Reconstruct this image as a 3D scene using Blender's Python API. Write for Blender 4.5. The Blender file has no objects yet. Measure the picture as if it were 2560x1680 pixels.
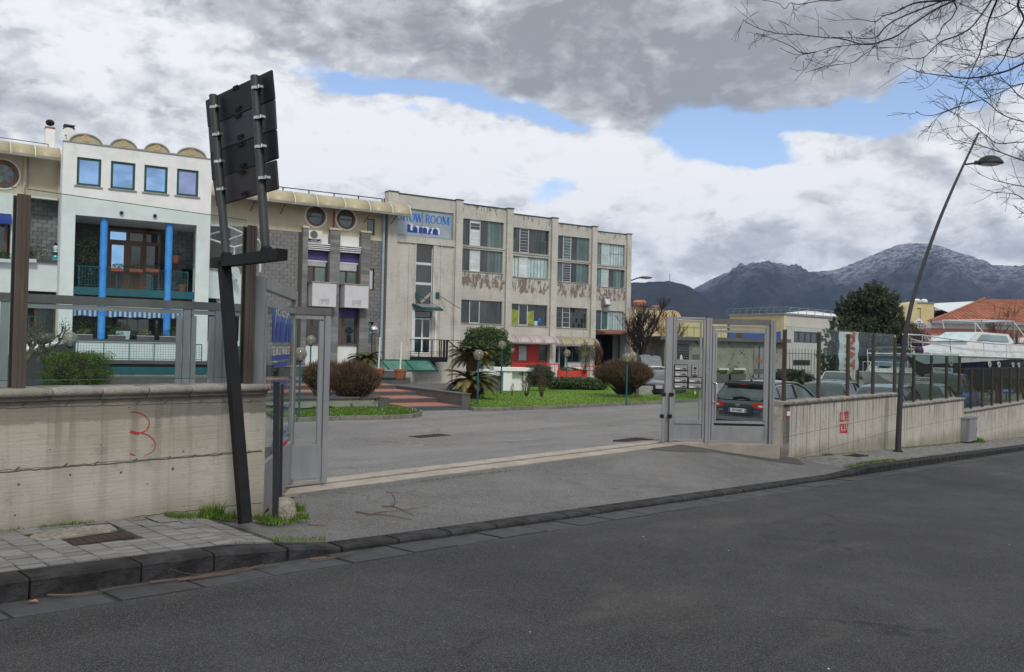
import bpy,math,random
import numpy as np
from mathutils import Vector,Matrix
R = random.Random(7)
PI = math.pi
C = bpy.context.scene.collection
SC = bpy.context.scene
FPX,EYE = 2100.0,1.60
HAZE = 0.00011
PITCH,ROLL = math.atan(27 / 2100.0),math.radians(1.3)
cp,sp,cr,sr = math.cos(PITCH),math.sin(PITCH),math.cos(ROLL),math.sin(ROLL)
RV,UV,FV = Vector((1,0,0)),Vector((0,-sp,cp)),Vector((0,cp,sp))
cam_x = RV * cr + UV * sr
cam_y = UV * cr - RV * sr
cd = bpy.data.cameras.new('camera')
cam = bpy.data.objects.new('camera',cd)
C.objects.link(cam)
cam.matrix_world = Matrix(((cam_x.x,cam_y.x,-FV.x,0),(cam_x.y,cam_y.y,-FV.y,0),(cam_x.z,cam_y.z,-FV.z,EYE),(0,0,0,1)))
cd.sensor_fit = 'HORIZONTAL'
cd.sensor_width = 36.0
cd.lens = 36.0 * FPX / 2560.0
cd.clip_start = 0.05
cd.clip_end = 20000
SC.camera = cam
SC.view_settings.view_transform = 'Standard'
SC.view_settings.look = 'None'
SC.view_settings.exposure = 0.30
SC.view_settings.gamma = 1.0
SC.view_settings.use_curve_mapping = False
class NT:
 def __init__(s,tree):
  s.t = tree; s.n = tree.nodes; s.l = tree.links
 def node(s,kind,**kw):
  n = s.n.new(kind)
  for k,v in kw.items():
   setattr(n,k,v)
  return n
 def put(s,sock,v):
  if isinstance(v,bpy.types.NodeSocket):
   s.l.new(v,sock)
  elif v is not None:
   if sock.type in ('RGBA',) and not isinstance(v,(int,float)) and len(v) == 3:
    v = (*v,1)
   sock.default_value = v
 def math(s,op,a,b=None,c=None,clamp=False):
  n = s.node('ShaderNodeMath',operation=op); n.use_clamp = clamp
  s.put(n.inputs[0],a)
  if b is not None: s.put(n.inputs[1],b)
  if c is not None: s.put(n.inputs[2],c)
  return n.outputs[0]
 def mix(s,f,a,b,mode='MIX'):
  n = s.node('ShaderNodeMix',data_type='RGBA',blend_type=mode)
  s.put(n.inputs[0],f); s.put(n.inputs[6],a); s.put(n.inputs[7],b)
  return n.outputs[2]
 def ramp(s,v,lo,hi,a=0.0,b=1.0):
  n = s.node('ShaderNodeMapRange',interpolation_type='SMOOTHSTEP')
  s.put(n.inputs[0],v); s.put(n.inputs[1],lo); s.put(n.inputs[2],hi); s.put(n.inputs[3],a); s.put(n.inputs[4],b)
  return n.outputs[0]
 def noise(s,co,scale,detail=6,rough=0.55,dist=0.0,dim='3D'):
  n = s.node('ShaderNodeTexNoise',noise_dimensions=dim)
  if co is not None: s.l.new(co,n.inputs['Vector'])
  s.put(n.inputs['Scale'],scale); s.put(n.inputs['Detail'],detail); s.put(n.inputs['Roughness'],rough); s.put(n.inputs['Distortion'],dist)
  return n.outputs[0]
 def scalev(s,co,v):
  n = s.node('ShaderNodeMapping'); s.l.new(co,n.inputs[0]); n.inputs[3].default_value = v
  return n.outputs[0]
 def sep(s,co):
  n = s.node('ShaderNodeSeparateXYZ'); s.l.new(co,n.inputs[0]); return n.outputs
 def comb(s,x,y,z=0.0):
  n = s.node('ShaderNodeCombineXYZ'); s.put(n.inputs[0],x); s.put(n.inputs[1],y); s.put(n.inputs[2],z); return n.outputs[0]
SUN_EL,SUN_AZ = math.radians(46),math.radians(162)   # azimuth clockwise from +Y: behind the camera, to its right
W = bpy.data.worlds.new('World'); SC.world = W; W.use_nodes = True
t = NT(W.node_tree); t.n.clear()
sky = t.node('ShaderNodeTexSky',sky_type='NISHITA'); sky.sun_disc = False
sky.sun_elevation = SUN_EL; sky.sun_rotation = SUN_AZ; sky.air_density = 1.0; sky.dust_density = 0.6
tc = t.node('ShaderNodeTexCoord').outputs['Generated']
sx,sy,sz = t.sep(tc)
hor = t.math('SQRT',t.math('ADD',t.math('MULTIPLY',sx,sx),t.math('MULTIPLY',sy,sy)))
az = t.math('ARCTAN2',sx,sy)
el = t.math('ARCTAN2',sz,hor)
P = t.comb(az,el,0.0)
Pc = t.comb(t.math('MULTIPLY',az,1.0),t.math('MULTIPLY',el,1.7),0.0)
warp = t.node('ShaderNodeVectorMath',operation='ADD')
wn = t.node('ShaderNodeTexNoise'); t.l.new(Pc,wn.inputs['Vector']); wn.inputs['Scale'].default_value = 5.0; wn.inputs['Detail'].default_value = 5
wm = t.node('ShaderNodeVectorMath',operation='MULTIPLY_ADD'); t.l.new(wn.outputs['Color'],wm.inputs[0]); wm.inputs[1].default_value = (.13,.10,0); wm.inputs[2].default_value = (-.065,-.05,0)
t.l.new(wm.outputs[0],warp.inputs[0]); t.l.new(P,warp.inputs[1])
wx,wy,_ = t.sep(warp.outputs[0])
def sky_blob(x,y,rx,ry,amp=1.0,rot=0.0):
 """soft ellipse of cloud or gap; the numbers are bearings (px of a 2100 px focal view), turned to radians"""
 a0,e0 = math.atan((x - 1280) / 2100.0),math.atan((867 + .0227 * (x - 1280) - y) / 2100.0)
 dx = t.math('SUBTRACT',wx,a0); dy = t.math('SUBTRACT',wy,e0)
 if rot:
  c,s_ = math.cos(rot),math.sin(rot)
  dx,dy = t.math('ADD',t.math('MULTIPLY',dx,c),t.math('MULTIPLY',dy,s_)),t.math('SUBTRACT',t.math('MULTIPLY',dy,c),t.math('MULTIPLY',dx,s_))
 q = t.math('ADD',t.math('POWER',t.math('DIVIDE',dx,rx / 2100.0),2.0),t.math('POWER',t.math('DIVIDE',dy,ry / 2100.0),2.0))
 return t.math('MULTIPLY',t.math('POWER',2.718,t.math('MULTIPLY',q,-1.0)),amp)
def addall(L):
 r = L[0]
 for q in L[1:]: r = t.math('ADD',r,q)
 return r
fb = t.noise(Pc,4.2,9,0.60,0.3)
fb2 = t.noise(Pc,13.0,9,0.62,0.2)
gaps = addall([sky_blob(900,205,190,26,1.0,-.12),sky_blob(1120,262,130,30,1.0,-.3),sky_blob(1330,296,160,26,.95,-.05),
               sky_blob(2060,318,330,48,1.35,.02),sky_blob(1800,345,130,55,1.25),sky_blob(1850,395,130,26,.95),sky_blob(1385,470,50,34,.85),sky_blob(1000,290,50,20,.6),
               sky_blob(2420,300,200,45,.7),sky_blob(2030,350,90,30,-.9),sky_blob(1270,400,60,30,.35)])
general = t.ramp(t.noise(Pc,1.7,4,.5),.60,.72)                 # gaps elsewhere in the sky
infr = t.ramp(el,.42,.55)
gapm = t.math('ADD',gaps,t.math('MULTIPLY',general,infr))
fb4 = t.noise(Pc,30.0,8,.62,.1)
gapm = t.math('ADD',gapm,t.math('ADD',t.math('MULTIPLY',t.math('SUBTRACT',fb2,.5),1.3),t.math('MULTIPLY',t.math('SUBTRACT',fb4,.5),.6)))
gapf = t.ramp(gapm,.30,.88)
dark = addall([sky_blob(1420,110,620,150,1.25,-.03),sky_blob(1650,270,330,55,.8),sky_blob(700,40,400,70,.30),sky_blob(150,290,350,80,.28),sky_blob(2150,130,450,130,.55),sky_blob(1950,640,500,55,.42),sky_blob(2350,520,300,80,.22)])
lit = addall([sky_blob(820,300,190,110,.9),sky_blob(1150,380,300,95,.95),sky_blob(1560,410,240,100,.95),sky_blob(2100,470,330,70,.75),sky_blob(760,400,100,100,.5),sky_blob(1700,610,160,40,.5),sky_blob(200,150,380,110,.55),sky_blob(1250,560,300,60,.3)])
shade = t.math('ADD',t.math('SUBTRACT',t.math('MULTIPLY',dark,.62),t.math('MULTIPLY',lit,.42)),t.math('MULTIPLY',t.math('SUBTRACT',fb,.42),1.25))
fb3 = t.noise(Pc,34.0,8,.62,.1)
shade = t.math('ADD',shade,t.math('MULTIPLY',t.math('SUBTRACT',fb2,.5),1.0))
shade = t.math('ADD',shade,t.math('MULTIPLY',t.math('SUBTRACT',fb3,.5),.35))
off = t.node('ShaderNodeVectorMath',operation='ADD'); t.l.new(Pc,off.inputs[0]); off.inputs[1].default_value = (.010,.022,0)
def relief(sc_,det,k): return t.math('MULTIPLY',t.math('SUBTRACT',t.noise(off.outputs[0],sc_,det,.55,.4),t.noise(Pc,sc_,det,.55,.4)),k)
shade = t.math('ADD',shade,t.math('ADD',relief(8.0,7,1.5),relief(20.0,7,.6)))
puff = t.ramp(t.noise(Pc,7.5,10,.58,.35),.485,.545)
puff2 = t.ramp(t.noise(off.outputs[0],15.0,9,.58,.3),.49,.55)
shade = t.math('ADD',shade,t.math('ADD',t.math('MULTIPLY',t.math('SUBTRACT',puff,.5),.20),t.math('MULTIPLY',t.math('SUBTRACT',puff2,.5),.12)))
shade = t.math('ADD',shade,.18)
cr_ = t.node('ShaderNodeValToRGB'); t.l.new(t.math('MULTIPLY',shade,1.0,clamp=True),cr_.inputs[0])
e = cr_.color_ramp.elements
e[0].position = 0.0; e[0].color = (.80,.80,.82,1)
e[1].position = 1.0; e[1].color = (.27,.285,.31,1)
for p_,c_ in ((.20,(.70,.71,.73)),(.45,(.50,.515,.545)),(.72,(.37,.385,.415))):
 k = cr_.color_ramp.elements.new(p_); k.color = (*c_,1)
bg1 = t.node('ShaderNodeBackground'); t.l.new(t.mix(1.0,sky.outputs[0],(1.12,1.06,1.10),'MULTIPLY'),bg1.inputs[0]); bg1.inputs[1].default_value = 0.135
bg2 = t.node('ShaderNodeBackground'); t.l.new(cr_.outputs[0],bg2.inputs[0]); bg2.inputs[1].default_value = 1.0
mx = t.node('ShaderNodeMixShader'); t.l.new(t.math('SUBTRACT',1.0,gapf),mx.inputs[0]); t.l.new(bg1.outputs[0],mx.inputs[1]); t.l.new(bg2.outputs[0],mx.inputs[2])
wo = t.node('ShaderNodeOutputWorld'); t.l.new(mx.outputs[0],wo.inputs[0])
try:
 W.cycles.sampling_method = 'MANUAL'; W.cycles.sample_map_resolution = 512
except Exception: pass
ld = bpy.data.lights.new('sun','SUN'); ld.energy = 1.5; ld.angle = math.radians(11); ld.color = (1,.965,.90)
lo = bpy.data.objects.new('sun',ld); C.objects.link(lo)
sdir = Vector((math.sin(SUN_AZ) * math.cos(SUN_EL),math.cos(SUN_AZ) * math.cos(SUN_EL),math.sin(SUN_EL)))
lo.rotation_euler = (-sdir).to_track_quat('-Z','Y').to_euler()
def ray(px,py):
 dx,dy = px - 1280.0,-(py - 840.0)
 x = dx * cr - dy * sr; y = dx * sr + dy * cr
 return Vector((x,0,0)) + UV * y + FV * FPX
def at(px,py,Z):
 r = ray(px,py); return Vector((0,0,EYE)) + r * (Z / r.y)
def gz(px,py,z):
 """place on the level z"""
 r = ray(px,py); return Vector((0,0,EYE)) + r * ((z - EYE) / r.z)
def hp(px,Z):
 """plan position at bearing px, distance Z"""
 return Vector(((px - 1280) / FPX * Z,Z,0))
class Frame:
 def __init__(s,o,ang):
  s.o = Vector((o[0],o[1],o[2] if len(o) > 2 else 0.0)); s.a = ang
  s.x = Vector((math.cos(ang),math.sin(ang),0)); s.y = Vector((-math.sin(ang),math.cos(ang),0))
 def sz(s,px,py,d=0.0):
  r = ray(px,py); e0 = Vector((0,0,EYE))
  k = ((s.o - e0).dot(s.y) + d) / r.dot(s.y)
  p = e0 + r * k - s.o
  return p.dot(s.x),p.z
 def w(s,x,y,z=0.0): return s.o + s.x * x + s.y * y + Vector((0,0,z))
 def loc(s,p):
  q = Vector(p) - s.o; return q.dot(s.x),q.dot(s.y),q.z
def frame2(pa,za,pb,zb,z=0.0):
 A,B = hp(pa,za),hp(pb,zb)
 return Frame((A.x,A.y,z),math.atan2(B.y - A.y,B.x - A.x))
class MB:
 def __init__(s): s.v = []; s.f = []; s.m = []; s.cur = 0
 def add(s,vs,fs):
  o = len(s.v); s.v.extend([tuple(p) for p in vs]); s.f.extend([tuple(i + o for i in f) for f in fs]); s.m.extend([s.cur] * len(fs)); return s
 def box(s,x0,x1,y0,y1,z0,z1):
  return s.add([(x0,y0,z0),(x1,y0,z0),(x1,y1,z0),(x0,y1,z0),(x0,y0,z1),(x1,y0,z1),(x1,y1,z1),(x0,y1,z1)],
                     [(0,3,2,1),(4,5,6,7),(0,1,5,4),(1,2,6,5),(2,3,7,6),(3,0,4,7)])
 def prism(s,poly,ax,a0,a1):
  """polygon (list of 2-tuples) pushed along axis ax ('x','y','z')"""
  n = len(poly)
  def P_(p,a):
   return {'x': (a,p[0],p[1]),'y': (p[0],a,p[1]),'z': (p[0],p[1],a)}[ax]
  vs = [P_(p,a0) for p in poly] + [P_(p,a1) for p in poly]
  fs = [tuple(range(n - 1,-1,-1)),tuple(range(n,2 * n))] + [(i,(i + 1) % n,n + (i + 1) % n,n + i) for i in range(n)]
  return s.add(vs,fs)
 def tube(s,pts,r,n=6,cap=True):
  pts = [Vector(p) for p in pts]
  rs = r if isinstance(r,(list,tuple)) else [r] * len(pts)
  vs = []; D0 = (pts[-1] - pts[0]) if (pts[-1] - pts[0]).length > 1e-6 else Vector((0,0,1)); D0 = D0.normalized(); ref = Vector((0,0,1)) if abs(D0.z) < .8 else Vector((1,0,0))
  for i,p in enumerate(pts):
   d = (pts[min(i + 1,len(pts) - 1)] - pts[max(i - 1,0)])
   if d.length < 1e-9: d = Vector((0,0,1))
   d.normalize()
   a = d.cross(ref)
   if a.length < 1e-4: a = d.cross(Vector((.3,.9,.2)))
   a.normalize(); b = d.cross(a); ref = a.cross(d)
   for k in range(n):
    t_ = 2 * PI * (k + .5) / n
    vs.append(p + a * (math.cos(t_) * rs[i]) + b * (math.sin(t_) * rs[i]))
  fs = []
  for i in range(len(pts) - 1):
   for k in range(n):
    fs.append((i * n + k,i * n + (k + 1) % n,(i + 1) * n + (k + 1) % n,(i + 1) * n + k))
  if cap: fs += [tuple(range(n - 1,-1,-1)),tuple((len(pts) - 1) * n + k for k in range(n))]
  return s.add(vs,fs)
 def bar(s,a,b,w,h=None):
  """square bar from a to b"""
  h = h or w
  a,b = Vector(a),Vector(b); d = (b - a).normalized()
  u = d.cross(Vector((0,0,1)) if abs(d.z) < .95 else Vector((0,1,0))).normalized(); q = u.cross(d)
  vs = [p + u * (i * w / 2) + q * (j * h / 2) for p in (a,b) for i,j in ((-1,-1),(1,-1),(1,1),(-1,1))]
  return s.add(vs,[(3,2,1,0),(4,5,6,7),(0,1,5,4),(1,2,6,5),(2,3,7,6),(3,0,4,7)])
 def lathe(s,prof,c=(0,0,0),n=16,sx=1.0,sy=1.0,axis='z'):
  """profile [(r,z)]"""
  vs = []
  for r,z in prof:
   for k in range(n):
    t_ = 2 * PI * k / n; x,y = math.cos(t_) * r * sx,math.sin(t_) * r * sy
    if axis == 'z': vs.append((c[0] + x,c[1] + y,c[2] + z))
    elif axis == 'y': vs.append((c[0] + x,c[1] + z,c[2] + y))
    else: vs.append((c[0] + z,c[1] + x,c[2] + y))
  m = len(prof); fs = [(i * n + k,i * n + (k + 1) % n,(i + 1) * n + (k + 1) % n,(i + 1) * n + k) for i in range(m - 1) for k in range(n)]
  fs += [tuple(range(n - 1,-1,-1)),tuple((m - 1) * n + k for k in range(n))]
  return s.add(vs,fs)
 def ball(s,c,r,n=12,m=8,sz=1.0):
  return s.lathe([(max(r * math.sin(PI * i / m),1e-4),-r * sz * math.cos(PI * i / m)) for i in range(m + 1)],c,n)
 def ring(s,c,r0,r1,y0,y1,n=28,axis='y'):
  """flat ring in the x-z plane between r0 and r1, thickness y0..y1"""
  vs = []
  for y in (y0,y1):
   for r in (r0,r1):
    for k in range(n):
     t_ = 2 * PI * k / n; vs.append((c[0] + math.cos(t_) * r,y,c[1] + math.sin(t_) * r))
  fs = []
  for k in range(n):
   j = (k + 1) % n
   fs += [(k,j,n + j,n + k),(2 * n + k,3 * n + k,3 * n + j,2 * n + j),(n + k,n + j,3 * n + j,3 * n + k),(k,2 * n + k,2 * n + j,j)]
  return s.add(vs,fs)
 def wall(s,x0,x1,z0,z1,y,t,holes=()):
  """wall with rectangular openings (a,b,c,d)=x0,x1,z0,z1; front face at y, thickness t going to +y"""
  xs = sorted({round(q,4) for q in [x0,x1] + [min(max(h[i],x0),x1) for h in holes for i in (0,1)]})
  zs = sorted({round(q,4) for q in [z0,z1] + [min(max(h[i],z0),z1) for h in holes for i in (2,3)]})
  nx,nz = len(xs) - 1,len(zs) - 1
  solid = [[True] * nz for _ in range(nx)]
  for i in range(nx):
   for j in range(nz):
    cx,cz = (xs[i] + xs[i + 1]) / 2,(zs[j] + zs[j + 1]) / 2
    if any(h[0] < cx < h[1] and h[2] < cz < h[3] for h in holes): solid[i][j] = False
  vid = {}; vs = []; fs = []
  def V_(i,j,k):
   key = (i,j,k)
   if key not in vid: vid[key] = len(vs); vs.append((xs[i],y + t * k,zs[j]))
   return vid[key]
  sol = lambda i,j: 0 <= i < nx and 0 <= j < nz and solid[i][j]
  for i in range(nx):
   for j in range(nz):
    if not solid[i][j]: continue
    fs.append((V_(i,j,0),V_(i + 1,j,0),V_(i + 1,j + 1,0),V_(i,j + 1,0)))
    fs.append((V_(i,j,1),V_(i,j + 1,1),V_(i + 1,j + 1,1),V_(i + 1,j,1)))
    if not sol(i - 1,j): fs.append((V_(i,j,0),V_(i,j + 1,0),V_(i,j + 1,1),V_(i,j,1)))
    if not sol(i + 1,j): fs.append((V_(i + 1,j,0),V_(i + 1,j,1),V_(i + 1,j + 1,1),V_(i + 1,j + 1,0)))
    if not sol(i,j - 1): fs.append((V_(i,j,0),V_(i,j,1),V_(i + 1,j,1),V_(i + 1,j,0)))
    if not sol(i,j + 1): fs.append((V_(i,j + 1,0),V_(i + 1,j + 1,0),V_(i + 1,j + 1,1),V_(i,j + 1,1)))
  return s.add(vs,fs)
 def mesh(s,name,mats,smooth=False):
  me = bpy.data.meshes.new(name); me.from_pydata(s.v,[],s.f)
  for m_ in (mats if isinstance(mats,(list,tuple)) else [mats]): me.materials.append(m_)
  if any(s.m): me.polygons.foreach_set('material_index',s.m)
  if smooth:
   me.polygons.foreach_set('use_smooth',[True] * len(me.polygons))
   try: me.set_sharp_from_angle(angle=math.radians(smooth if smooth is not True else 40))
   except Exception: pass
  me.update(); return me
 def build(s,name,mats,parent=None,smooth=False,bevel=0.0,**kw):
  o = bpy.data.objects.new(name,s.mesh(name,mats,smooth)); C.objects.link(o)
  if parent is not None: o.parent = parent
  if bevel:
   m_ = o.modifiers.new('bevel','BEVEL'); m_.width = bevel; m_.segments = 2; m_.limit_method = 'ANGLE'
  for k,v in kw.items(): o[k] = v
  return o
def thing(name,label,cat,loc=(0,0,0),rotz=0.0,group=None):
 o = bpy.data.objects.new(name,None); C.objects.link(o)
 o.empty_display_size = .2
 o.location = loc if len(loc) == 3 else (*loc,0); o.rotation_euler = (0,0,rotz)
 o['label'] = label; o['category'] = cat
 if group: o['group'] = group
 return o
def fthing(F,name,label,cat,group=None): return thing(name,label,cat,tuple(F.o),F.a,group)
def tag(o,label,cat,group=None):
 o['label'] = label; o['category'] = cat
 if group: o['group'] = group
 return o
def struct(o): o['kind'] = 'structure'; return o
def inst(name,me,parent,loc=(0,0,0),rot=(0,0,0),scale=(1,1,1)):
 o = bpy.data.objects.new(name,me); C.objects.link(o); o.parent = parent
 o.location = loc; o.rotation_euler = rot; o.scale = scale
 return o
def copy_tree(src,loc=None,rotz=None,label=None,parent=None,scale=None):
 c = src.copy(); C.objects.link(c)
 if parent is not None: c.parent = parent
 if loc is not None: c.location = loc
 if rotz is not None: c.rotation_euler = (0,0,rotz)
 if scale is not None: c.scale = scale
 if label: c['label'] = label
 for ch in list(src.children): copy_tree(ch,parent=c)
 return c
def npmesh(name,verts,faces_n,mat,nper=4):
 """fast mesh from an array of separate faces, nper corners each"""
 verts = np.asarray(verts,dtype=np.float32).reshape(-1,3); nf = len(verts) // nper
 me = bpy.data.meshes.new(name)
 me.vertices.add(len(verts)); me.vertices.foreach_set('co',verts.ravel())
 me.loops.add(nf * nper); me.loops.foreach_set('vertex_index',np.arange(nf * nper,dtype=np.int32))
 me.polygons.add(nf); me.polygons.foreach_set('loop_start',np.arange(0,nf * nper,nper,dtype=np.int32))
 me.polygons.foreach_set('loop_total',np.full(nf,nper,dtype=np.int32))
 me.materials.append(mat); me.update(calc_edges=True); me.validate(); return me
def pmat(name,c1,c2=None,scale=4.0,rough=.8,bump=0.0,bscale=None,metal=0.0,spec=.5,rand=0.0,lo=.35,hi=.65,stretch=None,c3=None,s3=1.5,lo3=.55,hi3=.7,detail=6,coat=0.0,trans=0.0,thresh=None):
 m = bpy.data.materials.new(name); m.use_nodes = True; t = NT(m.node_tree)
 b = t.n['Principled BSDF']
 b.inputs['Roughness'].default_value = rough; b.inputs['Metallic'].default_value = metal
 b.inputs['Specular IOR Level'].default_value = spec
 if coat: b.inputs['Coat Weight'].default_value = coat; b.inputs['Coat Roughness'].default_value = .05
 if trans: b.inputs['Transmission Weight'].default_value = trans
 co = t.node('ShaderNodeTexCoord').outputs['Object']
 if stretch: co = t.scalev(co,stretch)
 if c2 is None: c2 = tuple(q * .86 for q in c1)
 f = t.ramp(t.noise(co,scale,detail,.6),lo,hi)
 col = t.mix(f,c1,c2)
 if c3 is not None: col = t.mix(t.ramp(t.noise(co,s3,8,.65),lo3,hi3),col,c3)
 if rand:
  oi = t.node('ShaderNodeObjectInfo').outputs['Random']
  v = t.math('ADD',t.math('MULTIPLY',oi,2 * rand),1 - rand)
  mm = t.node('ShaderNodeVectorMath',operation='SCALE'); t.l.new(col,mm.inputs[0]); t.l.new(v,mm.inputs['Scale']); col = mm.outputs[0]
 t.l.new(col,b.inputs['Base Color'])
 if bump:
  bn = t.node('ShaderNodeBump'); bn.inputs['Strength'].default_value = min(1,bump); bn.inputs['Distance'].default_value = .02 * max(1,bump)
  t.l.new(t.noise(co,bscale or scale * 4,6,.6),bn.inputs['Height']); t.l.new(bn.outputs[0],b.inputs['Normal'])
 return m
def glassmat(name,tint,fac=.12,rough=.0,ior=1.45,refl=.55):
 m = bpy.data.materials.new(name); m.use_nodes = True; t = NT(m.node_tree); t.n.clear()
 tr = t.node('ShaderNodeBsdfTransparent'); tr.inputs[0].default_value = (*tint,1)
 gl = t.node('ShaderNodeBsdfGlossy'); gl.inputs['Roughness'].default_value = rough; gl.inputs[0].default_value = (.9,.97,.95,1)
 fr = t.node('ShaderNodeFresnel'); fr.inputs[0].default_value = ior
 mx = t.node('ShaderNodeMixShader'); t.l.new(t.math('ADD',t.math('MULTIPLY',fr.outputs[0],refl),fac - .04,clamp=True),mx.inputs[0])
 t.l.new(tr.outputs[0],mx.inputs[1]); t.l.new(gl.outputs[0],mx.inputs[2])
 o = t.node('ShaderNodeOutputMaterial'); t.l.new(mx.outputs[0],o.inputs[0]); return m
def paint(name,c,rough=.25,flake=0.0,coat=.8,metal=0.0):
 return pmat(name,c,tuple(q * .93 for q in c),30,rough=rough,coat=coat,metal=metal)
M = {}
M['asphalt_lot'] = None
M['white_wall'] = pmat('white render',(.78,.80,.80),(.70,.72,.71),1.2,rough=.9,c3=(.42,.43,.39),s3=.9,lo3=.6,hi3=.85,bump=.15,bscale=25)
M['cream_wall'] = pmat('cream render',(.62,.57,.42),(.52,.47,.35),1.0,rough=.9,c3=(.36,.33,.24),s3=1.2,lo3=.58,hi3=.8,bump=.1,stretch=(1,1,.3))
M['grey_block'] = pmat('grey concrete block',(.215,.215,.21),(.18,.18,.178),2.5,rough=.95,rand=.26,bump=.6,bscale=40)
M['joint'] = pmat('mortar joint',(.075,.075,.075),(.06,.06,.06),8,rough=.95)
M['green_frame'] = pmat('dark green paint',(.008,.07,.06),None,8,rough=.4)
M['teal'] = pmat('teal paint',(.008,.11,.14),(.01,.09,.115),3,rough=.45,c3=(.05,.11,.11),s3=4)
M['teal_pole'] = pmat('petrol blue paint',(.008,.10,.14),(.01,.085,.12),5,rough=.4)
M['blue_col'] = pmat('azure blue column paint',(.04,.26,.76),(.07,.33,.80),2.5,rough=.55,c3=(.12,.34,.68),s3=3,lo3=.6,hi3=.8)
M['wood'] = pmat('varnished brown wood',(.20,.075,.022),(.12,.04,.012),3,rough=.4,stretch=(6,6,1))
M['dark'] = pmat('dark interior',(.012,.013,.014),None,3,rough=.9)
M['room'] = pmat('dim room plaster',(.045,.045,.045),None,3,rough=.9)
M['pane_dark'] = pmat('dark window glass',(.012,.022,.026),(.02,.035,.04),1.5,rough=.04,spec=.9,rand=.3)
M['pane_teal'] = pmat('net curtained window glass',(.10,.17,.17),(.06,.11,.115),.7,rough=.06,spec=.8,rand=.35)
M['pane_pale'] = pmat('pale frosted window glass',(.46,.58,.58),(.36,.48,.50),1.5,rough=.15,rand=.12)
M['pane_white'] = pmat('white louvre glass',(.66,.72,.74),(.5,.58,.6),2,rough=.2,rand=.1)
M['pane_sky'] = pmat('window glass tinted as sky reflection',(.30,.50,.80),(.36,.56,.86),2,rough=.02,metal=1.0)  # blue of the reflected sky is put into the metallic base colour
M['alu'] = pmat('weathered aluminium',(.29,.30,.31),(.22,.23,.24),3,rough=.45,metal=.25,c3=(.25,.24,.22),s3=5,lo3=.6,hi3=.8,stretch=(1,1,.25))
M['alu_dark'] = pmat('shaded anodised aluminium',(.15,.15,.148),(.11,.11,.108),3,rough=.5,metal=.3,c3=(.14,.09,.06),s3=6,lo3=.64,hi3=.8)
M['steel'] = pmat('galvanised steel',(.6,.6,.58),(.45,.45,.42),12,rough=.3,metal=.9)
M['brown_post'] = pmat('brown anodised post',(.10,.078,.062),(.08,.062,.05),2,rough=.5,metal=.2,c3=(.12,.095,.07),s3=3,stretch=(1,1,.2))
M['black'] = pmat('black paint',(.006,.007,.008),(.010,.011,.013),5,rough=.6,spec=.2)
M['black_soft'] = pmat('black rubber',(.012,.012,.012),None,5,rough=.8)
M['dark_grey'] = pmat('dark grey paint',(.025,.029,.034),(.020,.023,.027),3,rough=.6,spec=.3)
M['pole_grey'] = pmat('grey steel pole',(.030,.035,.038),(.020,.025,.027),6,rough=.6)
M['sign_blue'] = pmat('dark navy sign back',(.004,.007,.010),(.006,.010,.013),2,rough=.6,spec=.2)
M['sign_grey'] = pmat('grey aluminium sign back',(.020,.025,.034),(.016,.021,.028),2,rough=.55,spec=.25)
M['sign_brown'] = pmat('brownish sign back',(.030,.025,.026),(.022,.018,.020),5,rough=.6,spec=.25)
M['white_paint'] = pmat('white paint',(.72,.73,.73),(.62,.63,.63),3,rough=.5)
M['lavender'] = pmat('white plaster',(.60,.60,.63),(.55,.55,.58),2,rough=.6)
M['purple'] = pmat('purple panel',(.045,.03,.16),(.07,.05,.21),9,rough=.5)
M['canopy_tan'] = pmat('tan polycarbonate',(.42,.37,.24),(.36,.32,.20),2,rough=.45)
M['canopy_pink'] = pmat('pinkish polycarbonate',(.50,.40,.38),(.42,.34,.33),2,rough=.4)
M['canopy_brown'] = pmat('weathered translucent roofing',(.40,.34,.23),(.27,.22,.15),9,rough=.5,stretch=(1,1,6))
M['red'] = pmat('bright red paint',(.58,.035,.025),(.50,.045,.03),3,rough=.55)
M['terracotta'] = pmat('terracotta',(.36,.14,.09),(.29,.11,.07),5,rough=.8)
M['terra_pot'] = pmat('terracotta pot',(.34,.11,.06),(.27,.085,.045),5,rough=.7)
M['dark_stone'] = pmat('dark grey stone cladding',(.105,.10,.10),(.08,.077,.077),3,rough=.75,c3=(.16,.15,.15),s3=2,lo3=.62,hi3=.8)
M['step_stone'] = pmat('dark stone nosing',(.10,.095,.095),None,5,rough=.7)
M['concrete'] = pmat('grey concrete',(.34,.33,.30),(.27,.26,.235),2,rough=.9,bump=.3,bscale=40,c3=(.17,.16,.14),s3=3,lo3=.6,hi3=.75)
M['coping'] = pmat('weathered coping stone',(.33,.31,.275),(.22,.205,.18),5,rough=.9,bump=.7,bscale=60,rand=.10,c3=(.10,.095,.08),s3=4,lo3=.56,hi3=.72)
M['kerb'] = pmat('basalt kerb',(.040,.040,.043),(.016,.016,.017),5,spec=.25,rough=.85,bump=1.0,bscale=18,rand=.2,c3=(.10,.10,.09),s3=9,lo3=.66,hi3=.8)
M['gutter'] = pmat('basalt gutter stone',(.058,.060,.066),(.036,.038,.042),4,rough=.8,bump=.7,bscale=30,rand=.15,c3=(.15,.145,.13),s3=6,lo3=.63,hi3=.76)
M['tile'] = pmat('grey paving tile',(.20,.195,.19),(.145,.142,.138),6,rough=.85,bump=.4,bscale=90,rand=.22,c3=(.085,.08,.07),s3=5,lo3=.58,hi3=.78)
M['bedding'] = pmat('mossy joint bedding',(.035,.033,.025),(.035,.045,.018),8,rough=1,bump=.5)
M['soil'] = pmat('soil',(.06,.045,.03),(.09,.08,.04),6,rough=1)
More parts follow.
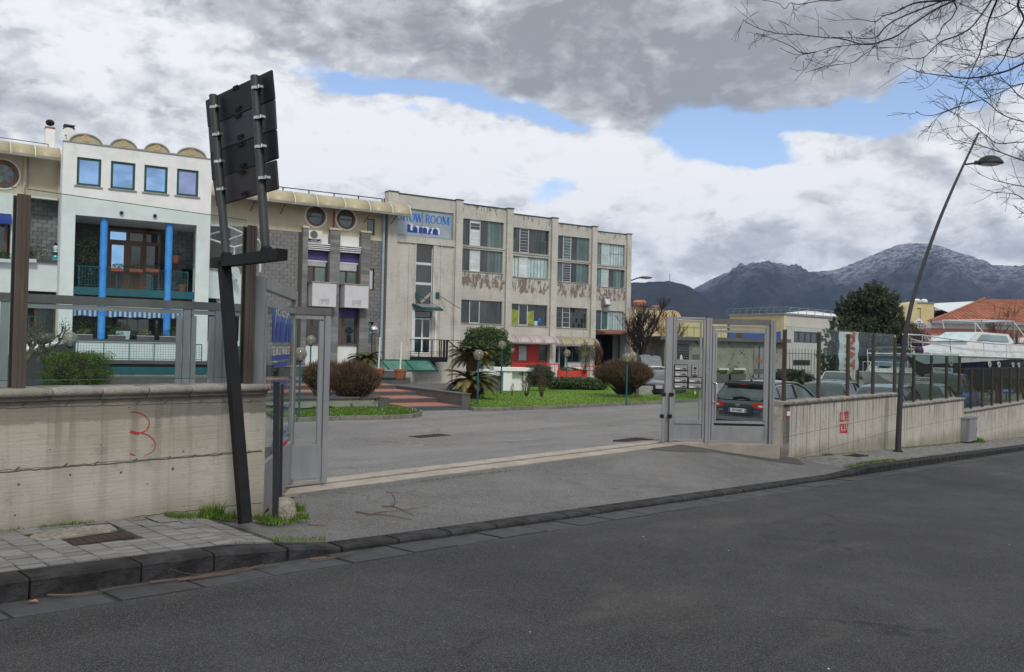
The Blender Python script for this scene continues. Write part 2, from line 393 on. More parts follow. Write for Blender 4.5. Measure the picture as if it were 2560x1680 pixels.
M['grass'] = pmat('winter lawn',(.085,.195,.008),(.13,.23,.012),3.0,rough=.95,bump=.8,bscale=60,c3=(.13,.15,.04),s3=1.2,lo3=.58,hi3=.75)
M['blade'] = pmat('grass blades',(.05,.11,.008),(.095,.16,.015),4,rough=.8,rand=0)
M['leaf_dark'] = pmat('dark green leaf',(.018,.042,.012),(.035,.065,.016),3,rough=.55)
M['leaf_olive'] = pmat('olive green leaf',(.028,.048,.018),(.06,.08,.035),2.2,rough=.6,c3=(.012,.02,.008),s3=1.2,lo3=.55,hi3=.65)
M['leaf_ivy'] = pmat('ivy leaf',(.025,.06,.015),(.05,.10,.022),3,rough=.5,c3=(.10,.10,.04),s3=5,lo3=.62,hi3=.7)
M['leaf_hedge'] = pmat('hedge leaf',(.05,.10,.012),(.11,.15,.03),5,rough=.7,c3=(.02,.04,.01),s3=3,lo3=.5,hi3=.62)
M['leaf_var'] = pmat('variegated leaf',(.06,.09,.03),(.20,.20,.09),9,rough=.7)
M['cycad'] = pmat('cycad frond',(.03,.045,.008),(.09,.09,.015),2.5,rough=.55)
M['cycad_y'] = pmat('yellowed cycad frond',(.16,.13,.03),(.30,.22,.08),3,rough=.6)
M['bark'] = pmat('bark',(.05,.04,.03),(.08,.066,.05),8,rough=.95)
M['bark_dark'] = pmat('dark wet bark',(.022,.017,.016),(.035,.027,.025),8,rough=.9)
M['twig'] = pmat('brown twig',(.14,.085,.045),(.06,.038,.02),5,rough=.9)
M['twig_pale'] = pmat('pale dry twig',(.13,.085,.055),(.08,.05,.035),5,rough=.9)
M['lichen_bark'] = pmat('lichened bark',(.16,.14,.09),(.07,.055,.035),14,rough=.95)
M['yellow_wall'] = pmat('yellow render',(.60,.51,.27),(.55,.46,.24),1,rough=.9)
M['ochre_wall'] = pmat('ochre render',(.56,.44,.25),(.51,.40,.22),.5,rough=.9)
M['blue_wall'] = pmat('blue render',(.08,.16,.46),None,1,rough=.9)
M['pale_wall'] = pmat('pale beige render',(.52,.51,.46),(.47,.46,.42),.5,rough=.9)
M['roof_white'] = pmat('white sheet roof',(.68,.71,.71),(.62,.65,.65),.4,rough=.5)
M['hut'] = pmat('mould stained concrete',(.27,.27,.22),(.21,.215,.17),1.5,rough=.95,c3=(.045,.045,.035),s3=2.2,lo3=.54,hi3=.66,stretch=(1,1,.7))
M['rust_iron'] = pmat('rusty iron railing',(.11,.05,.035),(.07,.035,.028),5,rough=.8)
M['pink_wall'] = pmat('pink render',(.55,.25,.20),(.5,.22,.18),1,rough=.9)
M['gelcoat'] = pmat('white gelcoat',(.55,.58,.57),(.46,.50,.48),2,rough=.3,c3=(.32,.36,.34),s3=2)
M['navy'] = pmat('navy hull paint',(.010,.012,.03),(.014,.016,.038),2,rough=.2)
M['antifoul'] = pmat('faded bottom paint',(.02,.03,.028),(.03,.042,.038),2,rough=.6)
M['gloss_dark'] = pmat('car window glass',(.016,.026,.028),(.03,.045,.047),2,rough=.03,spec=1.0)
M['chrome'] = pmat('chrome',(.75,.75,.77),None,3,rough=.12,metal=1)
M['alloy'] = pmat('wheel alloy',(.35,.35,.36),None,3,rough=.3,metal=.8)
M['tyre'] = pmat('tyre rubber',(.014,.014,.014),(.03,.03,.03),5,rough=.85)
M['lamp_red'] = pmat('red lens',(.50,.010,.012),(.40,.008,.01),20,rough=.12,coat=.8)
M['lamp_clear'] = pmat('clear lens',(.62,.64,.64),(.45,.47,.47),30,rough=.1,coat=.8)
M['plate_white'] = pmat('plate white',(.68,.69,.68),None,5,rough=.35)
M['plate_blue'] = pmat('plate blue',(.01,.07,.42),None,5,rough=.35)
M['ink'] = pmat('black lettering',(.012,.012,.012),None,5,rough=.6)
M['text_blue'] = pmat('blue lettering',(.005,.13,.50),(.01,.15,.55),6,rough=.4)
M['logo_blue'] = pmat('deep blue lettering',(.004,.035,.26),(.006,.045,.30),6,rough=.4)
M['logo_lblue'] = pmat('mid blue lettering',(.008,.12,.50),None,6,rough=.4)
M['text_white'] = pmat('white lettering',(.74,.75,.77),None,6,rough=.5)
M['text_red'] = pmat('red lettering',(.45,.02,.04),None,6,rough=.5)
M['graffiti'] = pmat('red spray paint',(.36,.012,.018),(.42,.03,.035),12,rough=.7)
M['glass_fence'] = glassmat('greenish safety glass',(.80,.895,.885),.03)
M['glass_gate'] = glassmat('clear gate glass',(.92,.96,.94),.03)
M['glass_dark'] = glassmat('smoked green glass',(.42,.52,.48),.03)
M['mesh_grey'] = pmat('iron grille',(.03,.035,.035),None,5,rough=.7)
M['globe'] = pmat('smoked acrylic globe',(.20,.19,.15),(.15,.145,.115),3,rough=.12,coat=.6)
M['manhole'] = pmat('rusty manhole cover',(.055,.038,.030),(.035,.026,.022),12,rough=.8,bump=.8,bscale=60)
M['tarp'] = pmat('grey tarpaulin',(.16,.18,.19),(.12,.135,.14),4,rough=.6,bump=.8,bscale=6)
M['moss'] = pmat('moss',(.06,.09,.015),(.10,.11,.03),10,rough=1,bump=1,bscale=60)
M['orange'] = pmat('orange tank',(.42,.15,.08),None,5,rough=.5)
M['globe'] = pmat('smoked acrylic globe',(.27,.25,.19),(.21,.195,.15),3,rough=.10,spec=.6); M['globe'].node_tree.nodes['Principled BSDF'].inputs['Alpha'].default_value = .62
M['worn_line'] = pmat('worn road marking',(.36,.355,.34),(.24,.235,.22),14,rough=.9)
def asphalt(name,dark,light,stone,patch=(.10,.095,.085),pscale=.35,pamt=.6,speck=220,stained=0.0,rough=.9,crack=.5):
 m = bpy.data.materials.new(name); m.use_nodes = True; t = NT(m.node_tree); b = t.n['Principled BSDF']
 co = t.node('ShaderNodeTexCoord').outputs['Object']
 big = t.noise(co,pscale,5,.6)
 mid = t.noise(co,pscale * 7,6,.65)
 c = t.mix(t.ramp(t.math('ADD',t.math('MULTIPLY',big,.6),t.math('MULTIPLY',mid,.4)),.38,.62),dark,light)
 st = t.noise(t.scalev(co,(.45,1.3,1)),.8,7,.6,.6)
 ln = t.noise(t.scalev(co,(.06,1,1)),.9,3,.5)
 c = t.mix(t.math('MULTIPLY',t.ramp(ln,.50,.62),.45),c,tuple(q * .72 for q in dark))
 c = t.mix(t.math('MULTIPLY',t.ramp(st,.55,.72),pamt),c,patch)
 v = t.node('ShaderNodeTexVoronoi'); t.l.new(co,v.inputs['Vector']); v.inputs['Scale'].default_value = speck
 sp_ = t.node('ShaderNodeSeparateColor'); t.l.new(v.outputs['Color'],sp_.inputs[0])
 c = t.mix(t.math('MULTIPLY',t.ramp(sp_.outputs[0],.70,.95),.75),c,stone)
 c = t.mix(t.math('MULTIPLY',t.ramp(sp_.outputs[1],.60,.95),.7),c,tuple(q * .35 for q in dark))
 fl = t.node('ShaderNodeTexVoronoi'); t.l.new(co,fl.inputs['Vector']); fl.inputs['Scale'].default_value = 5.5
 if crack:
  ck = t.node('ShaderNodeTexVoronoi',feature='DISTANCE_TO_EDGE')
  wv = t.node('ShaderNodeVectorMath',operation='ADD')
  nz = t.node('ShaderNodeTexNoise'); t.l.new(co,nz.inputs['Vector']); nz.inputs['Scale'].default_value = 1.6; nz.inputs['Detail'].default_value = 6
  t.l.new(co,wv.inputs[0]); t.l.new(nz.outputs['Color'],wv.inputs[1]); t.l.new(wv.outputs[0],ck.inputs['Vector']); ck.inputs['Scale'].default_value = .32
  line = t.math('MULTIPLY',t.ramp(ck.outputs[0],.0,.012,1,0),t.ramp(t.noise(co,.5,2),.52,.6))
  c = t.mix(t.math('MULTIPLY',line,crack),c,tuple(q * .3 for q in dark))
 t.l.new(c,b.inputs['Base Color']); b.inputs['Roughness'].default_value = rough; b.inputs['Specular IOR Level'].default_value = .35
 bn = t.node('ShaderNodeBump'); bn.inputs['Strength'].default_value = .8; bn.inputs['Distance'].default_value = .006
 h = t.math('ADD',v.outputs['Distance'],t.math('MULTIPLY',t.noise(co,speck * .35,3),.6))
 t.l.new(h,bn.inputs['Height']); t.l.new(bn.outputs[0],b.inputs['Normal'])
 return m
M['road'] = asphalt('road asphalt',(.030,.030,.033),(.060,.060,.062),(.17,.17,.165),patch=(.090,.085,.078),pscale=.28,pamt=.75,speck=230)
M['apron'] = asphalt('driveway asphalt',(.115,.112,.110),(.175,.170,.165),(.30,.295,.28),patch=(.085,.08,.072),pscale=.5,pamt=.45,speck=130,crack=.4)
M['lot'] = asphalt('car park asphalt',(.165,.160,.155),(.225,.22,.212),(.36,.35,.34),patch=(.15,.14,.132),pscale=.16,pamt=.5,speck=90)
def wallmat(name,base,base2,stain,dark,h_top,joints=(),seams=None,rust=.0,streak=1.0):
 """board-marked cast concrete; local z runs down from the coping (z=0 at the top)"""
 m = bpy.data.materials.new(name); m.use_nodes = True; t = NT(m.node_tree); b = t.n['Principled BSDF']
 co = t.node('ShaderNodeTexCoord').outputs['Object']; x,y,z = t.sep(co)
 c = t.mix(t.ramp(t.noise(co,1.6,8,.65),.35,.68),base,base2)
 boards = t.noise(t.scalev(co,(1.2,1,22)),2.2,4,.6)
 c = t.mix(t.math('MULTIPLY',t.ramp(boards,.52,.70),.40),c,tuple(q * .72 for q in base))
 run = t.noise(t.scalev(co,(9,3,.35)),1.0,6,.6)
 c = t.mix(t.math('MULTIPLY',t.math('MULTIPLY',t.ramp(run,.50,.64),t.ramp(z,-.75,-.05,.2,1)),.75 * streak),c,dark)
 wob = t.math('ADD',z,t.math('MULTIPLY',t.math('SUBTRACT',t.noise(t.scalev(co,(3,1,1)),3,5),.5),.05))
 c = t.mix(t.math('MULTIPLY',t.ramp(wob,-h_top - .015,-h_top + .01,0,1),.72),c,stain)
 spots = t.node('ShaderNodeTexVoronoi'); t.l.new(co,spots.inputs['Vector']); spots.inputs['Scale'].default_value = 3.1
 c = t.mix(t.math('MULTIPLY',t.ramp(spots.outputs['Distance'],.015,.05,1,0),.8),c,tuple(q * .5 for q in dark))
 pits = t.node('ShaderNodeTexVoronoi'); t.l.new(co,pits.inputs['Vector']); pits.inputs['Scale'].default_value = 14
 c = t.mix(t.math('MULTIPLY',t.math('MULTIPLY',t.ramp(pits.outputs['Distance'],.03,.10,1,0),t.ramp(t.noise(co,2),.5,.6)),.6),c,dark)
 blot = t.noise(co,4.5,8,.72)
 c = t.mix(t.math('MULTIPLY',t.ramp(blot,.54,.70),.45),c,dark)
 warm = t.noise(t.scalev(co,(1,1,1.6)),.9,4)
 c = t.mix(t.math('MULTIPLY',t.ramp(warm,.50,.72),.40),c,(.34,.285,.20))
 foot = t.math('ADD',z,t.math('MULTIPLY',t.noise(co,2.5,6),.35))
 c = t.mix(t.math('MULTIPLY',t.ramp(foot,-1.0,-.62,1,0),.55),c,(.12,.115,.06))
 t.l.new(c,b.inputs['Base Color']); b.inputs['Roughness'].default_value = .92
 bn = t.node('ShaderNodeBump'); bn.inputs['Strength'].default_value = .5; bn.inputs['Distance'].default_value = .012
 h = t.math('ADD',t.math('MULTIPLY',boards,.8),t.math('MULTIPLY',t.noise(co,60,5,.7),.6))
 h = t.math('SUBTRACT',h,t.math('MULTIPLY',t.ramp(pits.outputs['Distance'],.03,.10,1,0),.5))
 t.l.new(h,bn.inputs['Height']); t.l.new(bn.outputs[0],b.inputs['Normal'])
 return m
M['wall_left'] = wallmat('board marked concrete',(.45,.42,.365),(.355,.33,.28),(.12,.112,.098),(.11,.10,.085),.255)
M['wall_right'] = wallmat('streaked cast concrete',(.47,.445,.39),(.385,.36,.31),(.15,.14,.12),(.06,.057,.05),.10,streak=1.33)
def facademat(peel=True):
 """off-white paint on concrete, flaking to brown in bands below the upper windows; local z = height"""
 m = bpy.data.materials.new('flaking painted concrete'); m.use_nodes = True; t = NT(m.node_tree); b = t.n['Principled BSDF']
 co = t.node('ShaderNodeTexCoord').outputs['Object']; x,y,z = t.sep(co)
 c = t.mix(t.ramp(t.noise(co,.6,6,.6),.35,.65),(.53,.515,.47),(.45,.435,.395))
 c = t.mix(t.math('MULTIPLY',t.ramp(t.noise(t.scalev(co,(1,1,14)),1.0,4),.5,.7),.35),c,(.30,.295,.265))
 c = t.mix(t.math('MULTIPLY',t.ramp(t.noise(t.scalev(co,(3,3,.5)),1.2,8,.7),.52,.70),.55),c,(.24,.225,.19))
 pe = t.noise(t.scalev(co,(2.6,2.6,.95)),1.5,10,.75,.25)
 band = t.math('ADD',t.math('MULTIPLY',t.ramp(t.math('ABSOLUTE',t.math('SUBTRACT',z,5.95)),.35,.75,1,0),.165),
                  t.math('MULTIPLY',t.ramp(z,10.0,10.9,0,1),.13))
 if not peel: band = 0.0
 f = t.ramp(t.math('ADD',pe,band),.64,.69)
 c = t.mix(t.math('MULTIPLY',f,.85),c,(.15,.105,.08))
 f2 = t.ramp(t.math('ADD',t.noise(co,6.5,8,.75),t.math('MULTIPLY',band,.2)),.64,.70)
 c = t.mix(t.math('MULTIPLY',f2,.7),c,(.17,.13,.10))
 t.l.new(c,b.inputs['Base Color']); b.inputs['Roughness'].default_value = .9
 bn = t.node('ShaderNodeBump'); bn.inputs['Strength'].default_value = .6; bn.inputs['Distance'].default_value = .02
 t.l.new(t.math('SUBTRACT',t.noise(t.scalev(co,(1,1,3)),9,6),f),bn.inputs['Height']); t.l.new(bn.outputs[0],b.inputs['Normal'])
 return m
M['facade'] = facademat(); M['facade2'] = facademat(False)
S = Frame((-2.54,9.8,0),math.atan2(.745,.667))
def ab(x,y):
 q = Vector((x,y,0)) - S.o; return q.dot(S.x),q.dot(S.y)
KB = -3.09                                   # kerb face
WB = -1.72                                   # street walls
def z_road(a): return .08 - .045 * (max(min(a,60),-30) + 3.99)
def kerb_h(a):
 if a < -2.4: return .12
 if a < -1.5: return .12 - .085 * (a + 2.4) / .9
 if a < 8.8: return .035
 if a < 10.6: return .035 + .085 * (a - 8.8) / 1.8
 return .12
def z_pave(a,b): return z_road(a) + kerb_h(a) + .02 * (b - KB)
def z_track(a): return -.10 - .0055 * max(0,min(a,8.3))
def z_lot(x,y):
 a,b = ab(x,y)
 zg = max(9.8,min(16.0,9.8 + (x + 2.54) * 1.10))
 t_ = (y - zg) / 9.5
 t_ = max(0.0,min(1.0,t_)); t_ = t_ * t_ * (3 - 2 * t_) * .5 + t_ * .5
 if a > 8.3: t_ = max(t_,min(1,(a - 8.3) / 6))
 return -.115 - .665 * t_ - (.06 if y > 60 else .06 * max(0,(y - 20) / 40))
def sheet(name,mat,fz,ra,rb,na,nb,F=S,**kw):
 """ground sheet in frame F: a from ra0..ra1, b from rb0..rb1, height fz(a,b)"""
 me_v = []; me_f = []
 for i in range(na + 1):
  for j in range(nb + 1):
   a = ra[0] + (ra[1] - ra[0]) * i / na
   b0,b1 = (rb[0](a) if callable(rb[0]) else rb[0]),(rb[1](a) if callable(rb[1]) else rb[1])
   b = b0 + (b1 - b0) * j / nb
   me_v.append((a,b,fz(a,b)))
 for i in range(na):
  for j in range(nb):
   k = i * (nb + 1) + j; me_f.append((k,k + nb + 1,k + nb + 2,k + 1))
 mb = MB(); mb.v = me_v; mb.f = me_f; mb.m = [0] * len(me_f)
 o = mb.build(name,mat,smooth=80); o.location = (F.o.x,F.o.y,0); o.rotation_euler = (0,0,F.a)
 for k,v in kw.items(): o[k] = v
 return o
def sloped(name,cat_): pass
def f_road(a,b): return z_road(a) + .02 * min(1.8,max(0,KB - b)) * .6 - (.0 if b > KB - .5 else 0)
struct(sheet('road',M['road'],f_road,(-26,70),(-13.0,KB - .36),96,22))
struct(sheet('ground',M['soil'],lambda a,b: -2.6,(-3400,3400),(-3300,3400),10,10,F=Frame((0,0,0),0)))
struct(sheet('opposite_pavement',M['apron'],lambda a,b: z_road(a) + .16,(-26,60),(-20,-13.0),60,2))
# car park: grid in world axes
def grid_world(name,mat,x0,x1,y0,y1,nx,ny,fz,keep=None,drop=0.0):
 vs = [(x0 + (x1 - x0) * i / nx,y0 + (y1 - y0) * j / ny) for i in range(nx + 1) for j in range(ny + 1)]
 mb = MB(); mb.v = [(x,y,fz(x,y) + drop) for x,y in vs]
 for i in range(nx):
  for j in range(ny):
   k = i * (ny + 1) + j; f = (k,k + ny + 1,k + ny + 2,k + 1)
   if keep is None or all(keep(*vs[q]) for q in f): mb.f.append(f); mb.m.append(0)
 return mb.build(name,mat,smooth=80)
# the part beside the track follows the track line exactly
def f_lotstrip(a,b):
 p = S.w(a,b); return z_lot(p.x,p.y) if b > .35 else z_track(a) * (1 - max(0,b - .28) / .4) + z_lot(p.x,p.y) * max(0,b - .28) / .4
lotm = sheet('car_park',M['lot'],lambda a,b: z_lot(*S.w(a,b)[:2]),(-34,78),(.28,60),112,70)
struct(lotm)
# driveway apron between the kerb and the gate track
def f_apron(a,b):
 e = z_road(a) + kerb_h(a) - .004
 tr = z_track(a) - .006
 if a > 8.3: tr = tr - .10 * min(1,(a - 8.3) / .8)
 if a < 0: tr = z_pave(a,-1.7) * min(1,-a / 1.6) + z_track(0) * (1 - min(1,-a / 1.6))
 t_ = max(0,min(1,(b - KB - .22) / (-.28 - KB - .22)))
 bump_ = .02 * math.sin(a * .9) * math.sin(t_ * PI)
 return e * (1 - t_) + tr * t_ + bump_
def apron_top(a):
 if a < 0: return -.30 - 1.35 * min(1,-a / 1.5)
 if a > 8.2: return -.30 - min(1.5,(a - 8.2) * 1.5)
 return -.28
struct(sheet('driveway',M['apron'],f_apron,(-1.95,9.75),(KB + .22,apron_top),60,20))
def f_patch(a,b):
 return f_apron(a,min(b,apron_top(a))) + .006
M['apron_dark'] = asphalt('patched asphalt',(.075,.072,.070),(.10,.095,.092),(.2,.19,.18),pscale=.8,pamt=.2,speck=150,crack=0)
struct(sheet('asphalt_patch',M['apron_dark'],f_patch,(7.0,9.7),(lambda a: apron_top(a) - .02 - .75 * math.sin(PI * min(1,(a - 7.0) / 2.75)) ** .8,lambda a: apron_top(a)),24,6))
# pavement beds
def tiles(a0,a1,name_bed,n_parts,first_a_near=True):
 bed = sheet(name_bed,M['bedding'],lambda a,b: z_pave(a,b) - .006,(a0,a1),(KB + .21,WB + .02),max(8,int((a1 - a0) * 2)),4); struct(bed)
 L,Wd = .158,.0865
 mb = MB(); g = .0045
 mb.box(g,L - g,g,Wd - g,-.03,0); me = mb.mesh('paving_tile',M['tile'])
 cells = []
 na = int((a1 - a0) / L)
 for i in range(na):
  for j in range(15):
   a,b = a0 + i * L + .01,KB + .225 + j * Wd
   if name_bed == 'pavement' and (-5.02 < a + L * .5 < -4.1) and j >= 4 and False: continue
   cells.append((a,b))
 cells.sort(key=lambda q: abs(S.w(q[0],q[1]).y) + abs(S.w(q[0],q[1]).x) * .2)
 rest = MB(); cnt = 0
 for a,b in cells:
  z = z_pave(a + L / 2,b + Wd / 2) + R.uniform(-.003,.004)
  if any(h[0] < a + L / 2 < h[1] and h[2] < b + Wd / 2 < h[3] for h in HOLES): continue
  sl = math.atan((z_pave(a + 1e-2,b) - z_pave(a - 1e-2,b)) / .02)
  if cnt < n_parts and S.w(a,b).y > 3.9:
   inst('paving_tile',me,bed,(a,b,z + L / 2 * -math.tan(sl) * 1.0),(.02 + R.uniform(-.012,.012),-sl + R.uniform(-.010,.010),R.uniform(-.012,.012))); cnt += 1
  else:
   dz0 = -L / 2 * math.tan(sl)
   rest.add([(a + g,b + g,z + dz0),(a + L - g,b + g,z - dz0),(a + L - g,b + Wd - g,z - dz0 + .004),(a + g,b + Wd - g,z + dz0 + .004)],[(0,1,2,3)])
 if rest.v: rest.build('paving_tiles',M['tile'],bed,kind='stuff')
 return bed
mh = S.loc(gz(245,1342,.19)); HOLES = [(mh[0] - .22,mh[0] + .22,mh[1] - .11,mh[1] + .11),(mh[0] - .35,mh[0] + .22,mh[1] + .11,mh[1] + .4)]
mh2 = S.loc(gz(2140,1152,-.62)); HOLES.append((mh2[0] - .3,mh2[0] + .3,mh2[1] - .15,mh2[1] + .15))
bed1 = tiles(-9.0,-1.95,'pavement',290)
bed2 = tiles(9.75,44.0,'pavement',280)
# kerb stones and gutter stones
def stones(a0,a1,inner):
 a = a0; k = 0
 while a < a1:
  L = R.uniform(.46,.66)
  g = R.choice([.008,.008,.02])
  z = z_road(a + L / 2); h = kerb_h(a + L / 2)
  h0,h1 = kerb_h(a),kerb_h(a + L)
  sl = -.045
  if inner:
   mb = MB(); n = 6
   vs = []; fs = []
   for i in range(n + 1):
    x = g + (L - 2 * g) * i / n; hh = (h0 + (h1 - h0) * i / n)
    zz = sl * x
    j1,j2,j3 = R.uniform(-.010,.008),R.uniform(-.006,.005),R.uniform(-.007,.007)
    vs += [(x,j3 + .005,zz - .1),(x,j1,zz + hh - .018),(x,.020 + j2,zz + hh - .001),(x,.205,zz + hh + .003),(x,.21,zz - .1)]
   for i in range(n):
    for j in range(4): p = i * 5 + j; fs.append((p,p + 5,p + 6,p + 1))
   fs += [(0,1,2,3,4),tuple(n * 5 + q for q in (4,3,2,1,0))]
   mb.add(vs,fs)
   o = mb.build('kerb_stone',M['kerb'],KERB)
   o.location = (a,KB,z_road(a))
  else:
   mb = MB(); y0 = -.36 + R.uniform(-.015,.015)
   zz = lambda x: sl * x
   vs = [(g,y0,.004),(L - g,y0 + R.uniform(-.02,.02),.004 + zz(L)),(L - g,-.006,zz(L) - .008),(g,-.006,-.008),(g,y0,-.06),(L - g,y0,-.06 + zz(L)),(L - g,0,-.06 + zz(L)),(g,0,-.06)]
   mb.add(vs,[(0,1,2,3),(0,4,5,1),(1,5,6,2),(2,6,7,3),(3,7,4,0)])
   o = mb.build('gutter_stone',M['gutter'],GUTT); o.location = (a + .1,KB,z_road(a + .1) + R.uniform(.0,.008))
  a += L; k += 1
KERB = sheet('kerb',M['bedding'],lambda a,b: z_road(a) + kerb_h(a) - .02,(-9,40),(KB + .02,KB + .22),98,1); struct(KERB)
GUTT = sheet('gutter',M['bedding'],lambda a,b: z_road(a) - .007,(-9,40),(KB - .38,KB + .01),98,1); struct(GUTT)
stones(-9,34,True); stones(-9,34,False)
def seam(a0,a1,b,n,w,h,mat,fz,seed=1):
 rr = random.Random(seed); vs = []
 for _ in range(n):
  a = rr.uniform(a0,a1); bb = b + rr.gauss(0,w); z = fz(a,bb)
  s_ = rr.uniform(.4,1) * h; th = rr.uniform(0,PI); dx,dy = math.cos(th) * min(.012,s_ * .10),math.sin(th) * min(.012,s_ * .10)
  lx,ly = rr.uniform(-.5,.5) * s_,rr.uniform(-.5,.5) * s_
  vs += [(a - dx,bb - dy,z - .005),(a + dx,bb + dy,z - .005),(a + lx,bb + ly,z + s_ * rr.uniform(.3,1))]
 return vs
def weeds(name,specs,mat,fz):
 vs = []
 for i,(a0,a1,b,n,w,h) in enumerate(specs): vs += seam(a0,a1,b,n,w,h,mat,fz,11 + i)
 o = bpy.data.objects.new(name,npmesh(name,vs,None,mat,3)); C.objects.link(o)
 o.location = (S.o.x,S.o.y,0); o.rotation_euler = (0,0,S.a); o['kind'] = 'stuff'; o['label'] = 'green weeds and grass at the foot of the walls'
 return o
zp = lambda a,b: z_pave(a,b)
def zroadk(a,b): return z_road(a)
weeds('weeds',[(-3.3,-2.9,WB - .03,260,.03,.05),(-3.9,-3.4,WB - .03,120,.03,.04),(-2.35,-1.7,WB - .06,800,.045,.075),(-2.02,-1.86,WB - .05,240,.025,.16),(-6,-2.2,WB - .02,500,.02,.035),
    (-1.6,-1.15,WB - .22,1000,.07,.08),(-1.15,-.95,WB + .12,400,.06,.10),(10.0,14.5,WB - .05,700,.03,.05),(11.3,11.8,WB - .06,150,.04,.09),(16.0,22,WB - .05,1400,.05,.07),(22.7,23.6,WB - .12,800,.09,.20),
    (9.8,12.5,KB + .28,1300,.05,.06),(12.5,20,KB + .25,600,.04,.05),(-8,-2,KB + .23,160,.02,.025),(-2.0,-1.5,KB + .3,200,.05,.05)],M['blade'],zp)
moss = weeds('moss',[(-8,12,KB - .02,5200,.016,.016),(-8,30,KB - .24,1500,.05,.012),(0,8,-.62,500,.05,.015),(1.4,3.2,-.60,700,.03,.03),(9,30,KB - .02,2500,.02,.02)],M['moss'],lambda a,b: z_road(a) if b < KB + .1 else f_apron(a,b))
moss['label'] = 'moss and dry debris along the kerb foot'
mb = MB()
n = 34
def strip(mb,b0,b1,dz,a0=-.55,a1=8.35,rag=0.0,thick=.04):
 rr = random.Random(5); prev = None; vs = []; fs = []
 for i in range(n + 1):
  a = a0 + (a1 - a0) * i / n; z = z_track(a) + dz
  o_ = rr.uniform(-rag,rag)
  vs += [(a,b0 + o_,z),(a,b1,z),(a,b0 + o_,z - thick),(a,b1,z - thick)]
 for i in range(n):
  k = i * 4; fs += [(k,k + 4,k + 5,k + 1),(k + 2,k + 6,k + 4,k),(k + 1,k + 5,k + 7,k + 3)]
 mb.add(vs,fs)
TRK = thing('gate_track','rusty steel sliding gate track set in pale concrete strips','gate track',(S.o.x,S.o.y,0),S.a)
M['strip'] = pmat('pale worn concrete strip',(.38,.34,.285),(.30,.265,.22),3,rough=.9,bump=.6,bscale=70,c3=(.18,.15,.12),s3=4,lo3=.58,hi3=.75)
s1 = MB(); strip(s1,-.36,-.04,.004,rag=.015); s1.build('concrete_strip',M['strip'],TRK)
s2 = MB(); strip(s2,.34,.05,.004,rag=.012); s2.build('concrete_strip',M['strip'],TRK)
s3 = MB(); strip(s3,-.040,.05,-.030); s3.build('track_bed',M['black_soft'],TRK)
s4 = MB(); strip(s4,-.010,.016,-.004); s4.build('rail',M['manhole'],TRK)
def coping_profile(w):          # (y,z) from front to back, z=0 at the coping's underside
 return [(-.03,.028),(-.036,.036),(-.026,.042),(-.026,.052),(-.052,.058),(-.066,.072),(-.066,.092),(-.055,.108),(-.04,.115),(w + .05,.118),(w + .07,.10),(w + .07,.05),(w + .03,.028)]
def street_wall(a0,a1,b,ztop,zb0,zb1,mat,label,cop_l,thick=.30,cop=True,flatcop=False):
 L = a1 - a0; o = S.w(a0,b); F = Frame((o.x,o.y,ztop),S.a)
 T = fthing(F,'street_wall',label,'wall')
 m = MB(); h0 = zb0 - ztop - .25; h1 = zb1 - ztop - .25; ct = -.118 + .028 if not flatcop else -.05
 nx = max(2,int(L / .5))
 for side,y in ((0,0.0),(1,thick)):
  pass
 vs = []; fs = []
 for i in range(nx + 1):
  x = L * i / nx; h = h0 + (h1 - h0) * i / nx
  vs += [(x,0,h),(x,0,ct),(x,thick,ct),(x,thick,h)]
 for i in range(nx):
  k = i * 4; fs += [(k,k + 4,k + 5,k + 1),(k + 1,k + 5,k + 6,k + 2),(k + 2,k + 6,k + 7,k + 3)]
 fs += [(0,1,2,3),(nx * 4 + 3,nx * 4 + 2,nx * 4 + 1,nx * 4)]
 m.add(vs,fs); m.build('wall_body',mat,T)
 pr = coping_profile(thick) if not flatcop else [(-.04,0),(-.05,.02),(-.045,.045),(-.02,.052),(thick + .03,.052),(thick + .05,.02),(thick + .03,0)]
 x = 0; 
 me_c = {}
 while x < L - .01:
  l = min(cop_l,L - x)
  if l not in me_c:
   c_ = MB(); c_.prism([(p[0],p[1]) for p in pr],'x',.003,l - .003); me_c[l] = c_.mesh('coping_stone',M['coping'],smooth=50)
  inst('coping_stone',me_c[l],T,(x,R.uniform(-.004,.004),ct - (.028 if not flatcop else 0) + R.uniform(0,.003)))
  x += l
 return T,F
WL,FWL = street_wall(-9.0,-1.42,WB,EYE - .386,.35,.02,M['wall_left'],'long board-marked concrete wall on the left with moulded coping and a red 3',.36)
WL_TOP = EYE - .386
def crack(mb,pts,w,y=-.0015):
 P_ = [(x,z) for x,z in pts]
 for i in range(len(P_) - 1):
  (xa,za),(xb,zb) = P_[i],P_[i + 1]
  d = math.hypot(xb - xa,zb - za) or 1; nx,nz = -(zb - za) / d * w / 2,(xb - xa) / d * w / 2
  mb.add([(xa - nx,y,za - nz),(xb - nx,y,zb - nz),(xb + nx,y,zb + nz),(xa + nx,y,za + nz)],[(0,1,2,3)])
def wobble(x0,z0,x1,z1,n,amp,rr):
 return [(x0 + (x1 - x0) * i / n,z0 + (z1 - z0) * i / n + (rr.uniform(-amp,amp) if 0 < i < n else 0)) for i in range(n + 1)]
rr = random.Random(3); m = MB()
def wl(px,py): return FWL.sz(px,py,0.0)
pa,pb,pc_,pd = wl(0,1175),wl(655,1128),wl(0,1012),wl(655,1003)
crack(m,wobble(pa[0] - 3,pa[1] + .0,pb[0],pb[1],120,.004,rr),.009)
crack(m,wobble(pa[0] - 3,pa[1] + .012,pb[0],pb[1] + .01,120,.005,rr),.004)
crack(m,wobble(pc_[0] - 3,pc_[1],pd[0],pd[1],120,.004,rr),.006)
e0,e1 = wl(335,1292),wl(655,1256)
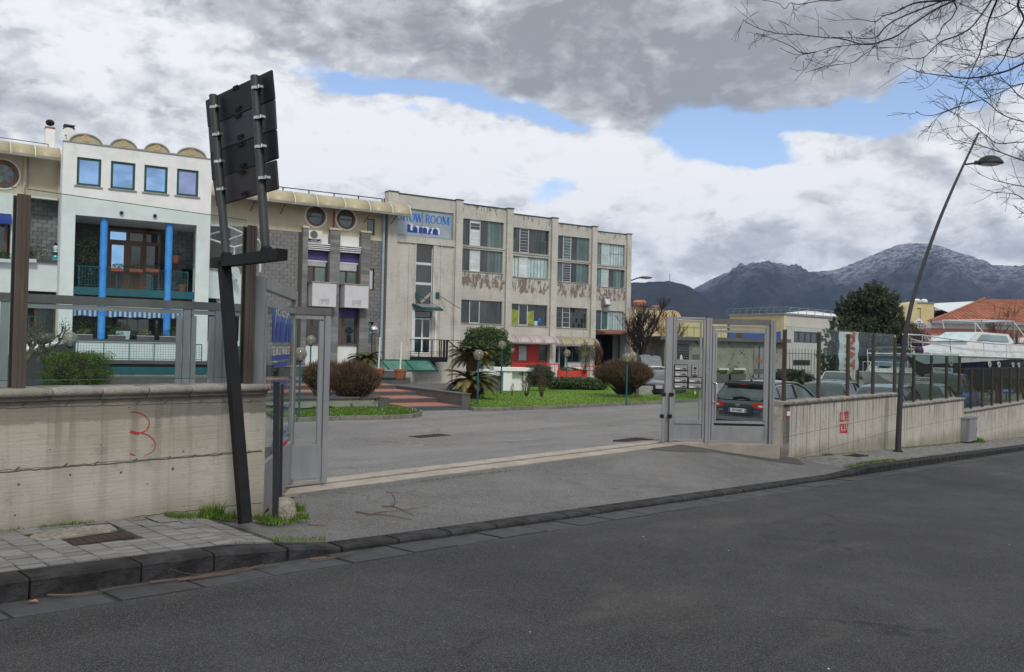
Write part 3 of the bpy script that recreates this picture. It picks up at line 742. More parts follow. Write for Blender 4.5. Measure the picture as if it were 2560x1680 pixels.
crack(m,wobble(e0[0],e0[1],e1[0],e1[1],50,.005,rr),.006)
for px in (52,156,247,342,418,492,556,620):
 for p,q in ((pa,pb),(pc_,pd)):
  x,z = wl(px,1150); x += rr.uniform(-.03,.03); f = (x - p[0]) / (q[0] - p[0]); zz = p[1] + (q[1] - p[1]) * f
  crack(m,[(x - .016,zz - .010),(x,zz + .004),(x + .014,zz + .012)],.010,-.002)
M['crackm'] = pmat('formwork seam shadow dirt',(.11,.10,.085),(.07,.065,.055),20,rough=.95)
m.build('formwork_seam',M['crackm'],WL)
m = MB()
for px,py,r_ in ((323,1019,.012),(176,1187,.016),(302,1181,.018),(431,1172,.022),(125,1124,.008),(252,1112,.009),(368,1210,.008),(460,1265,.010),(37,1288,.012),(253,1054,.007),(406,1214,.006)):
 x,z = wl(px,py); rr = random.Random(px); m.add([(x + r_ * .62 * rr.uniform(.6,1.2) * math.cos(k * 1.05),-.002,z + r_ * .62 * rr.uniform(.6,1.2) * math.sin(k * 1.05)) for k in range(6)],[(5,4,3,2,1,0)])
m.build('tie_hole',M['crackm'],WL)
# hand-sprayed 3
m = MB()
def ribbon(mb,pts,ws,y=-.003):
 for i in range(len(pts) - 1):
  (xa,za),(xb,zb) = pts[i],pts[i + 1]; d = math.hypot(xb - xa,zb - za) or 1
  nx,nz = -(zb - za) / d,(xb - xa) / d; wa,wb = ws[i] / 2,ws[i + 1] / 2
  mb.add([(xa - nx * wa,y,za - nz * wa),(xb - nx * wb,y,zb - nz * wb),(xb + nx * wb,y,zb + nz * wb),(xa + nx * wa,y,za + nz * wa)],[(0,1,2,3)])
def spline(P_,n=8):
 out = []
 for i in range(len(P_) - 1):
  p0,p1,p2,p3 = P_[max(0,i - 1)],P_[i],P_[i + 1],P_[min(len(P_) - 1,i + 2)]
  for k in range(n):
   t_ = k / n
   out.append(tuple(.5 * ((2 * p1[j]) + (-p0[j] + p2[j]) * t_ + (2 * p0[j] - 5 * p1[j] + 4 * p2[j] - p3[j]) * t_ ** 2 + (-p0[j] + 3 * p1[j] - 3 * p2[j] + p3[j]) * t_ ** 3) for j in range(len(p1))))
 out.append(P_[-1]); return out
z3 = lambda x,y: wl(x * .3968,940 + y * .3968)
c1 = spline([z3(*p) for p in ((822,225),(860,228),(900,243),(930,268),(940,300),(925,335),(895,355),(860,360),(820,348))])
n1 = len(c1); ribbon(m,c1,[.008 + (.014 if k > n1 * .8 else 0) for k in range(n1)])
c2 = spline([z3(*p) for p in ((890,360),(930,372),(965,400),(978,440),(960,475),(925,495),(905,505))])
ribbon(m,c2,[.009 - .006 * k / len(c2) for k in range(len(c2))])
ribbon(m,spline([z3(*p) for p in ((818,488),(835,495),(850,500))]),[.010] * 17)
m.build('sprayed_three',M['graffiti'],WL)
# right-hand walls (three stepped lengths)
def W3(px,py,b=WB - .04):
 F = Frame(S.w(0,b),S.a); s_,z = F.sz(px,py); return s_,z
aR0 = W3(1958,1000)[0]
b_ = WB - .04
aR1 = W3(2249,1000)[0]; aR2 = W3(2410,1000)[0]
zt1,zt2,zt3 = W3(2100,994)[1],W3(2330,1003)[1],W3(2490,1015)[1]
print('walls',aR0,aR1,aR2,zt1,zt2,zt3)
WR1,F1 = street_wall(aR0,aR1,b_,zt1,z_pave(aR0,WB) - .1,z_pave(aR1,WB),M['wall_right'],'streaked concrete wall beside the pedestrian gate, with red stencil',.62,flatcop=True)
WR2,F2 = street_wall(aR1 + .004,aR2,b_,zt2,z_pave(aR1,WB),z_pave(aR2,WB),M['wall_right'],'streaked concrete wall behind the lamp post, lower step',.62,flatcop=True)
WR3,F3 = street_wall(aR2 + .004,48,b_,zt3,z_pave(aR2,WB),z_pave(48,WB),M['wall_right'],'lowest concrete wall at the right edge, behind a grey cabinet',.62,flatcop=True)
# seams on right walls
def seams(T,F,L,zt,z0f,vx,hz):
 m = MB(); rr = random.Random(int(L * 10))
 for x in vx:
  m_top = -.06
  crack(m,wobble_v(x,m_top,z0f(x) - zt,rr),rr.choice([.008,.012,.016]),-.0015)
 for k,(za,zb) in enumerate(hz):
  crack(m,wobble(0,za,L,zb,int(L * 8),.003,rr),.006)
 m.build('formwork_seam',M['crackm'],T)
def wobble_v(x,z0,z1,rr):
 n_ = 12; return [(x + rr.uniform(-.004,.004),z0 + (z1 - z0) * i / n_) for i in range(n_ + 1)]
for T,F,a0,a1,zt,hs in ((WR1,F1,aR0,aR1,zt1,((2000,1085),(2240,1035),(2000,1140),(2240,1075))),(WR2,F2,aR1,aR2,zt2,((2260,1073),(2400,1045))),(WR3,F3,aR2,48,zt3,((2415,1088),(2555,1052)))):
 L = a1 - a0; hz = []
 for i in range(0,len(hs),2):
  (xa,za),(xb,zb) = F.sz(*hs[i]),F.sz(*hs[i + 1])
  s_ = (zb - za) / (xb - xa); hz.append((za - xa * s_,za + (L - xa) * s_))
 rr = random.Random(int(a0)); vx = []; x = .4
 while x < L: vx.append(x); x += rr.uniform(.35,1.15)
 seams(T,F,L,zt,lambda x: z_pave(a0 + x,WB) + .05,vx,hz)
# red stencil block on the first right wall
m = MB()
def q_on(F,px,py): return F.sz(px,py)
def rect_on(mb,F,x0,y0,x1,y1,y=-.004):
 a = [F.sz(x0,y0),F.sz(x1,y0),F.sz(x1,y1),F.sz(x0,y1)]
 mb.add([(p[0],y,p[1]) for p in a],[(3,2,1,0)])
zz = lambda x,y: (1900 + x * .2773,940 + y * .2773)
for x0,y0,x1,y1 in ((718,328,750,340),(718,340,726,405),(735,350,748,356),(735,366,748,372),(735,382,748,388),(718,395,756,410),(765,318,796,345),(765,345,774,405),(786,345,796,370),(778,352,784,362),(774,370,796,382),(774,392,796,405),(756,330,766,350),
                       (718,430,756,440),(718,440,728,512),(738,446,746,460),(746,440,758,470),(735,470,758,480),(735,488,742,500),(748,484,758,512),(728,500,750,514),(768,428,792,436),(764,440,772,470),(782,438,790,460),(764,470,788,480),(776,484,788,505),(760,492,776,508),(748,505,790,514),(770,512,774,522),(718,512,722,522)):
 a,b2 = zz(x0,y0),zz(x1,y1); rect_on(m,F1,a[0],a[1],b2[0],b2[1])
m.build('red_stencil',M['graffiti'],WR1)
# small white plate with red edge
m = MB(); a,b2 = zz(238,312),zz(270,365); rect_on(m,F1,a[0],a[1],b2[0],b2[1],-.006); m.build('notice_plate',M['plate_white'],WR1)
m = MB()
for x0,y0,x1,y1 in ((238,310,270,317),(238,359,270,366)): a,b2 = zz(x0,y0),zz(x1,y1); rect_on(m,F1,a[0],a[1],b2[0],b2[1],-.008)
m.build('notice_stripe',M['text_red'],WR1)
# return wall next to the gate, ledge under it
C0 = S.w(aR0,b_); GR = 15.85
m = MB(); xr = hp(1929,GR).x
m.prism([(C0.x + .0,C0.y + .0),(C0.x + .30 * S.x.x,C0.y + .30 * S.x.y),(xr + .34,GR + .25),(xr + .0,GR + .1)],'z',-.75,zt1 - .05)
o = m.build('gate_return_wall',M['wall_right']); tag(o,'short concrete return wall between the pedestrian gate and the street wall','wall')
o.location = (0,0,0)
m = MB(); m.prism([(C0.x - .05,C0.y - .02),(xr,GR + .12),(2.85,GR + .12),(2.88,GR - .20),(3.6,GR - .16),(xr,GR - .18)],'z',-.50,-.125)
o = m.build('gate_ledge',M['strip']); tag(o,'pale concrete ledge under the pedestrian gate','ledge')
def fence(label,F,posts,ztops,zbase,pw,panes,pane_top,pane_bot,post_mat,glass,y=.15,pd=.10):
 T = fthing(F,'glass_fence',label,'fence')
 for s_,zt_ in zip(posts,ztops):
  p = MB()
  p.box(s_ - pw / 2,s_ + pw / 2,y - pd / 2,y - pd / 2 + .02,zbase,zt_); p.box(s_ - pw * .28,s_ + pw * .28,y - pd / 2 + .02,y + pd / 2 - .02,zbase - .01,zt_ - .015)
  p.box(s_ - pw / 2,s_ + pw / 2,y + pd / 2 - .02,y + pd / 2,zbase,zt_ - .004)
  p.box(s_ - pw * .16,s_ - pw * .10,y - pd / 2 - .004,y - pd / 2,zbase,zt_)
  p.box(s_ + pw * .22,s_ + pw * .26,y - pd / 2 - .004,y - pd / 2,zbase,zt_)
  p.build('post',post_mat,T)
 for (s0,s1) in panes:
  g = MB(); g.add([(s0,y,pane_bot),(s1,y,pane_bot),(s1,y,pane_top),(s0,y,pane_top)],[(0,1,2,3)]); go = g.build('pane',glass,T)
  e = MB(); e.box(s0,s1,y - .006,y + .006,pane_top,pane_top + .0045); e.box(s0,s1,y - .006,y + .006,pane_bot - .006,pane_bot); e.build('pane_edge',M['edge'],go)
 return T
M['edge'] = pmat('green glass edge',(.03,.11,.095),None,5,rough=.2)
FL = Frame(FWL.w(0,0,0),S.a); FL.o.z = 0
pl,pr_ = FL.sz(46,800,.15)[0],FL.sz(619,800,.15)[0]
ztl = (FL.sz(46,489,.15)[1] + FL.sz(619,562,.15)[1]) / 2
zgt = (FL.sz(62,475,.15)[1] + FL.sz(612,548,.15)[1]) / 2
zgb = FL.sz(62,950,.15)[1]
fence('glass screen on the left wall between two brown posts',FL,[pl,pr_,pl - 3.0],[ztl,ztl,ztl],WL_TOP,.088,[(pl + .035,pr_ - .03),(pl - 2.96,pl - .04)],zgt,zgb,M['brown_post'],M['glass_fence'])
def right_fence(F,a_px,top_px,zt,label,L,y=.14):
 F0 = Frame(F.w(0,0,0),S.a); F0.o.z = 0
 ps = [F0.sz(x,950,y)[0] for x,_ in a_px]; tp = sum(F0.sz(x,t_,y)[1] for x,t_ in a_px) / len(a_px)
 gt = F0.sz(*top_px,y)[1]
 panes = [(ps[i] + .02,ps[i + 1] - .02) for i in range(len(ps) - 1)]
 return F0,ps,tp,gt,panes
F0,ps,tp,gt,panes = right_fence(F1,[(1960,824),(2046,829),(2119,834),(2182,839),(2236,843)],(1968,816),zt1,'',0)
fence('glass fence on the wall beside the pedestrian gate, slim brown posts',F0,ps,[tp] * 5,zt1 - .01,.046,panes + [(ps[-1] + .02,aR1 - aR0)],gt,zt1 + .06,M['brown_post'],M['glass_fence'],y=.14,pd=.07)
F0,ps,tp,gt,panes = right_fence(F2,[(2284,886),(2328,888),(2366,889),(2398,892)],(2395,887),zt2,'',0)
fence('tinted glass fence in front of the blue car',F0,ps[:3] + [ps[3]],[tp] * 4,zt2 - .01,.046,[(.03,ps[0] - .02)] + panes,gt + .02,zt2 + .06,M['brown_post'],M['glass_dark'],y=.14,pd=.07)
F0,ps,tp,gt,panes = right_fence(F3,[(2428,921),(2456,921),(2480,921),(2503,921),(2525,921),(2545,921)],(2410,918),zt3,'',0)
ps = ps + [ps[-1] + 1.55 * k for k in range(1,8)]
fence('dark glass fence at the right edge below the big boat',F0,ps,[tp] * len(ps),zt3 - .01,.046,[(.03,ps[0] - .02)] + [(ps[i] + .02,ps[i + 1] - .02) for i in range(len(ps) - 1)],tp + .02,zt3 + .06,M['brown_post'],M['glass_dark'],y=.14,pd=.07)
A_,B_ = Vector((-2.275,7.72,0)),Vector((-2.53,9.78,0))
G1 = Frame((A_.x,A_.y,0),math.atan2(B_.y - A_.y,B_.x - A_.x)); LG = (B_ - A_).length
ztop1 = G1.sz(740,728)[1]
print('gate1',LG,ztop1,G1.sz(661,689))
T = fthing(G1,'gate_panel','tall grey framed glass gate panel with blue company lettering','gate panel')
zb_ = -.06
m = MB(); m.box(-.05,.03,.002,.088,zb_,ztop1); m.build('post',M['alu'],T)
m = MB(); m.box(LG - .03,LG + .045,-.02,.045,zb_,ztop1 - .002); m.build('post',M['alu'],T)
m = MB(); m.box(.03,LG - .03,-.012,.06,ztop1 - .11,ztop1 - .004); m.build('top_beam',M['alu'],T)
m = MB(); m.box(.03,LG - .03,-.014,.03,ztop1 - .27,ztop1 - .21); m.box(.03,.07,-.013,.028,.45,ztop1 - .27); m.box(LG - .08,LG - .03,-.013,.028,.45,ztop1 - .27); m.box(.03,LG - .03,-.014,.03,.38,.46); m.build('inner_frame',M['alu'],T)
m = MB(); m.box(.03,LG - .03,-.010,.015,zb_ + .05,.38); m.build('kick_panel',M['alu'],T)
m = MB(); m.add([(.07,-.004,.46),(LG - .08,-.004,.46),(LG - .08,-.004,ztop1 - .27),(.07,-.004,ztop1 - .27)],[(0,1,2,3)]); PANE1 = m.build('pane',M['glass_gate'],T)
def text_mesh(txt,size,mat,parent,loc,rot=(PI / 2,0,0),sx=1.0,name='lettering',align='CENTER',shear=0.0,bold=0.0,ext=0.0):
 cu = bpy.data.curves.new(name,'FONT'); cu.body = txt; cu.size = size; cu.align_x = align; cu.align_y = 'CENTER'; cu.shear = shear; cu.offset = bold; cu.extrude = ext; cu.resolution_u = 3
 tmp = bpy.data.objects.new('tmp',cu); C.objects.link(tmp)
 dg = bpy.context.evaluated_depsgraph_get(); me = bpy.data.meshes.new_from_object(tmp.evaluated_get(dg)); bpy.data.objects.remove(tmp)
 me.materials.clear(); me.materials.append(mat)
 o = bpy.data.objects.new(name,me); C.objects.link(o); o.parent = parent; o.location = loc; o.rotation_euler = rot; o.scale = (sx,1,1); return o
def logo_shapes():
 sh = []
 sh.append([(0,0),(1.0,0),(1.05,.18),(.55,.42),(.55,1.30),(0,1.30)])
 def arch(x0,w,h,sk=0.0): return [(x0,.0)] + [(x0 + w / 2 - math.cos(PI * k / 12) * w / 2,h * .55 + math.sin(PI * k / 12) * h * .45) for k in range(13)] + [(x0 + w,.0)]
 sh.append(arch(.92,.86,1.05))
 sh.append([(1.98,0)] + [(1.98 + .37 - math.cos(PI * k / 10) * .37,.62 + math.sin(PI * k / 10) * .43) for k in range(8)] + [(2.7,.98)] + [(3.08 - math.cos(PI * k / 10) * .37,.62 + math.sin(PI * k / 10) * .43) for k in range(3,11)] + [(3.45,0)])
 sh.append([(3.62,0),(3.62,.45),(3.85,.88),(4.25,1.02),(4.25,.62),(4.05,.35),(4.15,0)])
 sh.append(arch(4.42,.95,1.05))
 return sh
def logo(parent,x,z,sc,y,front,back,off=(.3,.28),ysign=-1,szz=1.0,names='logo_letter'):
 for k,s_ in enumerate(logo_shapes()):
  for mat,o_,yy in ((back,off,y),(front,(0,0),y + ysign * .006)):
   m = MB(); pts = [((p[0] + o_[0]) * sc + x,(p[1] + o_[1]) * sc * szz + z) for p in s_]
   if o_ != (0,0):
    base = [(p[0] * sc + x,p[1] * sc * szz + z) for p in s_]
    for i in range(len(pts)):
     j = (i + 1) % len(pts)
     m.add([(base[i][0],yy,base[i][1]),(base[j][0],yy,base[j][1]),(pts[j][0],yy,pts[j][1]),(pts[i][0],yy,pts[i][1])],[(0,1,2,3)])
    continue_ = True
   m.add([(p[0],yy + (.001 if o_ != (0,0) else 0),p[1]) for p in pts],[tuple(range(len(pts)))])
   m.build(names if o_ == (0,0) else 'logo_shadow',mat,parent)
gx = lambda px,py: G1.sz(px,py,0)
def gput(txt,pxa,pya,pxb,pyb,mat,h,bold=0.0):
 (xa,za),(xb,zb) = gx(pxa,pya),gx(pxb,pyb)
 o = text_mesh(txt,1.0,mat,T,(0,0,0),bold=bold)
 w0 = max(v.co.x for v in o.data.vertices) - min(v.co.x for v in o.data.vertices); h0 = max(v.co.y for v in o.data.vertices) - min(v.co.y for v in o.data.vertices)
 o.location = ((xa + xb) / 2,-.012,(za + zb) / 2); o.scale = (abs(xb - xa) / w0,h / h0,1); return o
tall = lambda p1,p2: gx(*p1)[1] - gx(*p2)[1]
gput('VETRERIA',686,777,721,782,M['text_white'],.125,.004)
x0,z0 = gx(676,856); x1,_ = gx(727,850)
logo(T,x0,z0,(x1 - x0) / 5.7,-.012,M['logo_blue'],M['logo_lblue'],szz=.26 / 1.3 / ((x1 - x0) / 5.7),off=(.16,.34))
gput('TEL. 081 527  FAX 081 527',678,880,722,875,M['text_white'],.085)
for (a0_,b0_,a1_,b1_) in ((677,896,720,891),(682,914,716,908)):
 (xa,za),(xb,zb) = gx(a0_,b0_),gx(a1_,b1_); m = MB(); m.box(xa,xb,-.014,-.011,(za + zb) / 2 - .026,(za + zb) / 2 + .026); m.build('blue_bar',M['logo_blue'],T)
gput('ARTIGIANALE',673,970,722,958,M['logo_blue'],.13,.02)
gput('RAPIDE',681,1032,714,1022,M['logo_blue'],.07,.01)
gput('CURVATA',683,1078,717,1084,M['logo_blue'],.07,.01)
gput('AUTOVETRI',675,1107,716,1090,M['logo_blue'],.09,.01)
(xa,za),(xb,zb) = gx(678,1128),gx(716,1108); m = MB(); m.box(xa,xb,-.014,-.011,(za + zb) / 2 - .025,(za + zb) / 2 + .025); m.build('red_bar',M['text_red'],T)
m = MB(); xa,za = gx(730,868); m.add([(xa - .05,-.012,za),(xa,-.012,za + .18),(xa + .05,-.012,za),(xa,-.012,za - .14)],[(0,3,2,1)]); m.build('red_emblem',M['text_red'],T)
# sliding leaf
G2 = frame2(0,8.0,827,10.0); hw = hp(827,10.0)
s1_ = G2.sz(824,850)[0]; zt = .408 + EYE; zb2 = -.05
T = fthing(G2,'sliding_gate','open sliding gate leaf of grey aluminium, running behind the left wall','gate')
s0_ = -4.5
m = MB(); m.box(s0_,s1_,-.035,.035,zt - .085,zt); m.build('top_rail',M['alu_dark'],T)
stiles = [G2.sz(x,850)[0] for x in (10,465,545)] + [s0_ + .1,s0_ + 2.2,s1_ - .035]
for st_ in stiles:
 m = MB(); m.box(st_ - .035,st_ + .035,-.028,.028,zb2,zt - .086); m.build('stile',M['alu'],T)
m = MB(); sL = G2.sz(745,850)[0]
m.box(stiles[2] + .1,s1_ - .075,-.02,.02,zb2 + .06,.36); m.build('kick_panel',M['alu'],T)
edges = sorted(stiles)
for i in range(len(edges) - 1):
 xa,xb = edges[i] + .05,edges[i + 1] - .05
 if xb - xa < .15: continue
 fr = MB(); zt_ = zt - .092; zb3 = .40
 fr.box(xa,xb,-.022,.022,zt_ - .045,zt_); fr.box(xa,xb,-.022,.022,zb3 - .05,zb3); fr.box(xa,xa + .05,-.021,.021,zb3,zt_ - .06); fr.box(xb - .05,xb,-.021,.021,zb3,zt_ - .06)
 fo = fr.build('inner_frame',M['alu'],T)
 g = MB(); g.add([(xa + .05,0,zb3),(xb - .05,0,zb3),(xb - .05,0,zt_ - .06),(xa + .05,0,zt_ - .06)],[(0,1,2,3)]); g.build('pane',M['glass_gate'],fo)
GRF = Frame((hp(1668,GR).x,GR,0),0.0)
sg = lambda x,y: GRF.sz(1560 + x * .2432,740 + y * .2432)
def rb(mb,x0,y0,x1,y1,d0,d1):
 a,b2 = sg((x0 + x1) / 2,y0),sg((x0 + x1) / 2,y1); xa,xb = sg(x0,(y0 + y1) / 2)[0],sg(x1,(y0 + y1) / 2)[0]
 # straighten: use the mean x so that posts stay plumb
 mb.box(xa,xb,d0,d1,b2[1],a[1]); return xa,xb,b2[1],a[1]
T = fthing(GRF,'letterbox_panel','grey metal gate panel with steel letterboxes and intercom','gate panel')
m = MB(); X0,X1,Zb,Zt = rb(m,425,215,488,1490,-.05,.10); m.build('post',M['alu'],T)
m = MB(); m.box(X1,X1 + .035,-.02,.08,Zb,Zt - .004); m.build('post_return',M['alu_dark'],T)
m = MB(); X2,X3,_,_ = rb(m,835,225,890,1505,-.06,.08); m.build('post',M['alu'],T)
m = MB(); m.box(X2 + (X3 - X2) * .55,X2 + (X3 - X2) * .62,-.066,-.06,Zb,Zt - .01); m.build('post_groove',M['alu_dark'],T)
fr = MB(); xa = X1 + .04
for q in ((505,217,835,238),(505,1290,800,1312)): rb(fr,*q,-.03,.04)
for q in ((497,238,518,1465),(808,238,832,1465)): rb(fr,*q,-.03,.04)
fr.build('frame',M['alu'],T)
fr = MB()
for q in ((528,250,806,272),(528,655,800,680)): rb(fr,*q,-.015,.03)
for q in ((528,272,545,655),(782,272,800,655)): rb(fr,*q,-.015,.03)
fr.build('inner_frame',M['alu'],T)
m = MB(); rb(m,545,272,782,655,.0,.004); m.build('pane',M['glass_gate'],T)
m = MB(); rb(m,518,680,808,950,-.01,.02); m.build('letterbox_sheet',M['alu'],T)
fr = MB()
for q in ((518,950,792,965),(512,1275,790,1290)): rb(fr,*q,-.015,.03)
for q in ((512,965,522,1275),(770,965,782,1275)): rb(fr,*q,-.015,.03)
fr.build('inner_frame',M['alu'],T)
m = MB(); rb(m,522,965,770,1275,.0,.004); m.build('pane',M['glass_gate'],T)
m = MB(); rb(m,495,1312,790,1465,-.01,.02); m.build('kick_panel',M['alu'],T)
m = MB(); rb(m,722,972,738,1010,-.004,.0); m.build('yellow_sticker',M['yellow_wall'],T)
for x0,y0 in ((512,704),(512,765),(508,826),(507,887),(655,832),(653,892)):
 f_ = MB(); xa,xb,za,zb = rb(f_,x0,y0,x0 + 140,y0 + 60,-.05,-.01); fo = f_.build('letterbox',M['black'],T)
 f2 = MB(); f2.box(xa + .012,xb - .012,-.056,-.05,za + .012,zb - .014); f2.build('door',M['steel'],fo)
 f3 = MB(); w_ = xb - xa; f3.box(xa + w_ * .10,xa + w_ * .40,-.058,-.056,za + .022,za + .042); f3.build('name_plate',M['plate_white'],fo)
 f3 = MB(); f3.box(xa + w_ * .58,xa + w_ * .88,-.058,-.056,za + .022,za + .042); f3.lathe([(.006,-.058),(.006,-.056)],(xa + w_ * .49,0,za + .032),8,axis='y'); f3.box(xa + w_ * .08,xa + w_ * .9,-.0575,-.056,zb - .045,zb - .041); f3.build('slot',M['ink'],fo)
f_ = MB(); xa,xb,za,zb = rb(f_,693,706,763,818,-.03,-.01); fo = f_.build('intercom',M['alu_dark'],T)
f_ = MB(); f_.box(xa + .012,xb - .014,-.038,-.03,za + .008,zb - .012); f_.build('face_plate',M['steel'],fo)
f_ = MB(); w_ = xb - xa
f_.box(xa + w_ * .25,xb - w_ * .3,-.041,-.038,zb - .09,zb - .045)
for k in range(4): f_.box(xa + w_ * .25,xb - w_ * .35,-.04,-.038,zb - .12 - k * .035,zb - .105 - k * .035)
f_.build('buttons',M['ink'],fo)
# gate-stop posts with clamps
for (x0,x1,y0,cx0,cx1) in ((380,408,1000,362,396),(455,490,1030,442,478)):
 Tg = None
 m = MB(); GS = thing('gate_stop','slim pale gate stop post with black clamp, %s of the pair' % ('left' if x0 < 400 else 'right'),'gate stop',tuple(GRF.o))
 rb(m,x0,y0,x1,1492,-.12,-.06); m.build('post',M['alu'],GS)
 m = MB(); rb(m,cx0,1212,cx1,1248,-.14,-.05); m.build('clamp',M['black'],GS)
 m = MB(); rb(m,cx0 + 16,992,cx1 + 20,1024,-.14,-.05); m.build('clamp',M['black'],GS)
T = fthing(GRF,'pedestrian_gate','grey aluminium pedestrian gate with long steel pull handle','gate')
m = MB(); X4,X5,Zb,Zt = rb(m,1492,250,1545,1525,-.06,.08); m.build('post',M['alu'],T)
m = MB(); m.box(X4 + (X5 - X4) * .42,X4 + (X5 - X4) * .50,-.066,-.06,Zb,Zt - .01); m.build('post_groove',M['alu_dark'],T)
m = MB(); m.box(X3,X4,-.05,.07,sg(1200,295)[1],sg(1200,238)[1]); m.build('lintel',M['alu_dark'],T)
m = MB()
for q in ((912,312,1480,332),): rb(m,*q,-.03,.03)
for q in ((902,312,928,1480),(1450,312,1478,1480)): rb(m,*q,-.028,.028)
rb(m,915,1292,1440,1310,-.03,.03)
m.build('frame',M['alu'],T)
m = MB()
for q in ((934,355,1455,380),(920,1286,1430,1296)): rb(m,*q,-.02,.02)
for q in ((934,380,950,1286),(1436,380,1452,1286)): rb(m,*q,-.02,.02)
m.build('inner_frame',M['alu'],T)
m = MB(); rb(m,950,380,1436,1286,-.002,.002); m.build('pane',M['glass_gate'],T)
m = MB(); rb(m,893,1336,1450,1482,-.015,.02); m.build('kick_panel',M['alu'],T)
m = MB(); xh,zh0 = sg(942,1090); _,zh1 = sg(942,890); xf = sg(910,900)[0]
m.tube([(xf,-.03,zh1),(xh - .01,-.07,zh1),(xh,-.075,zh1 - .03),(xh,-.075,zh0 + .03),(xh - .01,-.07,zh0),(xf,-.03,zh0)],.012,8); m.build('handle',M['chrome'],T,smooth=60)
SG = Frame(tuple(hp(559,7.15)),math.atan2(-1.0,.86))
sgp = lambda px,py,d=0.0: SG.sz(px,py,d)
T = fthing(SG,'direction_sign','leaning dark direction sign seen from behind, two round poles on a crossbar','sign')
def P3(px,py,d=0.0): a = sgp(px,py,d); return (a[0],d,a[1])
def panel(pts,d0,d1,mat,name):
 m = MB(); f_ = [P3(*p,d0) for p in pts]; b2 = [(q[0],d1,q[2]) for q in f_]
 m.add(f_ + b2,[(3,2,1,0),(4,5,6,7),(0,1,5,4),(1,2,6,5),(2,3,7,6),(3,0,4,7)]); return m.build(name,mat,T,bevel=.012)
zs = lambda x,y: (480 + x * .2689,150 + y * .2689)
PN = [([(121,375),(735,87),(762,355),(143,618)],'sign_blue'),([(147,620),(760,365),(776,634),(165,865)],'sign_grey'),([(165,872),(775,645),(793,915),(182,1112)],'sign_blue'),([(186,1104),(775,926),(795,1200),(225,1362)],'sign_brown')]
for k,(q,mt) in enumerate(PN):
 pts = [zs(*p) for p in q]; po = panel(pts[:2] + ([(pts[2][0],pts[2][1] + (0 if k == 2 else 2.6)),(pts[3][0],pts[3][1] + 2.6)] if k < 3 else pts[2:]),.055 + .004 * k,.075 + .004 * k,M[mt],'sign_panel')
 # small hooked stiffener marks top and bottom
 for f_,up in ((.52,.09),(.53,.86)):
  a = [P3(*p,.052) for p in pts]
  tl,tr_,br,bl = [Vector(v) for v in a]
  c_ = (tl.lerp(tr_,f_ - .03)).lerp(bl.lerp(br,f_ - .03),up)
  b2 = MB(); dx = (tr_ - tl).normalized()
  for j in range(4): b2.bar(c_ + dx * (j * .026 - .04) + Vector((0,-.004,0)),c_ + dx * (j * .026 - .022) + Vector((0,-.004,.022)),.011)
  b2.bar(c_ + dx * -.055 + Vector((0,-.002,-.006)),c_ + dx * .065 + Vector((0,-.002,-.006)),.008); b2.build('stiffener_clip',M['black'],po)
for (a,b2) in (((533,239),(566,648)),((592,191),(664,630))):
 a,b2 = ((533,239),(566,648)) if a[0] == 533 else ((637,191),(664,630))
 m = MB(); pa_,pb_ = P3(*a),P3(*b2); m.tube([pb_,pa_],.036 if a[0] > 600 else .036,14); m.build('pole',M['pole_grey'],T,smooth=60)
 for f_ in ((.10,.37,.64,.905) if a[0] == 533 else (.075,.245,.415,.595)):
  f_ = {533: (.0,),}.get(0,f_) if False else f_
for side,cl in ((0,((212,442),(236,698),(252,948),(275,1205))),(1,((605,262),(625,540),(635,810),(668,1100)))):
 for (x,y) in cl:
  px,py = zs(x,y); q = Vector(P3(px,py)); m = MB(); m.lathe([(.040,-.011),(.040,.011)],(q.x - .01,0,q.z),14); m.box(q.x + .02,q.x + .075,-.010,.02,q.z - .009,q.z + .009); m.lathe([(.008,-.014),(.008,.014)],(q.x + .062,-.014,q.z),8); m.build('clamp',M['steel'],T)
m = MB(); m.bar(P3(540,658),P3(706,636),.085,.085); m.build('crossbar',M['black'],T)
m = MB(); pb_ = P3(613,1308); pt_ = P3(560,655); m.bar(pb_,pt_,.085,.085); m.build('lower_post',M['black'],T)
for (x,y) in ((566,640),(666,626)):
 q = P3(x,y); m = MB(); m.lathe([(.05,-.02),(.046,.015),(.040,.03)],q,12); m.build('collar',M['black'],T)
q = gz(700,1305,.015)
def cutpost(px,Z,zb,ztp,w,d,label,lean=0.0):
 p = hp(px,Z); T = thing('cut_off_post',label,'post',(p.x,p.y,zb),.15)
 m = MB(); m.bar((lean,0,ztp - zb),(0,0,0),w,d); m.build('post',M['dark_grey'],T)
 m = MB(); m.lathe([(.012,-.004),(.012,.0)],(0,-d / 2,.10),8,axis='y'); m.lathe([(.009,-.004),(.009,.0)],(lean * .6,-d / 2,(ztp - zb) * .68),8,axis='y'); m.build('bolt',M['ink'],T); return T
cutpost(701,7.45,.0,at(694,954,7.45).z,.052,.05,'taller dark grey steel post standing in front of the lettered gate panel',-.02)
cutpost(712,7.95,.0,at(710,960,7.95).z,.024,.05,'thin black post edge just behind the taller dark grey post',-.01)
p = hp(712,7.55); T = thing('guard_stone','rough rounded concrete guard stone at the foot of the gate','stone',(p.x,p.y,0))
m = MB(); m.lathe([(.02,.20),(.07,.195),(.10,.17),(.115,.10),(.12,0),(.12,-.1)],(0.02,0,0),18,sx=1.05,sy=.95)
M['rough_stone'] = pmat('pebbly concrete',(.36,.33,.27),(.20,.185,.15),22,rough=.95,bump=1.0,bscale=70)
m.build('stone',M['rough_stone'],T,smooth=50)
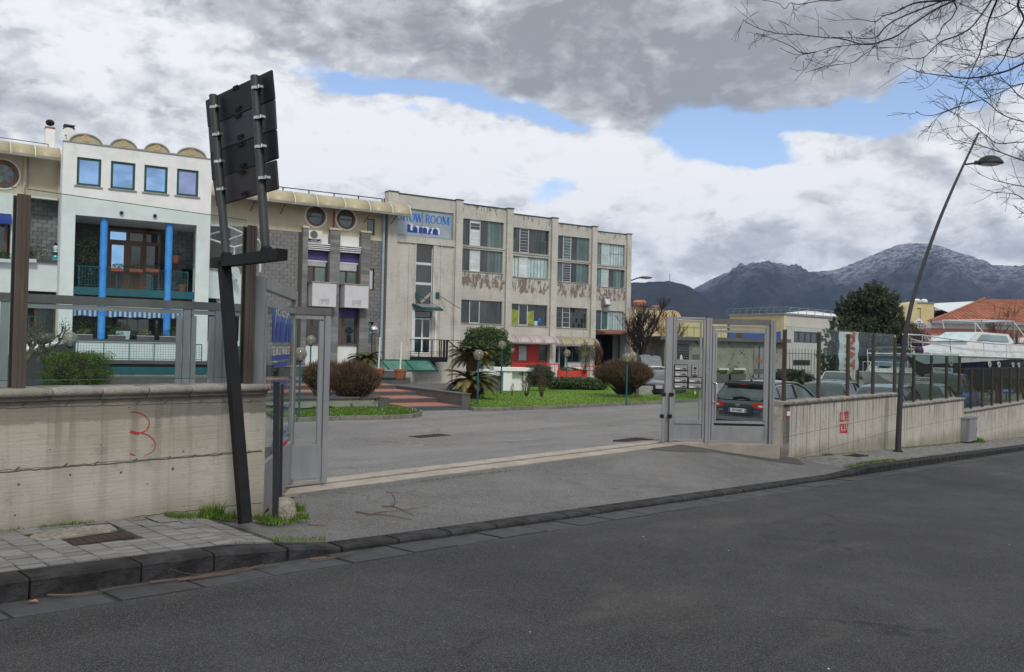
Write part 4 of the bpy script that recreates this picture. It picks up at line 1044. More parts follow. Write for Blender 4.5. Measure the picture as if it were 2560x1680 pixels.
def cover(a,b,w,d,z,label,cat='manhole cover',name='manhole_cover',mat='manhole',rot=0.0):
 o_ = S.w(a,b); T = thing(name,label,cat,(o_.x,o_.y,z),S.a + rot)
 m = MB(); m.box(-w / 2,w / 2,-d / 2,d / 2,-.02,.004); m.build('plate',M[mat],T)
 m = MB(); nx = max(3,int(w / .05))
 for i in range(nx):
  x = -w / 2 + w * (i + .5) / nx; m.box(x - .008,x + .008,-d / 2 + .02,d / 2 - .02,.004,.008)
 m.box(-w / 2,w / 2,-d / 2,-d / 2 + .015,.004,.009); m.box(-w / 2,w / 2,d / 2 - .015,d / 2,.004,.009); m.build('ribs',M[mat],T)
 return T
cover(mh[0],mh[1],.42,.22,z_pave(mh[0],mh[1]),'rusty ribbed cover set in the left pavement')
m = MB(); o_ = S.w(mh[0] - .07,mh[1] + .25); m.prism([(-.26,-.13),(.26,-.12),(.30,.1),(.12,.14),(-.2,.15),(-.3,.02)],'z',-.02,.012)
o = m.build('concrete_patch',M['rough_stone']); o.location = (o_.x,o_.y,z_pave(mh[0],mh[1] + .25)); o.rotation_euler = (0,0,S.a); tag(o,'rough cement patch in the left pavement beside the rusty cover','patch')
cover(mh2[0],mh2[1],.6,.3,z_pave(mh2[0],mh2[1]),'small rusty cover in the right pavement near the lamp post')
def lotcover(px,py,w,d,label,name='drain_grate'):
 q = gz(px,py,-.5)
 for _ in range(6): q = gz(px,py,z_lot(q.x,q.y))
 a,b = ab(q.x,q.y); return cover(a,b,w,d,z_lot(q.x,q.y) + .004,label,'drain grate',name)
lotcover(1075,1090,1.1,.45,'iron drain grate in the car park asphalt, centre')
lotcover(1583,1101,.8,.4,'rusty cover beside the gate track, near the gate stops')
# painted bay lines
m = MB()
def lotline(mb,px0,py0,px1,py1,w=.05):
 P_ = []
 for px,py in ((px0,py0),(px1,py1)):
  q = gz(px,py,-.5)
  for _ in range(6): q = gz(px,py,z_lot(q.x,q.y))
  P_.append(q)
 d = (P_[1] - P_[0]).normalized(); nn = Vector((-d.y,d.x,0)) * w / 2
 k = 6
 for i in range(k):
  a,b = P_[0].lerp(P_[1],i / k),P_[0].lerp(P_[1],(i + 1) / k); za,zb = z_lot(a.x,a.y) + .01,z_lot(b.x,b.y) + .01
  mb.add([(a.x - nn.x,a.y - nn.y,za),(b.x - nn.x,b.y - nn.y,zb),(b.x + nn.x,b.y + nn.y,zb),(a.x + nn.x,a.y + nn.y,za)],[(0,1,2,3)])
for q in ((1262,1103,1345,1098),(1262,1103,1283,1106),(1405,1095,1465,1090),(1520,1086,1580,1082),(1615,1080,1650,1077),(1600,1096,1650,1093)): lotline(m,*q)
o = m.build('bay_lines',M['worn_line']); o['kind'] = 'structure'
# cabinet on right wall
q = S.w(0,0)
Fc = Frame(S.w(0,b_ - .22),S.a); s_,zc = Fc.sz(2423,1045); s2_,_ = Fc.sz(2443,1045)
T = thing('utility_cabinet','small grey utility cabinet against the lowest wall','cabinet',tuple(Fc.w(s_,0,0)),S.a)
zc0,zc1 = Fc.sz(2432,1100)[1] - .03,Fc.sz(2432,1046)[1]
m = MB(); m.box(0,s2_ - s_,0,.21,zc0,zc1); m.build('body',M['alu'],T); m = MB(); m.box(-.03,s2_ - s_ + .03,-.03,.22,zc1,zc1 + .04); m.build('cap',M['alu'],T)
m = MB(); m.box(.05,s2_ - s_ - .05,-.012,.0,zc0 + .12,zc1 - .06); m.box(s2_ - s_ - .12,s2_ - s_ - .09,-.03,-.012,(zc0 + zc1) / 2 - .06,(zc0 + zc1) / 2 + .06); m.build('door',M['alu'],T)
# fallen sticks
def stick(pts,r,label,seed,mat='twig_pale',nb=0):
 """pts: survey bearings on the driveway"""
 P_ = []
 for px,py in pts:
  q = gz(px,py,-.08)
  for _ in range(5):
   a,b = ab(q.x,q.y); zz_ = f_apron(a,b) if b > KB + .22 else (z_road(a) + .006 if b < KB else z_road(a) + kerb_h(a))
   q = gz(px,py,zz_)
  P_.append(q + Vector((0,0,r + .004)))
 c = P_[0].copy(); T = thing('fallen_twig',label,'twig',tuple(c))
 loc = [tuple(p - c) for p in P_]; loc = spline([tuple(q) for q in loc],5); m = MB(); m.tube(loc,[r * (1 - .7 * i / len(loc)) for i in range(len(loc))],5); m.build('stem',M[mat],T)
 return T
z3b = lambda x,y: (640 + x * .4454,1000 + y * .4454)
for pts,r,lb in (([(705,602),(760,600),(782,575),(775,550),(760,530)],.008,'curved pale twig lying on the driveway, hook shaped'),([(560,634),(640,645),(760,655),(875,680)],.007,'longest reddish twig lying across the driveway'),
                   ([(620,652),(700,635),(830,622),(972,600)],.006,'straight twig crossing the longest twig on the driveway'),([(768,600),(820,622),(887,655)],.006,'short twig below the hook-shaped one'),([(730,523),(780,525),(820,528)],.004,'tiny twig above the hook-shaped one'),([(290,706),(350,710),(405,708)],.006,'small twig beside the guard stone')):
 stick([z3b(*p) for p in pts],r,lb,1)
z1b = lambda x,y: (x * .3968,940 + y * .3968)
for pts,r,lb in (([(300,1390),(520,1385),(760,1340),(930,1318)],.006,'long brown twig in the gutter, left'),([(940,1310),(1250,1275),(1500,1240),(1660,1195)],.007,'thick twig in the gutter below the sign post'),([(1075,1225),(1180,1252),(1300,1262)],.004,'thin twig resting against the kerb'),
                   ([(1120,1298),(1380,1262),(1620,1215),(1760,1192)],.006,'second twig of the gutter bundle, right'),([(1150,1290),(1400,1245),(1560,1212)],.005,'third twig of the gutter bundle'),([(180,1000),(215,1003),(255,1008)],.004,'short red twig on the left pavement')):
 stick([z1b(*p) for p in pts],r,lb,2,'twig_pale')
stick([z3b(*p) for p in ((300,905),(420,895),(500,880),(555,857))],.009,'stout pale stick leaning on the low kerb',3)
# flecks of litter on the road
vs = []; rr = random.Random(21)
for _ in range(60):
 a,b = rr.uniform(-3,22),rr.uniform(-8.5,-3.4); r_ = rr.uniform(.003,.012); z = f_road(a,b) + .004
 pts = [(a + math.cos(k * 2.1) * r_ * rr.uniform(.6,1.2),b + math.sin(k * 2.1) * r_ * rr.uniform(.6,1.2),z) for k in range(3)]
 vs += pts
o = bpy.data.objects.new('road_litter',npmesh('road_litter',vs,None,M['plate_white'],3)); C.objects.link(o); o.location = (S.o.x,S.o.y,0); o.rotation_euler = (0,0,S.a); o['kind'] = 'stuff'; o['label'] = 'pale specks scattered on the road'
# dry leaf
q = gz(80,1515,.06); m = MB(); m.add([(-.03,0,0),(0,-.018,.008),(.035,0,.002),(.01,.022,.01)],[(0,1,2,3)]); o = m.build('dead_leaf',M['terracotta']); o.location = (q.x,q.y,z_road(ab(q.x,q.y)[0]) + .012); tag(o,'single brown dead leaf on the gutter stones, lower left','leaf')
# == buildings: helpers
def window(T,s0,s1,z0,z1,y,fm,fw=.06,cols=None,rows=None,pm='pane_dark',fd=.06,name='window',sill=None,label=None,bars=.03,inset=.02):
 """frame with mullions (part) and one pane per light (sub-parts). cols/rows: fractions of the dividing bars"""
 cols = cols or []; rows = rows or []
 m = MB(); m.box(s0,s1,y,y + fd,z0,z0 + fw); m.box(s0,s1,y,y + fd,z1 - fw,z1); m.box(s0,s0 + fw,y,y + fd,z0 + fw,z1 - fw); m.box(s1 - fw,s1,y,y + fd,z0 + fw,z1 - fw)
 xs = [s0 + fw] + [s0 + (s1 - s0) * c for c in cols] + [s1 - fw]
 zs_ = [z0 + fw] + [z0 + (z1 - z0) * r for r in rows] + [z1 - fw]
 for x in xs[1:-1]: m.box(x - bars / 2,x + bars / 2,y + .005,y + fd - .005,z0 + fw,z1 - fw)
 for z in zs_[1:-1]: m.box(s0 + fw,s1 - fw,y + .008,y + fd - .008,z - bars / 2,z + bars / 2)
 w = m.build(name,M[fm],T)
 if label: w['label'] = label
 for i in range(len(xs) - 1):
  for j in range(len(zs_) - 1):
   mat = pm(i,j) if callable(pm) else pm
   if mat is None: continue
   xa,xb = xs[i] + (bars / 2 if i else 0),xs[i + 1] - (bars / 2 if i < len(xs) - 2 else 0)
   za,zb = zs_[j] + (bars / 2 if j else 0),zs_[j + 1] - (bars / 2 if j < len(zs_) - 2 else 0)
   g = MB(); tl = R.uniform(-.006,.006)
   g.add([(xa,y + inset + tl,za),(xb,y + inset - tl,za),(xb,y + inset - tl,zb),(xa,y + inset + tl,zb)],[(0,1,2,3)]); g.build('pane',M[mat],w)
 if sill:
  g = MB(); g.box(s0 - .08,s1 + .08,y - sill,y + fd,z0 - .06,z0 - .004); g.build('sill',M['concrete'],w)
 return w
def blockwork(T,s0,s1,z0,z1,y,holes=(),bw=.42,bh=.21,maxn=200,th=.03,joint=.012,mat='grey_block'):
 """courses of concrete blocks on a joint bed; every block an object while the count lasts"""
 bm = MB(); bm.box(joint,bw - joint,0,th,joint / 2,bh - joint / 2); full = bm.mesh('block',M[mat])
 hm = MB(); hm.box(joint,bw / 2 - joint,0,th,joint / 2,bh - joint / 2); half = hm.mesh('block',M[mat])
 rest = MB(); n_ = 0; nr = int(round((z1 - z0) / bh)); bh_ = (z1 - z0) / nr
 for j in range(nr):
  z = z0 + j * bh_; x = s0 - (bw / 2 if j % 2 else 0)
  while x < s1 - .02:
   a,b = max(x,s0),min(x + bw,s1)
   segs = [(a,b)]
   for h in holes:
    if h[2] < z + bh_ / 2 < h[3]:
     ns = []
     for p,q in segs:
      if h[1] <= p or h[0] >= q: ns.append((p,q))
      else:
       if p < h[0]: ns.append((p,h[0]))
       if q > h[1]: ns.append((h[1],q))
     segs = ns
   for p,q in segs:
    if q - p < .05: continue
    if n_ < maxn:
     inst('block',full,T,(p,y - th + R.uniform(-.004,.004),z),scale=((q - p) / bw,1,bh_ / bh)); n_ += 1
    else: rest.box(p + joint,q - joint,y - th,y,z + joint / 2,z + bh_ - joint / 2)
   x += bw
 if rest.v: rest.build('blocks',M[mat],T,kind='stuff')
def canopy(T,s0,s1,zb,y,out,rise,mat,ribs,name='canopy',rib_mat='white_paint',th=.02,brackets=0):
 """quarter-round canopy leaning out from y to y-out, bottom edge at zb, top at zb+rise against the wall"""
 n_ = 10; pts = [(y - out * math.cos(PI / 2 * k / n_),zb + rise * math.sin(PI / 2 * k / n_)) for k in range(n_ + 1)]
 w = None
 for i in range(len(ribs) - 1):
  xa,xb = s0 + (s1 - s0) * ribs[i],s0 + (s1 - s0) * ribs[i + 1]
  m = MB(); vs = []
  for p in pts: vs += [(xa + .02,p[0],p[1]),(xb - .02,p[0],p[1])]
  m.add(vs,[(2 * k,2 * k + 1,2 * k + 3,2 * k + 2) for k in range(n_)])
  if w is None: w = m.build(name,M[mat],T,smooth=60); w_ = w.modifiers.new('s','SOLIDIFY'); w_.thickness = th
  else:
   o = m.build('canopy_sheet',M[mat],w,smooth=60); o_ = o.modifiers.new('s','SOLIDIFY'); o_.thickness = th
 for r_ in ribs:
  x = s0 + (s1 - s0) * r_; m = MB(); m.tube([(x,p[0],p[1] + .012) for p in pts],.025,5); m.build('rib',M[rib_mat],w)
 m = MB(); m.box(s0,s1,y - out - .03,y - out + .02,zb - .05,zb + .02); m.build('gutter',M['alu'],w)
 for k in range(brackets):
  x = s0 + (s1 - s0) * (k + .5) / brackets; m = MB(); m.bar((x,y,zb - .5),(x,y - out * .8,zb - .06),.035); m.build('bracket',M['rust_iron'],w)
 return w
def railing(T,pts,h,mat,posts,name='railing',bars=0,mesh_step=0,r=.018,parts=True):
 """railing along a polyline of (x,y,z)"""
 m = MB(); P_ = [Vector(p) for p in pts]; up = Vector((0,0,h))
 m.tube([p + up for p in P_],r,6); m.tube([p + Vector((0,0,.08)) for p in P_],r * .8,6)
 top = m.build(name,M[mat],T)
 for i in range(len(P_) - 1):
  a,b = P_[i],P_[i + 1]; L = (b - a).length; k = max(1,round(L / posts))
  for j in range(k + (1 if i == len(P_) - 2 else 0)):
   p = a.lerp(b,j / k); q = MB(); q.bar(p,p + up,r * 2); q.build('post',M[mat],top)
  if mesh_step:
   w = MB(); kx = int(L / mesh_step)
   for j in range(1,kx): p = a.lerp(b,j / kx); w.bar(p + Vector((0,0,.08)),p + up,.010)
   z = .08 + mesh_step
   while z < h: w.bar(a + Vector((0,0,z)),b + Vector((0,0,z)),.009); z += mesh_step
   w.build('mesh_infill',M[mat],top,kind='stuff')
  if bars:
   kx = int(L / bars)
   for j in range(1,kx): p = a.lerp(b,j / kx); w = MB(); w.bar(p + Vector((0,0,.08)),p + up,.014); w.build('baluster',M[mat],top)
 return top
def plants(name,T,c,rx,ry,rz,n_,size,mat,seed=0,kind=True):
 rr = np.random.RandomState(seed); d = rr.normal(size=(n_,3)); d /= np.linalg.norm(d,axis=1)[:,None]
 r_ = rr.uniform(.35,1,n_)[:,None] ** .6; p = d * r_ * np.array([rx,ry,rz]) + np.array(c)
 vs = leafquads(p,size,rr)
 o = bpy.data.objects.new(name,npmesh(name,vs,None,M[mat],4)); C.objects.link(o); o.parent = T
 if kind: o['kind'] = 'stuff'
 return o
def leafquads(p,size,rr,aspect=.45,up=None):
 n_ = len(p); u = rr.normal(size=(n_,3)); u /= np.linalg.norm(u,axis=1)[:,None]
 if up is not None: u = u + up; u /= np.linalg.norm(u,axis=1)[:,None]
 w = rr.normal(size=(n_,3)); v = np.cross(u,w); v /= np.linalg.norm(v,axis=1)[:,None]
 s_ = (size * rr.uniform(.6,1.3,n_))[:,None]
 a = p - u * s_ * .5; b = p + v * s_ * aspect * .5; c = p + u * s_ * .5; d = p - v * s_ * aspect * .5
 return np.stack([a,b,c,d],1)
# == white block house with blue columns
LOTZ = -.82
BK = frame2(145,35.6,515,38.56); BK.o.z = 0
bk = BK.sz
L_ = bk(519.5,800)[0]; zr = (bk(160,353)[1] + bk(523,398)[1]) / 2
T = fthing(BK,'white_house','white rendered house with blue columns, four square windows and four roof lunettes','house')
print('block',L_,zr)
zf1 = bk(330,549)[1]; op0,op1 = bk(187,600)[0],bk(490,640)[0]
zpar = bk(330,849)[1]; zlow = bk(330,900)[1]; zbeam0,zbeam1 = bk(330,932)[1],bk(330,915)[1]
M['pane_sky2'] = pmat('window glass tinted as duller sky reflection',(.24,.30,.52),(.32,.37,.58),2,rough=.03,metal=1.0)  # sky reflection put into the colour again, greyer for the last window
wins = []
for (xa,xb,ya,yb) in ((191,254,394,465),(275.8,339,403.5,474.5),(359.5,420,413,482),(441,497,422.5,491)):
 a,b = bk(xa,yb - 3),bk(xb,ya + 3); c_ = bk(xa,ya); wins.append((a[0],b[0],(a[1] + bk(xb,yb + 2)[1]) / 2,(b[1] + c_[1]) / 2))
zw0 = sum(w[2] for w in wins) / 4; zw1 = sum(w[3] for w in wins) / 4
wins = [(w[0],w[1],zw0,zw1) for w in wins]
m = MB(); m.wall(0,L_,zlow,zr,0,.35,wins + [(op0,op1,zpar,zf1)]); m.build('front_wall',M['white_wall'],T)
m = MB(); m.box(0,.3,.35,9,zlow,zr - .0); m.box(L_ - .3,L_,.35,9,zlow,zr); m.box(.3,L_ - .3,2.9,9,zlow,zr - .6); m.build('side_wall',M['white_wall'],T)
m = MB(); m.box(.3,L_ - .3,.35,2.9,zf1,zf1 + .25); m.box(.3,L_ - .3,.35,9,zr - .6,zr - .45); m.build('ceiling_slab',M['white_wall'],T)
m = MB(); m.box(-.03,L_ + .03,-.04,.2,zr,zr + .035); m.build('parapet_flashing',M['alu'],T)
for k,w in enumerate(wins):
 window(T,w[0],w[1],w[2],w[3],.06,'green_frame',.10,pm='pane_sky' if k < 3 else 'pane_sky2',sill=.12)
# lunettes: low barrel roofs with ornamented ends
for (xa,xb,yt) in ((173,255,335),(275.5,342,348),(361,424,358.5),(443.5,516,370)):
 a,b = bk(xa,380)[0],bk(xb,385)[0]; zt_ = bk((xa + xb) / 2,yt)[1]; cx = (a + b) / 2; rx = (b - a) / 2; rz = zt_ - zr
 n_ = 20; prof = [(cx + rx * math.cos(PI * k / n_),zr + rz * math.sin(PI * k / n_)) for k in range(n_ + 1)]
 m = MB(); m.prism([(p[0],p[1]) for p in prof],'y',.05,5.0); lo_ = m.build('roof_lunette',M['canopy_tan'],T,smooth=50)
 m = MB()
 for k in range(n_): m.bar((prof[k][0],.03,prof[k][1]),(prof[k + 1][0],.03,prof[k + 1][1]),.07,.055)
 m.build('rim',M['concrete'],lo_)
 m = MB(); c0 = (cx,zr + rz * .58); m.ring(c0,.10,.14,.02,.05,18)
 for k in range(8): t_ = k * PI / 4; m.bar((c0[0],.04,c0[1]),(c0[0] + .1 * math.cos(t_),.04,c0[1] + .1 * math.sin(t_)),.025)
 m.build('rosette',M['yellow_wall'],lo_)
m = MB(); m.box(.3,L_ - .3,.4,5,zr + .01,zr + .16); m.build('roof',M['alu'],T)
# upper loggia: slab, back wall with block, wooden doors
zs0,zs1 = bk(330,741)[1],bk(330,722)[1]
m = MB(); m.box(op0 - .0,op1,.36,2.9,zs0 + .02,zs1 - .01); m.build('loggia_slab',M['concrete'],T)
m = MB(); m.box(op0 - .01,op1 + .01,.20,.345,zs0,zs1); m.build('slab_edge',M['teal'],T)
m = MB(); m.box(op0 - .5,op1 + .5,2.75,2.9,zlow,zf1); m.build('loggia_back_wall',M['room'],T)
blockwork(T,bk(420,650,2.7)[0],bk(492,650,2.7)[0],zs1,zf1,2.75,(),.42,.21,80)
for cx,yb in ((259.5,0),(423,0)):
 s_ = bk(cx - 2,690,.15)[0]; m = MB(); m.lathe([(.155,zpar - .15),(.155,zf1)],(s_,.12 + .16,0),24); m.build('blue_column',M['blue_col'],T,smooth=60)
dz0 = zs1 + .02
def dsz(x,y): return bk(180 + x * .1597,540 + y * .1597,2.6)
xs_ = [dsz(q,600)[0] for q in (560,870,1130,1385)]
zt_ = dsz(900,215)[1]; ztr = dsz(1000,420)[1]; zmid = dsz(1000,890)[1]
for i in range(3):
 window(T,xs_[i] + .0,xs_[i + 1],ztr,zt_,2.6,'wood',.08,pm='pane_sky' if i == 0 else 'pane_dark',name='transom_window')
 window(T,xs_[i],xs_[i + 1],dz0,ztr,2.6,'wood',.16 if i < 2 else .10,rows=[(zmid - dz0) / (ztr - dz0)],pm=(lambda i_,j_,i=i: ('pane_sky' if (i == 0 and j_ == 1) else ('pane_dark' if (j_ == 1 or i == 2) else 'wood'))),name='wooden_door',bars=.10)
for i in (0,1):
 m = MB(); xa,xb = xs_[i] + .2,xs_[i + 1] - .2
 for k in range(8):
  m.box(xa + (xb - xa) * k / 7 - .01,xa + (xb - xa) * k / 7 + .01,2.58,2.6,dz0 + .2,zmid - .1); zz_ = dz0 + .2 + (zmid - dz0 - .3) * k / 7; m.box(xa,xb,2.575,2.595,zz_ - .01,zz_ + .01)
 m.build('lattice',M['wood'],T,kind='stuff')
railing(T,[(op0 + .2,.18,zs1 - .0),(op1 - .3,.18,zs1)],bk(330,672)[1] - zs1,'teal',1.7,mesh_step=.12)
for (x,y,w) in ((610,825,.55),(900,838,.62),(1155,838,.62)):
 s_,z_ = bk(180 + x * .1597,540 + y * .1597,.1); fb_ = thing('flower_box',{610: 'flower box with pinkish pots on the balcony rail, left of the doors',900: 'pink flower box hung on the middle of the balcony rail',1155: 'orange flower box on the balcony rail, right'}[x],'flower box',tuple(BK.w(s_,.05,z_ - .1)),BK.a)
 m = MB(); m.prism([(-.08,.14),(.08,.14),(.06,0),(-.06,0)],'x',0,w * .85); m.build('box',M['terra_pot'],fb_)
 plants('plant',fb_,(w / 2,0,.25),w / 2,.1,.10,160,.07,'leaf_dark',int(x))
for (x,y,lb) in ((1620,700,'terracotta wall pot hanging on the loggia wall'),(1725,1150,'terracotta pot standing in the right corner of the loggia')):
 s_,z_ = bk(180 + x * .1597,540 + y * .1597,1.2); pt = thing('plant_pot',lb,'plant pot',tuple(BK.w(s_,1.2,z_ - .12)),BK.a); m = MB(); m.lathe([(.12,0),(.19,.28),(.21,.28),(.21,.34),(.18,.34)],(0,0,0),12); m.build('pot',M['terra_pot'],pt)
 plants('plant',pt,(0,0,.45),.3,.3,.2,220,.09,'leaf_dark',y)
# climbing plant in the left of the loggia
s_,z_ = bk(215,690,1.0); pt = thing('climbing_plant','tall dark climbing plant in the left corner of the loggia','plant',tuple(BK.w(s_,1.0,zs1)),BK.a)
plants('foliage',pt,(0,0,1.35),.75,.5,1.25,2600,.12,'leaf_dark',5)
m = MB(); m.tube([(0,0,0),(-.1,0,.8),(-.25,.1,1.5),(-.4,.1,2.3)],[.03,.03,.02,.01],6); m.tube([(.05,0,0),(.15,0,.7),(.1,.1,1.4)],[.03,.02,.01],6); m.build('stem',M['bark'],pt)
# lower loggia: awning, parapet, dark interior, plants
m = MB(); zA0 = bk(330,770,.7)[1]
sx0,sx1 = bk(183,780,.55)[0],bk(465,780,.55)[0]
AW = fthing(BK,'striped_awning','blue and white striped awning with scalloped valance under the balcony','awning')
m = MB(); m.box(sx0,sx1,.52,.58,zA0 - .04,zA0 + .03); m.build('front_bar',M['white_paint'],AW)
M['blue_stripe'] = pmat('blue canvas',(.03,.14,.42),None,9,rough=.8); M['white_stripe'] = pmat('white canvas',(.55,.60,.66),None,9,rough=.8)
ns = 46
for k in range(ns):
 xa,xb = sx0 + (sx1 - sx0) * k / ns,sx0 + (sx1 - sx0) * (k + 1) / ns
 m = MB(); dep = bk(330,795,.5)[1] - zA0; sc = lambda x: dep + .05 * abs(math.sin(PI * (x - sx0) / .75))
 m.add([(xa,2.3,zs0 - .02),(xb,2.3,zs0 - .02),(xb,.55,zA0 + .02),(xa,.55,zA0 + .02)],[(0,3,2,1)])
 m.add([(xa,.54,zA0),(xb,.54,zA0),(xb,.52,zA0 + sc(xb)),(xa,.52,zA0 + sc(xa))],[(0,3,2,1)]); m.build('blue_strip' if k % 2 else 'white_strip',M['blue_stripe'] if k % 2 else M['white_stripe'],AW)
m = MB(); m.box(op0,op1,-.05,.30,zpar - .07,zpar + .0); m.build('parapet_ledge',M['dark_stone'],T)
for i,(a,b) in enumerate(((.1,.85),(1.5,2.3),(2.75,3.55),(3.75,4.5),(4.65,5.4))):
 fb_ = thing('planter_trough',('first','second','third','fourth','fifth')[i] + ' grey trough from the left on the terrace ledge','planter',tuple(BK.w(op0 + a * .93,.05,zpar + .002)),BK.a)
 w = .7; m = MB(); m.box(0,w,0,.22,0,.16); m.build('trough',M['dark_stone'],fb_); m = MB(); m.box(-.01,w + .01,-.01,.23,.16,.18); m.build('rim',M['white_paint'],fb_)
 plants('plant',fb_,(w / 2,.1,.30),w / 2.2,.15,.16 + .1 * (i % 2),180,.08,'leaf_ivy' if i % 2 else 'leaf_var',i)
for (px,py,hh,lb) in ((258,800,1.2,'leafy potted shrub behind the left blue column'),(300,805,1.1,'spiky potted plant in the middle of the terrace'),(436,808,1.3,'bushy potted shrub by the right blue column'),(210,800,1.5,'dark potted shrub at the left end of the terrace')):
 s_,z_ = bk(px,py,.9); pt = thing('potted_shrub',lb,'shrub',tuple(BK.w(s_,.9,zpar - .6)),BK.a); plants('foliage',pt,(0,0,hh * .75),.5,.3,.55,900,.10,'leaf_dark' if px != 300 else 'leaf_olive',px); m = MB(); m.tube([(0,0,0),(.05,0,hh * .6)],.03,5); m.lathe([(.15,0),(.2,.4)],(0,0,-.1),10); m.build('stem',M['bark'],pt)
s_,z_ = bk(308,835,.4); ch = thing('garden_chair','pale green plastic garden chair backed against the terrace ledge','chair',tuple(BK.w(s_,.45,zpar - .45)),BK.a)
m = MB(); m.prism([(-.24,.4),(.24,.4),(.30,.82),(-.30,.82)],'y',0,.04); m.build('backrest',M['chair_green'] if 'chair_green' in M else M['pane_pale'],ch); m = MB(); m.box(-.25,.25,.04,.5,.38,.42); m.build('seat',M['pane_pale'],ch)
for x in (-.22,.22):
 for y in (.05,.45): m = MB(); m.box(x - .02,x + .02,y - .02,y + .02,0,.38); m.build('leg',M['pane_pale'],ch)
window(T,bk(290,800,2.6)[0],bk(400,800,2.6)[0],zpar - .8,zs0 - .5,2.68,'wood',.08,cols=[.25,.5,.75],pm='pane_dark',name='terrace_door')
m = MB(); m.box(-5,L_ + 3,-1.25,1.2,zlow - .14,zlow + .0); m.build('walkway_slab',M['dark_stone'],T)
m = MB(); m.box(0,L_ + .1,-1.3,-1.255,zbeam0,zbeam1); m.build('teal_beam',M['teal'],T)
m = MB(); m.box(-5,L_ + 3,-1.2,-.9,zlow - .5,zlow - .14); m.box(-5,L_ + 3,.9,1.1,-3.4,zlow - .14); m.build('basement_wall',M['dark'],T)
m = MB(); m.box(0,L_ + .1,-1.26,-1.0,zbeam0 - .16,zbeam0); m.build('lower_beam',M['concrete'],T)
rl = bk(194,880,-1.2)[0]; rr_ = bk(504,880,-1.2)[0]
railing(T,[(rl,-1.22,zlow),(rr_,-1.22,zlow)],bk(350,858,-1.2)[1] - zlow,'teal',1.05,mesh_step=.105)
# dark sloping ramp wall left of the walkway
Fr = frame2(60,25,190,33.5); 
rw = fthing(Fr,'ramp_wall','dark slate-grey ramp wall sloping behind the clipped hedge','wall')
a,b = Fr.sz(60,868),Fr.sz(190,852); m = MB(); m.prism([(-3,a[1] - .25),(b[0],b[1]),(b[0],-2.4),(-3,-2.4)],'y',0,.25); m.build('wall_body',M['dark_stone'],rw)
m = MB(); m.prism([(-3,a[1] - .25),(b[0],b[1]),(b[0],b[1] + .06),(-3,a[1] - .19)],'y',-.03,.28); m.build('wall_cap',M['white_wall'],rw)
# two wall lights
for px,py in ((303.5,532.5),(387,540)):
 s_,z_ = bk(px,py); m = MB(); m.lathe([(.03,-.12),(.08,-.10),(.08,-.05),(.03,0)],(s_,0,z_),10,axis='y'); m.build('spotlight',M['dark_grey'],T)
# == left wing, set back behind the white house
LW = frame2(0,38.6,155,40.1); LW.o.z = 0; lw = LW.sz
T = fthing(LW,'left_wing','cream and white wing with a round flower window, left of the white house','house')
e1 = lw(152,600)[0]; ztop = lw(60,378)[1]; zc1 = lw(50,488)[1]; zA,zB = lw(100,496)[1],lw(100,652)[1]
cxr,czr = lw(7,435); rad = abs(lw(47,435)[0] - lw(7,435)[0])
h1 = (lw(66,570)[0],lw(146,570)[0],zB,zA)
h2 = (lw(55,780)[0],lw(147,780)[0],lw(100,847)[1],lw(100,728)[1]); h3 = (lw(-30,590)[0],lw(27,590)[0],lw(10,648)[1],lw(10,534)[1])
rq = (cxr - rad * .8,cxr + rad * .8,czr - rad * .8,czr + rad * .8)
zsplit = lw(100,492)[1]
m = MB(); m.wall(-6,e1,zsplit,ztop + .3,0,.3,[rq]); m.build('upper_wall',M['cream_wall'],T)
m = MB(); m.wall(-6,e1,-2.5,zsplit - .002,-.02,.3,[h1,h2,h3]); m.build('lower_wall',M['white_wall'],T)
m = MB(); m.box(-6,e1,3,9,-2.5,ztop); m.box(-6,e1,.3,9,ztop + .1,ztop + .25); m.build('rear_block',M['cream_wall'],T)
m = MB(); m.ring((cxr,czr),rad * .76,rad * 1.02,-.05,.10,36); m.build('round_frame',M['wood'],T)
m = MB(); m.ring((cxr,czr),rad * 1.03,rad * 1.14,-.04,.02,36); m.build('round_surround',M['white_wall'],T)
m = MB(); m.lathe([(rad * .78,.05),(rad * .78,.06)],(cxr,0,czr),32,axis='y'); wp = m.build('round_pane',M['pane_dark'],T)
for k in range(6):
 t_ = k * PI / 3 + .2; m = MB(); cx_,cz_ = cxr + math.cos(t_) * rad * .42,czr + math.sin(t_) * rad * .42
 m.add([(cxr,.035,czr)] + [(cx_ + math.cos(t_) * rad * .30 * math.cos(u) - math.sin(t_) * rad * .17 * math.sin(u),.035,cz_ + math.sin(t_) * rad * .30 * math.cos(u) + math.cos(t_) * rad * .17 * math.sin(u)) for u in [q * PI / 6 - PI + .0 for q in range(13)]],[tuple(range(14))]); m.build('petal_pane',M['pane_teal'],wp)
for x in (61,148): s_ = lw(x,500)[0]; m = MB(); m.box(s_ - .08,s_ + .08,-.10,0,zsplit,ztop); m.build('pilaster',M['cream_wall'],T)
m = MB(); s_ = lw(59,560)[0]; m.tube([(s_,-.12,zsplit - .2),(s_,-.12,zsplit + .3),(s_ + .1,-.12,zsplit + .6),(s_ + .1,-.12,ztop)],.04,6); m.build('downpipe',M['alu'],T)
m = MB(); m.box(h1[0] - .3,h1[1] + .3,.8,.95,h1[2] - .2,h1[3] + .2); m.build('recess_back',M['joint'],T)
blockwork(T,h1[0] - .25,h1[1] + .25,h1[2] - .1,h1[3] + .1,.8,(),.40,.20,120)
m = MB(); m.box(h1[0] - .06,h1[1] + .06,-.12,.28,h1[2] - .08,h1[2] - .0); m.build('sill',M['dark_stone'],T)
